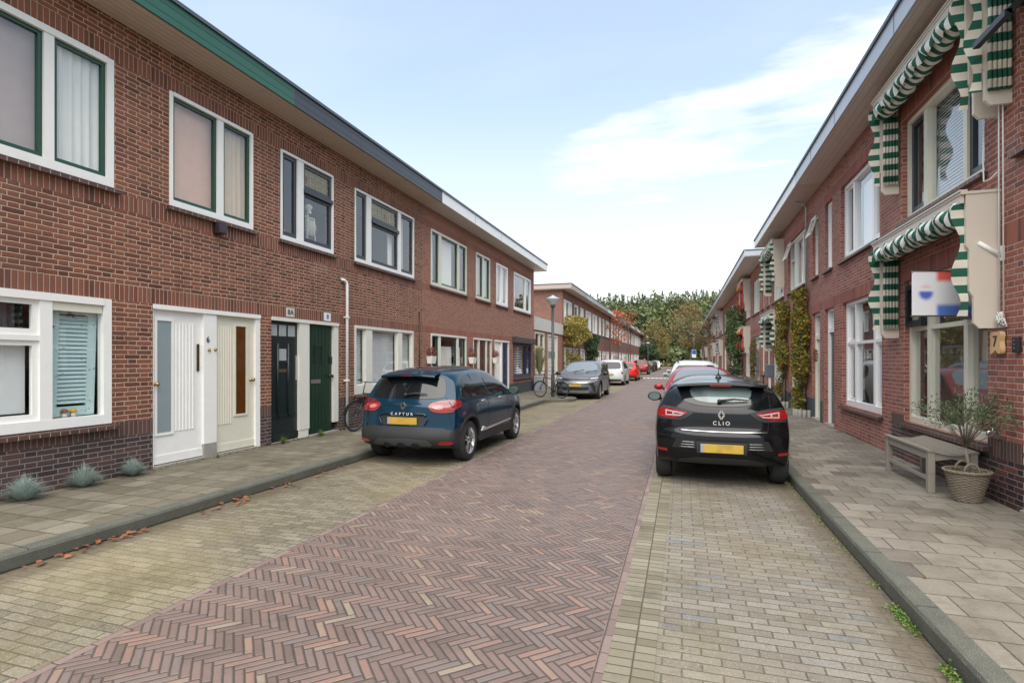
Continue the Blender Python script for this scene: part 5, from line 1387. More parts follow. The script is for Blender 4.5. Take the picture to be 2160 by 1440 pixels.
    def mirror(s, x, z, mat, glassback=True, size=1.0):
        for sg in (-1, 1):
            y = sg * (s.hw(x, z) + .02); q = MB()
            bm = bmesh.new(); bmesh.ops.create_icosphere(bm, subdivisions=3, radius=1)
            for v in bm.verts: v.co = Vector((x + v.co.x * .075 * size if v.co.x > -.55 else x - .55 * .075 * size, y + sg * .13 + v.co.y * .115 * size, z + .06 + v.co.z * .08 * size))
            q.addbm(bm, 0, True)
            o = s.put(q, 'mirror', mat, uv=False)
            q = MB(); q.bar((x + .02, y - sg * .03, z + .0), (x + .01, y + sg * .08, z + .03), .03, .06); s.put(q, 'bracket', m_plast, o, uv=False)
            q = MB(); N = 20; xg = x - .55 * .075 * size - .003
            q.face([(xg, y + sg * .13 + .088 * size * math.cos(2 * PI * j / N), z + .06 + .06 * size * math.sin(2 * PI * j / N)) for j in range(N)]); s.put(q, 'mirror_glass', mat_mirror, o, uv=False)
mat_mirror = mat_plain('mirror_glass', (.22, .28, .27), .03, metal=.9, var=.02)
def sym(p): return p + [(-a, b) for a, b in reversed(p)]

def sidewin(c, polys, pillar=None):
    for v in ('left', 'right'):
        for i, p in enumerate(polys):
            c.decal(p, v, 'side_window', m_carglass, off=.004, it=1, g=.08)

def plate(c, view, z, y=0, w=.26, off=.014, h=.055, band=True):
    q = MB(); x0 = c.ray(view, 0, z, 0)[0].x; sg = -1 if view == 'rear' else 1
    q.box(x0 + sg * .008, x0 + sg * .03, y - w, y + w, z - h, z + h, bev=.003)
    o = c.put(q, 'licence_plate', m_plate)
    if band:
        q = MB(); ys = (w - .045, w) if view == 'rear' else (-w, -w + .045)
        q.box(x0 + sg * .0305, x0 + sg * .032, ys[0], ys[1] - .002, z - h + .003, z + h - .003); c.put(q, 'blue_band', m_plateblue, o)
    return o

# ---- dark blue small crossover
paint_blue = carpaint('paint_deep_blue', (.002, .022, .042), .1, .16, wet=.03)
# even dark teal blue of the lightly metallic coat
cap = dict(W=1.778, wb=2.606, r=.335, belt=1.03, th=.70, pr=.17, pf=.30,
    rear=[(-.64, .27), (-.76, .36), (-.775, .50), (-.735, .60), (-.71, .80), (-.69, .95), (-.635, 1.03), (-.50, 1.25), (-.40, 1.46)],
    top=[(-.40, 1.46), (-.2, 1.50), (.3, 1.55), (.9, 1.566), (1.35, 1.52), (1.75, 1.39), (2.3, 1.10), (2.45, 1.04), (2.95, .96), (3.2, .84)],
    front=[(3.18, .25), (3.36, .36), (3.38, .55), (3.32, .72), (3.2, .84)])
c = Car(cap, (-4.24, 8.33, 0), PI / 2, 'dark blue crossover with black lower bumper parked by the green door', paint_blue)
c.decal(sym([(0, 1.055), (.30, 1.05), (.60, 1.06), (.655, 1.10), (.60, 1.30), (.555, 1.385), (.3, 1.40), (0, 1.405)]), 'rear', 'rear_window', m_carglass, off=.006, it=1)
# roof spoiler
q = MB()
def spo(a, b):
    y = (a - .5) * .97; k = 1 - (abs(a - .5) * 2) ** 3 * .5
    x0, z0 = -.30, 1.492 - .03 * (2 * abs(a - .5)) ** 3; x1, z1 = -.535 - .035 * k, 1.425 - .02 * (2 * abs(a - .5)) ** 2
    pth = [(x0, z0 + .004), (x1, z1 + .012), (x1 - .012, z1 - .01), (x1 + .02, z1 - .028), (x0 + .02, z1 - .03)]
    t = b * 4; i = min(3, int(t)); f = t - i; p = pth[i]; r_ = pth[i + 1]
    return (p[0] + (r_[0] - p[0]) * f, y, p[1] + (r_[1] - p[1]) * f)
q.grid(spo, 24, 16); c.put(q, 'spoiler', paint_blue, uv=False)
q = MB(); q.box(-.583, -.572, -.11, .11, 1.408, 1.428); c.put(q, 'brake_light', m_reddk)
for fl in (False, True):
    L1 = [(.42, .925), (.50, .85), (.66, .835), (.80, .85), (.90, .90), (.90, 1.0), (.80, 1.035), (.62, 1.03), (.46, .985)]
    tl = c.decal(L1, 'rear', 'tail_light', m_red, off=.016, it=2, flip=fl)
    q = MB(); c.decal([(-.70, .87), (-.62, .865), (-.36, .93), (-.30, 1.0), (-.40, 1.035), (-.56, 1.03), (-.70, 1.01)], 'right' if not fl else 'left', '', None, off=.014, mb=q)
    if fl: pass
    c.put(q, 'tail_light_wrap', m_red, tl)
    c.decal([(.47, .935), (.52, .90), (.62, .885), (.66, .905), (.65, .94), (.56, .955)], 'rear', 'lens', m_lenspink, tl, off=.022, it=2, flip=fl)
    c.decal([(.44, .985), (.55, .985), (.70, .975), (.80, .95), (.86, .90), (.87, 1.0), (.80, 1.03), (.62, 1.02)], 'rear', 'lens_upper', m_reddk, tl, off=.020, it=2, flip=fl)
    for k in range(3):
        c.strip([(-.58 + k * .085, .885 + k * .016), (-.54 + k * .08, .90 + k * .016), (-.54 + k * .08, 1.01)], 'left' if fl else 'right', 'light_bar', m_reddk, tl, r=.007, off=.018)
c.decal(sym([(0, .30), (.60, .30), (.80, .30), (.93, .30), (.93, .57), (.74, .56), (.68, .60), (.3, .615), (0, .615)]), 'rear', 'rear_bumper', m_plast, off=.014, it=0, g=.06)
q = MB()
c.decal(sym([(0, .335), (.40, .335), (.52, .335), (.46, .40), (.40, .425), (0, .43)]), 'rear', '', None, off=.034, it=1, mb=q); c.put(q, 'skid_plate', mat_plain('skid_grey', (.045, .047, .05), .4))
for k in (-.25, 0, .25): c.decal([(k - .085, .31), (k - .06, .375), (k + .06, .375), (k + .085, .31)], 'rear', 'bumper_recess', m_under, off=.042, it=1)
for fl in (False, True):
    c.decal([(.60, .345), (.80, .345), (.82, .395), (.62, .40)], 'rear', 'reflector', m_red, off=.022, it=1, flip=fl)
    c.decal([(-.56, .27), (-.70, .3), (-.72, .56), (-.52, .585), (-.43, .585), (-.42, .40)], 'left' if fl else 'right', 'bumper_side', m_plast, off=.012, it=0)
# black sills, arches and chrome line
for v in ('left', 'right'):
    c.decal([(.36, .27), (2.24, .27), (2.24, .40), (1.3, .42), (.36, .40)], v, 'sill_trim', m_plast, off=.012, it=1)
    for cx in (0, 2.606):
        ring = []; r = cap['r']
        for i in range(19): a = math.radians(-8 + i * 196 / 18); ring.append((cx + (r + .12) * math.cos(a), r + (r + .115) * math.sin(a)))
        for i in range(19): a = math.radians(188 - i * 196 / 18); ring.append((cx + (r + .06) * math.cos(a), r + (r + .06) * math.sin(a)))
        c.decal(ring, v, 'arch_trim', m_plast, off=.010, it=0, g=.08)
    c.decal([(.52, .43), (.60, .50), (.70, .47), (2.12, .50), (2.14, .47), (.70, .425)], v, 'chrome_trim', m_chrome, off=.018, it=0)
    c.decal([(-.28, 1.06), (-.22, 1.18), (-.04, 1.33), (.12, 1.41), (.30, 1.425), (.52, 1.07), (.30, 1.045)], v, 'side_window', m_carglass, off=.005, it=1)
    c.decal([(.47, 1.065), (.33, 1.43), (.80, 1.445), (.90, 1.05)], v, 'side_window', m_carglass, off=.006, it=0)
    c.decal([(.98, 1.05), (.90, 1.445), (1.25, 1.425), (1.60, 1.31), (1.98, 1.08), (1.9, 1.045)], v, 'side_window', m_carglass, off=.006, it=1)
    for dx in (.86, 1.98): c.strip([(dx, .45), (dx + .03, .8), (dx - .02, 1.03)], v, 'door_gap', m_under, r=.004, off=-.001)
    c.strip([(.28, .60), (.45, .80), (.40, 1.04)], v, 'door_gap', m_under, r=.004, off=-.001)
    for x in (.50, 1.42): c.strip([(x, .955), (x + .10, .965), (x + .18, .955)], v, 'door_handle', m_chrome, r=.012, off=.018)
c.strip([(-.80, .62), (-.745, .80), (-.70, 1.02), (-.66, 1.08)], 'rear', 'tailgate_gap', m_under, r=.004, off=-.001)
c.strip([(-.80, .62), (-.745, .80), (-.70, 1.02), (-.66, 1.08)], 'rear', 'tailgate_gap', m_under, r=.004, off=-.001, flip=True)
plate(c, 'rear', .705)
c.decal(sym([(0, .64), (.36, .64), (.42, .74), (.38, .80), (0, .80)]), 'rear', 'plate_recess', m_plast, off=.002, it=0)
c.strip([(-.40, .79), (-.36, .815), (0, .82), (.36, .815), (.40, .79)], 'rear', 'tailgate_handle', paint_blue, r=.022, off=.012)
for fl in (False, True): c.strip([(.38, .645), (.44, .76)], 'rear', 'recess_edge', paint_blue, r=.014, off=.008, flip=fl)
def wiper(c, z, y0, y1):
    q = MB(); p0, p1 = c.ray('rear', y0, z, .03)[0], c.ray('rear', y1, z + .015, .03)[0]
    q.tube([p0, p0.lerp(p1, .5) + Vector((-.012, 0, .02)), p1], [.02, .014, .007], 6); q.lathe([(0, -.02), (.028, -.02), (.025, .015), (0, .02)], tuple(p0), 'x', 12); c.put(q, 'wiper', m_plast, uv=False)
wiper(c, 1.10, .0, -.36)
def diamond(c, z, s=.06):
    x = c.ray('rear', 0, z, 0)[0].x - .012; q = MB()
    for (ya, za), (yb_, zb) in (((0, 1.2), (.72, 0)), ((.72, 0), (0, -1.2)), ((0, -1.2), (-.72, 0)), ((-.72, 0), (0, 1.2))):
        q.bar((x, ya * s, z + za * s), (x, yb_ * s, z + zb * s), .022, .02, up=(1, 0, 0))
    c.put(q, 'badge', m_chrome, uv=False)
diamond(c, .935, .055)
def lettering(c, txt, z, size, sp, view='rear'):
    x = c.ray(view, 0, z, 0)[0].x; n = len(txt)
    cu = bpy.data.curves.new('lt', 'FONT'); cu.body = txt; cu.size = size; cu.extrude = .004; cu.align_x = 'CENTER'; cu.align_y = 'CENTER'; cu.space_character = sp
    ob = bpy.data.objects.new('lt', cu); col.objects.link(ob); bpy.context.view_layer.update()
    me = bpy.data.meshes.new_from_object(ob.evaluated_get(bpy.context.evaluated_depsgraph_get())); bpy.data.objects.remove(ob)
    me.materials.clear(); me.materials.append(m_letter)
    # rear view from -x looking +x: right is -y
    R = Matrix(((0, 0, -1, x - .014), (-1, 0, 0, 0), (0, 1, 0, z), (0, 0, 0, 1))) if view == 'rear' else Matrix(((0, 0, 1, x + .006), (1, 0, 0, 0), (0, 1, 0, z), (0, 0, 0, 1)))
    me.transform(R); o = bpy.data.objects.new('lettering', me); col.objects.link(o); o.parent = c.e; return o
lettering(c, 'CAPTUR', .815, .062, 2.0).location = (-.028, 0, 0)
q = MB(); q.tube([(-.12, 0, 1.50), (-.20, 0, 1.66)], [.007, .003], 6); q.lathe([(.03, 0), (.02, .03), (0, .04)], (-.12, 0, 1.50)); c.put(q, 'antenna', m_black, uv=False)
c.mirror(1.98, 1.0, m_plast)
c.decal([(1.45, -.50), (1.45, .50), (2.36, .62), (2.36, -.62)], 'top', 'windscreen', m_carglass, off=.005, it=1)

# ---- black hatchback
paint_black = carpaint('paint_black_wet', (.003, .003, .004), 0, .18, wet=.08)
cli = dict(W=1.732, wb=2.589, r=.315, belt=1.0, th=.66, pr=.20, pf=.30, rt=.06,
    rear=[(-.56, .30), (-.64, .38), (-.665, .55), (-.65, .72), (-.60, .76), (-.59, .90), (-.565, 1.02), (-.43, 1.18), (-.27, 1.35)],
    top=[(-.27, 1.35), (-.1, 1.39), (.4, 1.437), (.9, 1.448), (1.35, 1.40), (1.75, 1.27), (2.25, 1.02), (2.4, .97), (2.9, .89), (3.15, .78)],
    front=[(3.1, .2), (3.26, .3), (3.29, .5), (3.24, .66), (3.15, .78)])
c = Car(cli, (.50, 8.10, 0), PI / 2, 'wet black hatchback parked at the right kerb with its tail to us', paint_black, yaw=math.radians(-.6))
c.decal(sym([(0, 1.055), (.25, 1.06), (.45, 1.10), (.575, 1.19), (.60, 1.23), (.53, 1.325), (.3, 1.345), (0, 1.35)]), 'rear', 'rear_window', m_carglass, off=.006, it=1)
rw = bpy.data.objects[-1] if False else None
q = MB()
def spo2(a, b):
    y = (a - .5) * 1.12; e2 = (2 * abs(a - .5))
    x0, z0 = -.12, 1.388 - .035 * e2 ** 3; x1, z1 = -.455 + .05 * e2 ** 2, 1.352 - .035 * e2 ** 2
    pth = [(x0, z0 + .004), (x1, z1 + .012), (x1 - .010, z1 - .008), (x1 + .02, z1 - .022), (x0 - .05, z1 - .03)]
    t = b * 4; i = min(3, int(t)); f = t - i; p = pth[i]; r_ = pth[i + 1]
    return (p[0] + (r_[0] - p[0]) * f, y, p[1] + (r_[1] - p[1]) * f)
q.grid(spo2, 24, 16); c.put(q, 'spoiler', paint_black, uv=False)
q = MB(); q.box(-.462, -.452, -.13, .13, 1.322, 1.342); c.put(q, 'brake_light', m_red)
for fl in (False, True):
    tl = c.decal([(.40, .970), (.47, .935), (.53, .905), (.70, .895), (.87, .90), (.87, 1.022), (.74, 1.02), (.55, 1.0)], 'rear', 'tail_light', m_red, off=.014, it=1, flip=fl)
    q = MB(); c.decal([(-.62, .88), (-.42, .89), (-.36, .95), (-.40, 1.02), (-.62, 1.03)], 'right' if not fl else 'left', '', None, off=.012, mb=q, it=1); c.put(q, 'tail_light_wrap', m_red, tl)
    q = MB(); a = (.45, .965, .64, .985)
    for pl in ([(.45, .960), (.50, .925), (.70, .920), (.70, .935), (.51, .938)], [(.45, .9605), (.70, .995), (.70, .980), (.50, .953)], [(.685, .936), (.70, .936), (.70, .979), (.685, .979)], [(.59, .939), (.61, .939), (.61, .966), (.59, .964)]):
        c.decal(pl, 'rear', '', None, off=.02, it=0, mb=q, flip=fl)
    c.put(q, 'lens', m_lensdim, tl)
    c.decal([(.33, .98), (.44, .90), (.52, .868), (.87, .865), (.87, 1.055), (.74, 1.05), (.55, 1.03)], 'rear', 'light_surround', m_plast, tl, off=.008, it=0, flip=fl)
    c.decal([(.67, .45), (.82, .45), (.81, .485), (.68, .48)], 'rear', 'reflector', m_red, off=.012, it=0, flip=fl)
    for k in range(3): c.strip([(.33, .53 + k * .032), (.55 - k * .015, .525 + k * .035)], 'rear', 'vent_blade', m_alloy, r=.003, off=.008, flip=fl)
    c.decal([(.30, .51), (.62, .51), (.56, .63), (.31, .63)], 'rear', 'vent', m_under, off=.004, it=0, flip=fl)
    c.strip([(.56, .74), (.575, .9), (.60, 1.03), (.60, 1.22)], 'rear', 'tailgate_gap', m_under, r=.004, off=-.001, flip=fl)
    v = 'left' if fl else 'right'
    c.decal([(.12, 1.05), (.20, 1.29), (.78, 1.325), (.86, 1.02)], v, 'side_window', m_carglass, off=.006, it=1)
    c.decal([(.94, 1.02), (.86, 1.325), (1.2, 1.31), (1.55, 1.21), (1.93, 1.02)], v, 'side_window', m_carglass, off=.006, it=1)
    c.strip([(.88, .35), (.88, .8), (.86, 1.0)], v, 'door_gap', m_under, r=.004, off=-.001)
    c.decal([(.36, .25), (2.22, .25), (2.22, .34), (.36, .34)], v, 'sill_trim', m_plast, off=.008, it=0)
c.decal(sym([(0, .31), (.55, .31), (.52, .36), (.30, .40), (0, .40)]), 'rear', 'diffuser', m_plast, off=.008, it=0)
c.strip([(-.56, .742), (-.3, .735), (0, .732), (.3, .735), (.56, .742)], 'rear', 'chrome_strip', m_chrome, r=.008, off=.006)
plate(c, 'rear', .525)
c.decal(sym([(0, .455), (.30, .455), (.32, .61), (0, .61)]), 'rear', 'plate_recess', m_plast, off=.003, it=0)
wiper(c, 1.115, .02, -.33); diamond(c, .955, .048); lettering(c, 'CLIO', .845, .07, 1.5)
c.mirror(1.95, .96, m_plast, size=1.05)
q = MB(); q.tube([(.15, 0, 1.425), (.08, 0, 1.58)], [.007, .003], 6); q.lathe([(.045, 0), (.02, .035), (.01, .06), (0, .06)], (.15, 0, 1.42)); c.put(q, 'antenna', m_black, uv=False)
c.decal([(1.40, -.47), (1.40, .47), (2.30, .60), (2.30, -.60)], 'top', 'windscreen', m_carglassL, off=.005, it=1)
c.decal(sym([(0, 1.10), (.22, 1.105), (.36, 1.15), (.40, 1.29), (.2, 1.305), (0, 1.305)]), 'rear', 'painted_see_through_light', m_carglassL, off=.009, it=1)  # opaque pale decal painting the daylight seen through the car

# ---- generic parked cars
def gen(kind, loc, rz, label, paint, tail=True, wheels=None, lod=1, lights=m_red, W=None, rack=False, vertical=False, front='plain', plastic=None):
    SP = {
     'suv': dict(W=1.84, wb=2.70, r=.36, belt=1.06, th=.72, rear=[(-.75, .28), (-.85, .42), (-.86, .62), (-.81, .85), (-.77, 1.02), (-.62, 1.28), (-.48, 1.55)], top=[(-.48, 1.55), (-.2, 1.60), (.6, 1.64), (1.2, 1.62), (1.6, 1.52), (2.35, 1.12), (2.5, 1.07), (3.2, 1.0), (3.45, .88)], front=[(3.42, .28), (3.58, .40), (3.60, .62), (3.55, .78), (3.45, .88)]),
     'mpv': dict(W=1.81, wb=2.73, r=.325, belt=1.02, th=.78, rear=[(-.88, .28), (-.98, .42), (-.99, .60), (-.96, .85), (-.93, 1.03), (-.86, 1.3), (-.78, 1.58)], top=[(-.78, 1.58), (-.3, 1.65), (.5, 1.68), (1.2, 1.65), (1.6, 1.54), (2.5, 1.10), (2.65, 1.05), (3.1, .95), (3.35, .82)], front=[(3.3, .22), (3.48, .34), (3.5, .55), (3.45, .7), (3.35, .82)]),
     'hatch': dict(W=1.72, wb=2.50, r=.31, belt=.98, th=.70, rear=[(-.60, .28), (-.69, .40), (-.70, .56), (-.67, .8), (-.63, .97), (-.50, 1.2), (-.38, 1.42)], top=[(-.38, 1.42), (0, 1.47), (.6, 1.49), (1.1, 1.46), (1.5, 1.36), (2.15, 1.03), (2.3, .98), (2.75, .9), (3.0, .78)], front=[(2.98, .22), (3.12, .34), (3.14, .5), (3.08, .66), (3.0, .78)]),
     'elq': dict(W=1.884, wb=2.765, r=.36, belt=1.05, th=.73, pf=.34, rear=[(-.75, .28), (-.85, .42), (-.86, .62), (-.80, .85), (-.75, 1.02), (-.60, 1.28), (-.42, 1.52)], top=[(-.42, 1.52), (-.1, 1.58), (.6, 1.625), (1.25, 1.60), (1.65, 1.50), (2.45, 1.13), (2.60, 1.08), (3.3, 1.0), (3.50, .92)], front=[(3.50, .24), (3.63, .34), (3.66, .55), (3.62, .78), (3.50, .92)])}
    sp = dict(SP[kind])
    if W: sp['W'] = W
    c = Car(sp, loc, rz, label, paint, wheels or m_alloy, lod=lod)
    t0 = [p for p in sp['top']]; Wd = c.W; b = sp['belt']; rx, rz_ = sp['rear'][-1]
    H = c.H
    # rear window, lights, plate
    wt = Wd * (sp['th'] + .02) * .92
    c.decal(sym([(0, b + .05), (wt * .7, b + .05), (wt * 1.08, b + .08), (wt * .98, rz_ - .08), (wt * .6, rz_ - .05), (0, rz_ - .05)]), 'rear', 'rear_window', m_carglass, off=.006, it=1, g=.12)
    for fl in (False, True):
        v = 'left' if fl else 'right'
        L1 = [(Wd * .80, b - .30), (Wd * .98, b - .30), (Wd * .96, b + .12), (Wd * .86, b + .12)] if vertical else [(Wd * .5, b - .14), (Wd * 1.0, b - .16), (Wd * .98, b + .0), (Wd * .55, b - .03)]
        c.decal(L1, 'rear', 'tail_light', lights, off=.012, it=1, g=.1, flip=fl)
        xs = -.12; x1, zt = sp['wb'] * .30, H - .13
        c.decal([(xs - .05, b + .04), (xs + .12, zt - .06), (x1 - .04, zt), (x1, b + .02)], v, 'side_window', m_carglass, off=.006, it=1, g=.12)
        wx = t0[-4][0]
        c.decal([(x1 + .08, b + .02), (x1 + .04, zt), (sp['wb'] * .50, zt - .02), (wx - .68, zt - .12), (wx - .15, b + .02)], v, 'side_window', m_carglass, off=.006, it=1, g=.12)
        for dx in (x1 + .03, wx - .25): c.strip([(dx, .4), (dx, .8), (dx, b - .02)], v, 'door_gap', m_under, r=.004, off=-.001)
        for x in (.42, x1 + .2): c.strip([(x, b - .1), (x + .16, b - .1)], v, 'door_handle', paint, r=.012, off=.015)
    if tail: plate(c, 'rear', b - .30 if kind != 'suv' else .78)
    c.decal(sym([(0, .30), (Wd * .8, .30), (Wd * .8, .40), (0, .42)]), 'rear', 'rear_valance', plastic or m_plast, off=.008, it=0, g=.12)
    wy = Wd * sp['th'] * .86; xw = t0[-4][0]
    c.decal([(xw - .92, -wy), (xw - .96, 0), (xw - .92, wy), (xw - .08, Wd * .80), (xw + .0, 0), (xw - .08, -Wd * .80)], 'top', 'windscreen', m_windsky if not tail else m_carglass, off=.006, it=1, g=.12)
    fx = sp['front'][-1][0]
    # front end
    if front == 'elq':
        c.decal(sym([(0, .80), (.35, .805), (.66, .84), (.70, .885), (.35, .88), (0, .885)]), 'front', 'grille', m_black, off=.008, it=0)
        c.decal(sym([(0, .745), (.42, .75), (.70, .78), (.86, .85), (.86, .80), (.72, .73), (.42, .685), (0, .68)]), 'front', 'silver_panel', mat_plain('silver_panel', (.42, .44, .46), .25, metal=.6), off=.016, it=0)
        c.decal(sym([(0, .42), (.48, .42), (.58, .50), (.52, .53), (0, .53)]), 'front', 'lower_grille', m_black, off=.010, it=0)
        c.decal(sym([(0, .28), (.5, .28), (.6, .33), (.5, .365), (0, .365)]), 'front', 'skid_plate', m_fgrey, off=.014, it=0)
        plate(c, 'front', .60)
        for fl in (False, True):
            c.decal([(.60, .86), (.88, .90), (.88, .93), (.62, .895)], 'front', 'headlight', m_lens, off=.012, it=0, flip=fl)
            c.decal([(.52, .68), (.74, .71), (.74, .61), (.66, .60)], 'front', 'lamp_recess', m_black, off=.012, it=0, flip=fl)
            c.decal([(.62, .58), (.80, .62), (.82, .36), (.74, .36)], 'front', 'air_curtain', m_plast, off=.008, it=0, flip=fl)
            for cx in (0, 2.765):
                ring = []; r = .36
                for i in range(15): a = math.radians(-8 + i * 196 / 14); ring.append((cx + (r + .11) * math.cos(a), r + (r + .11) * math.sin(a)))
                for i in range(15): a = math.radians(188 - i * 196 / 14); ring.append((cx + (r + .06) * math.cos(a), r + (r + .06) * math.sin(a)))
                c.decal(ring, 'left' if fl else 'right', 'arch_trim', m_plast, off=.010, it=0, g=.1)
        q = MB()
        for yy in (-.3, .25): q.tube([c.ray('top', 2.45, yy, .02)[0], c.ray('top', 2.28, yy + .45, .02)[0]], .012, 5)
        c.put(q, 'wiper', m_black, uv=False)
    else:
        for fl in (False, True): c.decal([(Wd * .5, .68), (Wd * .9, .72), (Wd * .92, .80), (Wd * .6, .76)], 'front', 'headlight', m_lens, off=.010, it=1, flip=fl)
        c.decal(sym([(0, .34), (Wd * .6, .34), (Wd * .5, .52), (0, .52)]), 'front', 'grille', m_black, off=.008, it=0)
        if not tail: plate(c, 'front', .58)
    if rack:
        for sg in (-1, 1):
            q = MB(); y = sg * (Wd * sp['th'] - .09); q.tube([(-.3, y, H - .07), (-.2, y, H + .03), (1.2, y, H + .045), (1.35, y, H - .04)], .016, 6); c.put(q, 'roof_rail', m_black, uv=False)
    c.mirror(xw - .28, b - .04, paint if kind != 'elq' else m_black, size=1.0)
    return c
N_ = -PI / 2; P_ = PI / 2
pg = carpaint('paint_steel_grey', (.10, .105, .12), .5, .3, wet=.05)
ps = carpaint('paint_silver', (.46, .49, .50), .5, .3)
pr_ = carpaint('paint_bright_red', (.50, .012, .010), 0, .3)
pdr = carpaint('paint_dark_red', (.20, .010, .014), .4, .3)
pdg = carpaint('paint_dark_green', (.015, .045, .04), .4, .3)
pbk = carpaint('paint_black', (.012, .013, .015), 0, .3)
pw = carpaint('paint_white', (.70, .72, .72), 0, .3)
prr = carpaint('paint_wine_red', (.24, .015, .02), .3, .3, wet=.1)
gen('elq', (-4.24, 25.75, 0), N_, 'grey electric crossover facing us behind the lamp post', pg, tail=False, front='elq', lod=2)
gen('mpv', (-4.42, 35.6, 0), P_, 'silver people carrier parked behind the grey crossover', ps, vertical=True, rack=True)
gen('hatch', (-4.15, 43.2, 0), P_, 'small bright red hatchback beyond the silver people carrier', pr_, vertical=True)
gen('suv', (-4.40, 61.5, 0), P_, 'dark red crossover parked beyond the road hump', pdr)
gen('hatch', (-4.35, 74.0, 0), P_, 'dark green hatchback just beyond the dark red crossover', pdg, lights=m_red)
gen('hatch', (-4.35, 82.0, 0), P_, 'black small car between the dark green and the white car', pbk)
gen('hatch', (-4.2, 93.0, 0), N_, 'white small car farthest along the left kerb', pw, tail=False)
gen('hatch', (.47, 15.9, 0), N_, 'wine red car directly in front of the black hatchback, facing us', prr, tail=False, W=1.80, lod=2)
gen('suv', (.45, 19.4, 0), P_, 'silver car with roof rails two cars ahead of the black hatchback', ps, rack=True)
gen('suv', (.42, 26.3, 0), P_, 'white car farthest ahead in the right parking lane', pw)
# ------------------------------------------------------------------ vegetation
m_forest = mat_leaf('wood_leaves', [(0, (.06, .085, .035)), (.4, (.11, .14, .055)), (.7, (.165, .19, .075)), (1, (.24, .25, .11))], trans=.2)
m_ivyA = mat_leaf('climber_autumn_leaves', [(0, (.05, .085, .02)), (.4, (.12, .15, .03)), (.62, (.30, .24, .04)), (.8, (.48, .29, .03)), (1, (.40, .14, .04))])
m_ivyY = mat_leaf('climber_yellow_leaves', [(0, (.07, .09, .02)), (.4, (.18, .19, .04)), (.7, (.42, .31, .06)), (1, (.50, .25, .05))])
m_ivyG = mat_leaf('climber_green_leaves', [(0, (.03, .06, .018)), (.5, (.08, .125, .035)), (1, (.18, .21, .06))])
m_redl = mat_leaf('red_autumn_leaves', [(0, (.25, .06, .03)), (.5, (.50, .10, .05)), (.8, (.60, .18, .06)), (1, (.30, .16, .05))])
m_brownl = mat_leaf('bronze_autumn_leaves', [(0, (.09, .08, .03)), (.4, (.17, .14, .05)), (.75, (.26, .17, .06)), (1, (.40, .16, .07))])
m_orl = mat_leaf('orange_green_leaves', [(0, (.07, .09, .025)), (.45, (.15, .15, .04)), (.75, (.32, .19, .05)), (1, (.45, .14, .05))])
m_dgl = mat_leaf('dark_shrub_leaves', [(0, (.02, .045, .02)), (.5, (.045, .085, .035)), (1, (.10, .14, .06))])
m_trunk = mat_plain('trunk_bark', (.10, .085, .065), .9, var=.3, scale=10, bump=.6)

def quadleaf(mb, p, s, m=0):
    d = Vector((rnd.gauss(0, 1), rnd.gauss(0, 1), rnd.gauss(0, .8))).normalized(); o = d.orthogonal().normalized()
    o = (Matrix.Rotation(rnd.uniform(0, 6.28), 3, d) @ o)
    mb.mesh([p - d * s * .5, p + o * s * .35, p + d * s * .5, p - o * s * .35], [(0, 1, 2, 3)], m)
def blobs_crown(mb, c, R, H, nb, nl, size, low=.25, seed=1, squashy=1.0):
    rr = random.Random(seed)
    for _ in range(nb):
        a = rr.uniform(0, 2 * PI); u = rr.uniform(-1, 1); k = rr.uniform(.35, .95)
        bc = Vector((math.cos(a) * R * k * math.sqrt(max(0, 1 - u * u)), math.sin(a) * R * k * math.sqrt(max(0, 1 - u * u)), u * H / 2 * .85)); br = R * rr.uniform(.22, .42)
        for _ in range(nl):
            v = Vector((rr.gauss(0, 1), rr.gauss(0, 1), rr.gauss(0, 1))).normalized() * br * rr.uniform(.55, 1.05)
            quadleaf(mb, Vector(c) + bc + v, size * rr.uniform(.6, 1.4))
def tree(x, y, h, R, label, mat, nb, nl, size, clear=.35, seed=1, trunk_r=.1, grp='street trees in autumn leaf', sparse_mat=None, name='street_tree'):
    e = empty(name, (x, y, PZ if abs(x) < 7 else 0), 0, label, 'tree', grp); rr = random.Random(seed); z0 = 0.0
    q = MB(); top = h * .8; q.tube([(x, y, z0), (x + rr.uniform(-.1, .1), y, h * .35), (x + rr.uniform(-.2, .2), y, top)], [trunk_r, trunk_r * .75, trunk_r * .25], 8)
    for k in range(14):
        t = rr.uniform(clear, .75); a = rr.uniform(0, 2 * PI); p0 = Vector((x, y, h * t)); l = R * rr.uniform(.6, 1.0)
        p2 = p0 + Vector((math.cos(a) * l, math.sin(a) * l, l * rr.uniform(.5, 1.1))); p1 = p0.lerp(p2, .5) + Vector((0, 0, -.08 * l))
        q.tube([p0, p1, p2], [trunk_r * .4, trunk_r * .25, trunk_r * .08], 5)
        for j in range(3):
            b = p0.lerp(p2, rr.uniform(.4, .95)); d = Vector((rr.gauss(0, 1), rr.gauss(0, 1), rr.gauss(.3, .6))).normalized() * l * .4; q.tube([b, b + d], [trunk_r * .12, trunk_r * .04], 4)
    q.build('trunk', m_trunk, e)
    ql = MB(); hc = h * (1 - clear)
    blobs_crown(ql, (x, y, h * clear + hc / 2), R, hc, nb, nl, size, seed=seed + 5); ql.build('crown', mat, e, uv=False, fix=False); return e
tree(-5.75, 52, 6.6, 1.25, 'thin street tree with sparse red leaves by the left terrace', m_redl, 26, 34, .13, clear=.42, seed=3, trunk_r=.07)
tree(-5.6, 60, 7.6, 1.5, 'nearly bare slender tree behind the red leaved tree', m_redl, 10, 22, .12, clear=.45, seed=33, trunk_r=.07)
tree(-4.7, 101, 9.2, 2.8, 'orange and green rounded tree at the end of the left parking row', m_orl, 50, 130, .2, clear=.10, seed=8, trunk_r=.16)
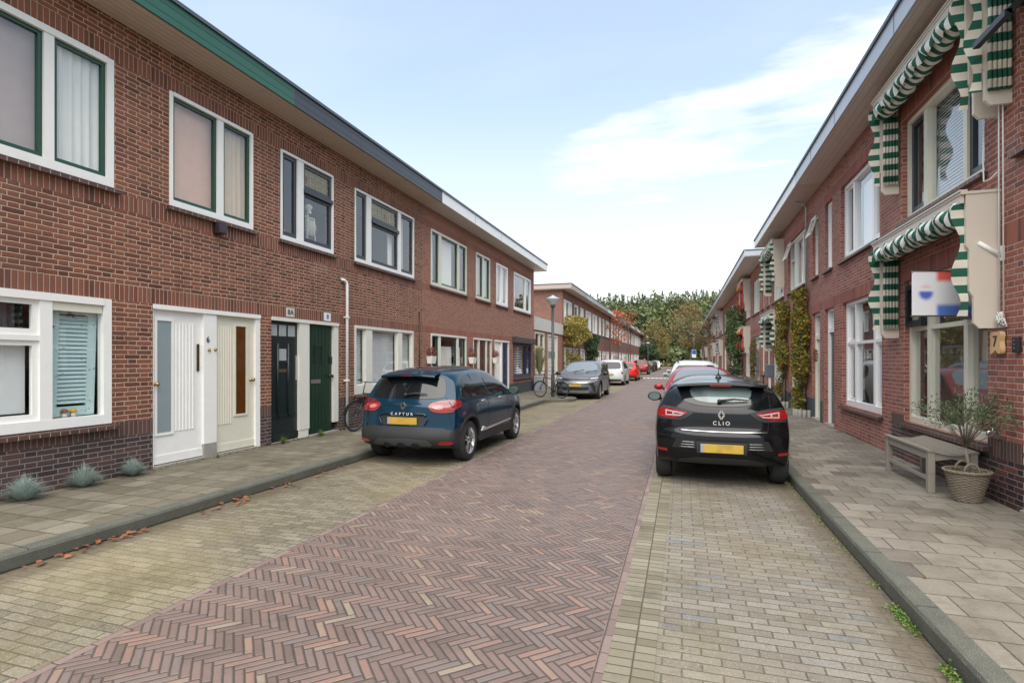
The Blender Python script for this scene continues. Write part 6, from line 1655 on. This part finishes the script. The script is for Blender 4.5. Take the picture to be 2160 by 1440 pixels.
tree(1.0, 80, 9.7, 2.9, 'bronze coloured tree above the parked cars at the end of the right row', m_brownl, 52, 110, .17, clear=.3, seed=12, trunk_r=.12)
tree(2.2, 60, 5.9, 1.5, 'small bronze tree reaching over the awnings of the right row', m_brownl, 18, 70, .15, clear=.55, seed=15, trunk_r=.07)
tree(-5.7, 97, 4.4, 1.9, 'dark green shrubby tree behind the last parked cars', m_dgl, 50, 120, .25, clear=.05, seed=19, trunk_r=.1)
tree(4.5, 108, 6.0, 2.6, 'green bushy tree at the far end of the right row', m_ivyG, 44, 110, .25, clear=.08, seed=23, trunk_r=.1)
# far wood beyond the cross street: reads as one mass
q = MB(); rr = random.Random(5)
for i in range(46):
    back = i < 26; rr.random(); x = (-80 + i * 5.6 if back else -62 + (i - 26) * 5.2) + rr.uniform(-2, 2); y = rr.uniform(153, 163) if back else rr.uniform(140, 146)
    h = (rr.uniform(20.3, 21.6) if back else rr.uniform(13.5, 18.5)); R = rr.uniform(5.2, 7.4); so_ = rr.uniform(0, 99)
    for _ in range(3600):
        v = Vector((rr.gauss(0, 1), rr.gauss(0, 1), rr.gauss(0, 1))).normalized(); k = (.72 + .5 * noise.noise(v * 2.2 + Vector((so_, 0, 0))) + .22 * noise.noise(v * 6 + Vector((0, so_, 0)))) * rr.uniform(.62, 1.04)
        k = min(k, 1.0) if v.z > .3 else k
        quadleaf(q, Vector((x + v.x * R * k, y + v.y * R * .8 * k, h * .52 + v.z * h * .48 * k)), rr.uniform(.55, 1.15))
for i in range(60):
    x = -40 + i * 1.0; blobs_crown(q, (x, rr.uniform(130, 137), rr.uniform(1, 4)), 2.6, 6.0, 10, 40, .9, seed=300 + i)
for i in range(330):   # upright poplar tips along the skyline
    x = -78 + i * .47; y = rr.uniform(152, 160); zt = rr.uniform(18.6, 21.0)
    for k in range(34):
        t = k / 34; r_ = 1.0 * (1 - t) + .06; quadleaf(q, Vector((x + rr.gauss(0, r_ * .5), y, zt - 4 + 4 * t)), .95 * (1.1 - .55 * t))
tag(q.build('far_wood', m_forest, None, uv=False, fix=False), 'green wood of tall trees closing the far end of the street', 'wood', kind='stuff')
q = MB()
for i in range(1800):
    quadleaf(q, Vector((rr.uniform(-14, 9), rr.uniform(128, 133), .1 + abs(rr.gauss(0, .6)))), .35)
tag(q.build('roadside_scrub', mat_leaf('scrub_leaves', [(0, (.10, .12, .04)), (.6, (.22, .20, .08)), (1, (.42, .20, .10))]), None, uv=False, fix=False), 'low rusty green scrub across the street end', 'scrub', kind='stuff')
sheet('hedge_bank', 128, 175, -120, 120, -.012, mat_plain('leaf_litter', (.05, .055, .02), .95, var=.4))

# climbers
def climber(S, y0, y1, z0, z1, label, mat, n, size, outline, depth=.25, stem=True, base=None, mat2=None):
    e = empty('climbing_plant', S.p(.1, (y0 + y1) / 2, PZ), 0, label, 'climbing plant', 'climbers on the house walls')
    q = MB(); k = 0; tries = 0
    while k < n and tries < n * 20:
        tries += 1
        a, b = rnd.random(), rnd.random(); w = outline(b)
        if w is None: continue
        lo, hi = w; lo += .42 * noise.noise(Vector((b * 4, y0, 1))) ; hi += .5 * noise.noise(Vector((b * 4.6, y0, 7))); dens = .5 + .5 * math.sin(a * 9 + b * 23) * math.sin(b * 17 - a * 5)
        if not (lo + .05 * math.sin(b * 40) < a < hi + .05 * math.sin(b * 31 + 2)) or rnd.random() > .45 + .55 * dens: continue
        d = .03 + depth * rnd.random() ** .8 * (.5 + .5 * math.sin(PI * (a - lo) / max(.01, hi - lo)))
        y = y0 + a * (y1 - y0); z = z0 + b * (z1 - z0)
        quadleaf(q, Vector(S.p(d, y, z)), size * rnd.uniform(.6, 1.4)); k += 1
    q.build('foliage', mat, e, uv=False, fix=False)
    q = MB()
    for j in range(4):
        yy = y0 + (y1 - y0) * (.4 + .07 * j); q.tube([S.p(.05, yy, PZ), S.p(.06, yy + .05, (z0 + z1) * .3), S.p(.05, yy - .04 * j, z1 * .8)], [.02, .015, .006], 5)
    q.build('stem', m_bark, e)
    if base:
        q = MB(); yb0, yb1 = base
        for j in range(9):
            t = j / 8; ang = PI * t; cy = (yb0 + yb1) / 2; ry = (yb1 - yb0) / 2
            q.lathe([(.05, 0), (.05, .2), (0, .2)], (S.x(.28 * math.sin(ang) + .02), cy - ry * math.cos(ang), PZ - .01), n=10)
        q.build('border_stone', m_conc, e)
    return e
climber(SR, 15.85, 17.55, .2, 3.62, 'tall green and orange climber beside the sage green door', m_ivyA, 5200, .075, lambda b: (.30 - .1 * b, .72) if b < .32 else ((.02, 1.0) if b < .82 else (.0, .62)), .30, base=(16.1, 16.9))
climber(SR, 18.8, 20.5, .2, 3.55, 'slimmer green and yellow climber left of the taller one', m_ivyA, 3800, .08, lambda b: (.35, .68) if b < .4 else (.05, .9), .28, base=(19.2, 19.9))
climber(SR, 31.0, 37.5, .2, 4.6, 'large leafy green climber beyond the bicycles', m_ivyG, 5200, .13, lambda b: (.15, .5) if b < .45 else (.0, .95), .75)
climber(SR, 26.4, 28.2, .2, 2.7, 'thin reddish brown climber by the white front door', m_brownl, 1300, .09, lambda b: (.25, .7), .2)
climber(SL, 32.75, 41.2, .2, 4.55, 'yellow autumn climber arching over the corner of the darker terrace', m_ivyY, 5600, .13, lambda b: (.02, .22) if b < .45 else ((.0, .30 + 1.6 * (b - .45)) if b < .7 else (.02, .95 - 1.5 * max(0, b - .8))), 1.0)
climber(SL, 40.5, 46.0, .9, 3.6, 'dark green shrub trained on the wall beyond the yellow climber', m_dgl, 3200, .14, lambda b: (.30, .62) if b < .35 else (.05, .95), .7)
# pampas-like grass pot near the garage
e = empty('potted_grass', (-6.75, 25.9, PZ), 0, 'tall pale grass in a grey planter by the garage', 'potted plant')
q = MB(); q.box(-6.98, -6.52, 25.6, 26.1, PZ, PZ + .75, bev=.02); q.build('planter', m_fgrey, e)
q = MB()
for i in range(420):
    a = rnd.uniform(0, 2 * PI); l = rnd.uniform(.9, 1.7); s_ = abs(rnd.gauss(0, .28)); p = Vector((-6.75, 25.85, PZ + .74)); t = p + Vector((math.cos(a) * s_, math.sin(a) * s_, l)); m_ = p.lerp(t, .55) + Vector((0, 0, .15))
    w = Vector((-math.sin(a), math.cos(a), 0)) * .008
    q.mesh([p - w, p + w, m_ + w, t, m_ - w], [(0, 1, 2, 4), (4, 2, 3)])
q.build('blades', mat_leaf('pale_grass', [(0, (.14, .16, .05)), (.6, (.34, .32, .16)), (1, (.5, .45, .28))]), e, uv=False, fix=False)
# blue fescue tufts
m_fesc = mat_leaf('blue_grass', [(0, (.18, .23, .19)), (.4, (.34, .42, .38)), (.8, (.50, .58, .53)), (1, (.50, .44, .30))], trans=.3)
def tuft(x, y, r, h, label, n=1300, mat=None, name='grass_tuft', grp='blue grass tufts along the wall', cat='grass tuft'):
    e = empty(name, (x, y, PZ), 0, label, cat, grp); q = MB()
    for i in range(n):
        a = rnd.uniform(0, 2 * PI); s_ = rnd.random() ** .6 * r * 1.15; l = h * rnd.uniform(.45, 1.25)
        p = Vector((x + math.cos(a) * r * .15 * rnd.random(), y + math.sin(a) * r * .15 * rnd.random(), PZ)); t = Vector((x + math.cos(a) * s_, y + math.sin(a) * s_, PZ + l * math.cos(min(1.4, s_ / r * 1.1)) + .02)); m_ = p.lerp(t, .5) + Vector((0, 0, l * .12))
        w = Vector((-math.sin(a), math.cos(a), 0)) * .0016
        q.mesh([p - w, p + w, m_ + w, t, m_ - w], [(0, 1, 2, 4), (4, 2, 3)])
    q.build('blades', mat or m_fesc, e, uv=False, fix=False)
tuft(-6.93, 4.02, .25, .25, 'blue grey grass tuft nearest us at the foot of the dark brick plinth')
tuft(-6.97, 4.66, .23, .24, 'middle one of the three blue grey grass tufts')
tuft(-7.00, 5.30, .19, .21, 'smallest blue grey grass tuft, nearest the white door')
m_weed = mat_leaf('weed_leaves', [(0, (.05, .10, .02)), (.6, (.13, .22, .04)), (1, (.28, .26, .08))])
tuft(-7.0, 8.15, .13, .14, 'green weed tuft at the foot of the black door', 160, m_weed, 'weed', 'weeds by the front doors', 'weed')
tuft(-6.98, 9.2, .14, .12, 'green and dry weed tuft between the black and green doors', 160, m_weed, 'weed', 'weeds by the front doors', 'weed')
tuft(-7.0, 6.68, .06, .05, 'tiny weed below the post between the white doors', 60, m_weed, 'weed', 'weeds by the front doors', 'weed')
# weeds along right kerb and moss, fallen leaves: countless scatter
q = MB()
for i in range(2100):
    y = rnd.choice([rnd.gauss(4.15, .22), rnd.gauss(3.0, .45), rnd.gauss(3.55, .15), rnd.uniform(1.5, 8)])
    if noise.noise(Vector((y * 2.6, 3, 1))) < -.05: continue
    x = 1.385 - abs(rnd.gauss(0, .03)); quadleaf(q, Vector((x, y, .003 + abs(rnd.gauss(0, .016)))), rnd.uniform(.010, .026))
tag(q.build('kerb_weeds', m_weed, None, uv=False, fix=False), 'low green weeds growing along the foot of the right kerb', 'weeds', kind='stuff')
q = MB()
for i in range(500):
    x, y = rnd.choice([(-7.05 + abs(rnd.gauss(0, .05)), rnd.uniform(7.9, 10.4)), (-7.08 + abs(rnd.gauss(0, .04)), rnd.uniform(5.6, 7.8))]); quadleaf(q, Vector((x, y, PZ + abs(rnd.gauss(0, .02)))), rnd.uniform(.012, .03))
tag(q.build('doorstep_litter', mat_leaf('dry_litter', [(0, (.14, .09, .04)), (.6, (.28, .18, .08)), (1, (.16, .2, .05))]), None, uv=False, fix=False), 'dry stalks and leaf crumbs along the left doorsteps', 'litter', kind='stuff')
m_fall = mat_leaf('fallen_leaves', [(0, (.13, .05, .025)), (.5, (.30, .11, .05)), (.8, (.42, .19, .09)), (1, (.20, .13, .08))])
q = MB()
for i in range(120):
    cy = rnd.choice([2.2, 2.45, 2.5, 3.2, 3.45, 3.7, 3.75, 4.6, 5.05, 5.15, 5.9, 6.6, 7.1, rnd.uniform(2, 14)]); x = -5.08 + abs(rnd.gauss(0, .09)); y = cy + rnd.gauss(0, .10)
    s_ = rnd.uniform(.025, .065); a = rnd.uniform(0, 6.28); d = Vector((math.cos(a), math.sin(a), rnd.uniform(-.1, .25))); o = Vector((-math.sin(a), math.cos(a), rnd.uniform(-.3, .4))) * .45; p = Vector((x, y, .012 + rnd.random() * .02))
    q.mesh([p, p + d * s_ * .3 + o * s_, p + d * s_ * .65 + o * s_ * .6, p + d * s_, p + d * s_ * .65 - o * s_ * .6, p + d * s_ * .3 - o * s_], [(0, 1, 2, 3, 4, 5)])
for i in range(60):
    x, y = rnd.uniform(-7, 3), rnd.uniform(2, 16); z = PZ + .003 if (x < -5.25 or x > 1.55) else .008
    s_ = rnd.uniform(.015, .04); a = rnd.uniform(0, 6.28); d = Vector((math.cos(a), math.sin(a), .1)); o = Vector((-math.sin(a), math.cos(a), .1)) * .4; p = Vector((x, y, z))
    q.mesh([p, p + d * s_ * .5 + o * s_, p + d * s_, p + d * s_ * .5 - o * s_], [(0, 1, 2, 3)])
tag(q.build('fallen_leaves', m_fall, None, uv=False, fix=False), 'orange fallen leaves scattered in the left gutter', 'leaves', kind='stuff')

# ------------------------------------------------------------------ skeleton model in the upper window of house B
m_bone = mat_plain('bone_plastic', (.85, .82, .70), .5)
e = empty('skeleton_model', (-7.42, 9.28, 4.0), 0, 'anatomical skeleton model standing inside the leaded upper window', 'skeleton')
q = MB(); X0, Y0 = -7.33, 9.25
bm = bmesh.new(); bmesh.ops.create_icosphere(bm, subdivisions=3, radius=1)
for v in bm.verts:
    k = 1 if v.co.z > -.2 else .75; v.co = Vector((X0 + v.co.x * .075 * k, Y0 + v.co.y * .095 * k, 4.80 + v.co.z * .085))
q.addbm(bm, 0, True); q.box(X0 - .03, X0 + .035, Y0 - .02, Y0 + .06, 4.69, 4.74, bev=.01); q.build('skull', m_bone, e)
q = MB()
for i in range(16): z = 4.68 - i * .038; q.lathe([(0, -.014), (.02, -.012), (.02, .012), (0, .014)], (X0 - .02, Y0 + .015 * math.sin(i * .3), z), n=8)
q.build('spine', m_bone, e)
q = MB()
for i in range(9):
    z = 4.57 - i * .036; rx, ry = .07 + .02 * math.sin(i / 8 * PI), .09 + .055 * math.sin((i + 1.5) / 10 * PI)
    for sg in (-1, 1): q.tube([(X0 - .02 + rx * (1 - math.cos(PI * t / 8)) * .9, Y0 + sg * ry * math.sin(PI * t / 8), z - .05 * math.sin(PI * t / 16)) for t in range(9)], .007, 5)
q.build('rib_cage', m_bone, e)
for sg in (-1, 1):
    q = MB(); q.tube([(X0 + .0, Y0 + sg * .02, 4.60), (X0 + .01, Y0 + sg * .17, 4.61), (X0, Y0 + sg * .19, 4.56), (X0, Y0 + sg * .20, 4.30), (X0 + .02, Y0 + sg * .21, 4.05), (X0 + .02, Y0 + sg * .2, 3.98)], [.012, .012, .018, .011, .012, .02], 6); q.build('arm', m_bone, e)
q = MB(); q.lathe([(.02, 4.08), (.09, 4.02), (.10, 3.95), (.03, 3.93)], (X0 - .01, Y0, 0), n=14); q.build('pelvis', m_bone, e)
e = empty('blue_ball', (-7.34, 9.22, 3.97), 0, 'light blue ball on the sill below the skeleton', 'ball')
q = MB(); q.lathe([(.09 * math.sin(PI * i / 12), 4.07 - .09 * math.cos(PI * i / 12)) for i in range(13)], (-7.33, 9.20, 0), n=20); o = q.build('ball', mat_plain('blue_ball', (.25, .50, .70), .3), e)
e = empty('desk_lamp', (-7.38, 8.4, 4.0), 0, 'white frame and lampshade standing in the left pane beside the skeleton', 'lamp')
q = MB(); q.tube([(-7.4, 8.30, 4.0), (-7.4, 8.30, 4.42), (-7.4, 8.56, 4.42)], .01, 6); q.box(-7.5, -7.42, 8.25, 8.4, 4.0, 4.32); q.build('frame', m_white, e)
q = MB(); q.lathe([(.04, 4.32), (.12, 4.16), (0, 4.16)], (-7.45, 8.55, 0), n=16); q.build('lamp_shade', m_curt, e)

e = empty('wall_cable', SL.p(.02, 13.72, 1.5), 0, 'thin dark cable pipe on the wall where the brown and orange brick houses meet', 'pipe')
q = MB(); q.tube([SL.p(.02, 13.72, .7), SL.p(.02, 13.72, 3.05)], .016, 6); q.build('tube', m_wooddk, e)
for yy, zz, lab in ((17.62, 2.06, 'upper blue and white enamel plate left of the dark wooden door'), (17.62, 1.90, 'white enamel plate just under the blue one by the dark wooden door')):
    e = empty('enamel_plate', SL.p(0, yy, zz), 0, lab, 'number plate'); q = MB(); SL.box(q, .001, .012, yy - .10, yy + .10, zz - .06, zz + .06, bev=.003); q.build('plate', mat_plain('enamel_%d' % int(zz * 100), (.05, .09, .30) if zz > 2 else (.72, .73, .75), .3), e)
# board joints on the eaves and gutter brackets
for hh, S_, ov, zz, ys_ in ((hA, SL, .62, ZT, (3.4, 5.6)), (hB, SL, .62, ZT, (9.9, 12.1)), (hC, SL, .62, ZT, (16.5, 19.2)), (hR1, SR, .60, ZR, (5.9, 8.3)), (hR2, SR, .60, ZR, (11.2, 13.1))):
    rf = [c_ for c_ in kids(hh) if c_.name.startswith('roof')][0]
    for yy in ys_:
        q = MB(); S_.box(q, ov + .001, ov + .004, yy - .004, yy + .004, zz - .028, zz + .22); q.build('board_joint', m_zinc, rf)

# ------------------------------------------------------------------ sky, sun, camera
w = bpy.data.worlds.new('World'); scene.world = w; w.use_nodes = True; nt = w.node_tree; nt.nodes.clear()
class WT(NT):
    def __init__(s): s.t = nt; s.n = nt.nodes
W_ = WT(); out = nt.nodes.new('ShaderNodeOutputWorld'); bg = nt.nodes.new('ShaderNodeBackground')
sky = nt.nodes.new('ShaderNodeTexSky'); sky.sky_type = 'NISHITA'; sky.sun_disc = False
SE, SR_ = math.radians(60), math.radians(172)
sky.sun_elevation = SE; sky.sun_rotation = SR_; sky.dust_density = .8; sky.ozone_density = 2.0; sky.air_density = 1.1
gen_ = nt.nodes.new('ShaderNodeTexCoord').outputs['Generated']; sp_ = W_.sep(gen_)
zc = W_.M('MAXIMUM', sp_[2], .0); inv = W_.M('DIVIDE', 1.0, W_.M('ADD', zc, .14))
px, py = W_.M('MULTIPLY', sp_[0], inv), W_.M('MULTIPLY', sp_[1], inv)
# streaky cloud field
vec = W_.comb(W_.M('ADD', W_.M('MULTIPLY', px, .55), W_.M('MULTIPLY', py, .10)), W_.M('MULTIPLY', py, 1.15), 3.7)
cl = W_.noise(vec, 1.15, 7, .58); cl2 = W_.noise(vec, .5, 4, .5)
cm = W_.smooth(W_.M('ADD', W_.M('MULTIPLY', cl, .7), W_.M('MULTIPLY', cl2, .45)), .53, .72)
hz = W_.M('SUBTRACT', 1.0, W_.smooth(sp_[2], .05, .50))
cov = W_.M('MAXIMUM', W_.M('MULTIPLY', cm, .12), W_.M('MULTIPLY', hz, .93), clamp=True)
cov = W_.M('ADD', .38, W_.M('MULTIPLY', cov, .62))
e_ = W_.M('SUBTRACT', sp_[2], W_.M('ADD', .345, W_.M('MULTIPLY', sp_[0], .17)))
cn = W_.noise(W_.comb(W_.M('MULTIPLY', px, 1.2), W_.M('MULTIPLY', py, 3.2), 1.3), 1.6, 7, .55)
e_ = W_.M('ADD', W_.M('ABSOLUTE', e_), W_.M('MULTIPLY', W_.M('SUBTRACT', cn, .56), .30))
stk = W_.M('MULTIPLY', W_.M('SUBTRACT', 1.0, W_.smooth(e_, -.03, .13)), W_.smooth(sp_[0], -.42, -.12))
fr_ = W_.M('GREATER_THAN', sp_[1], 0.0)
cov = W_.M('MAXIMUM', cov, W_.M('MULTIPLY', W_.M('MULTIPLY', stk, fr_), .9))
cc = W_.mix(W_.smooth(sp_[2], .0, .5), (6.9, 7.05, 7.05), (7.2, 7.5, 7.7))
blu = W_.mix(1.0, sky.outputs[0], (1.12, 1.5, 1.58), 'MULTIPLY')
fin = W_.mix(cov, blu, cc)
nt.links.new(fin, bg.inputs[0]); bg.inputs[1].default_value = .075; nt.links.new(bg.outputs[0], out.inputs[0])
sun = bpy.data.lights.new('sun', 'SUN'); sun.energy = 2.9; sun.angle = math.radians(75); sun.color = (1, .91, .80)
so = bpy.data.objects.new('sun', sun); col.objects.link(so)
dirv = Vector((math.sin(SR_) * math.cos(SE), math.cos(SR_) * math.cos(SE), math.sin(SE)))
so.rotation_euler = dirv.to_track_quat('Z', 'Y').to_euler()
cam = bpy.data.cameras.new('camera'); co = bpy.data.objects.new('camera', cam); col.objects.link(co)
cam.sensor_width = 36; cam.lens = 36 * 1130 / 2160; cam.shift_y = 38 / 2160; cam.clip_end = 1000
co.location = (0, 0, 1.68); co.rotation_euler = (PI / 2, 0, math.radians(17.58)); scene.camera = co
scene.view_settings.view_transform = 'Standard'; scene.view_settings.look = 'None'; scene.view_settings.exposure = 1.15; scene.view_settings.gamma = 1
scene.cycles.max_bounces = 8; scene.cycles.transparent_max_bounces = 16
scene.cycles.use_denoising = True
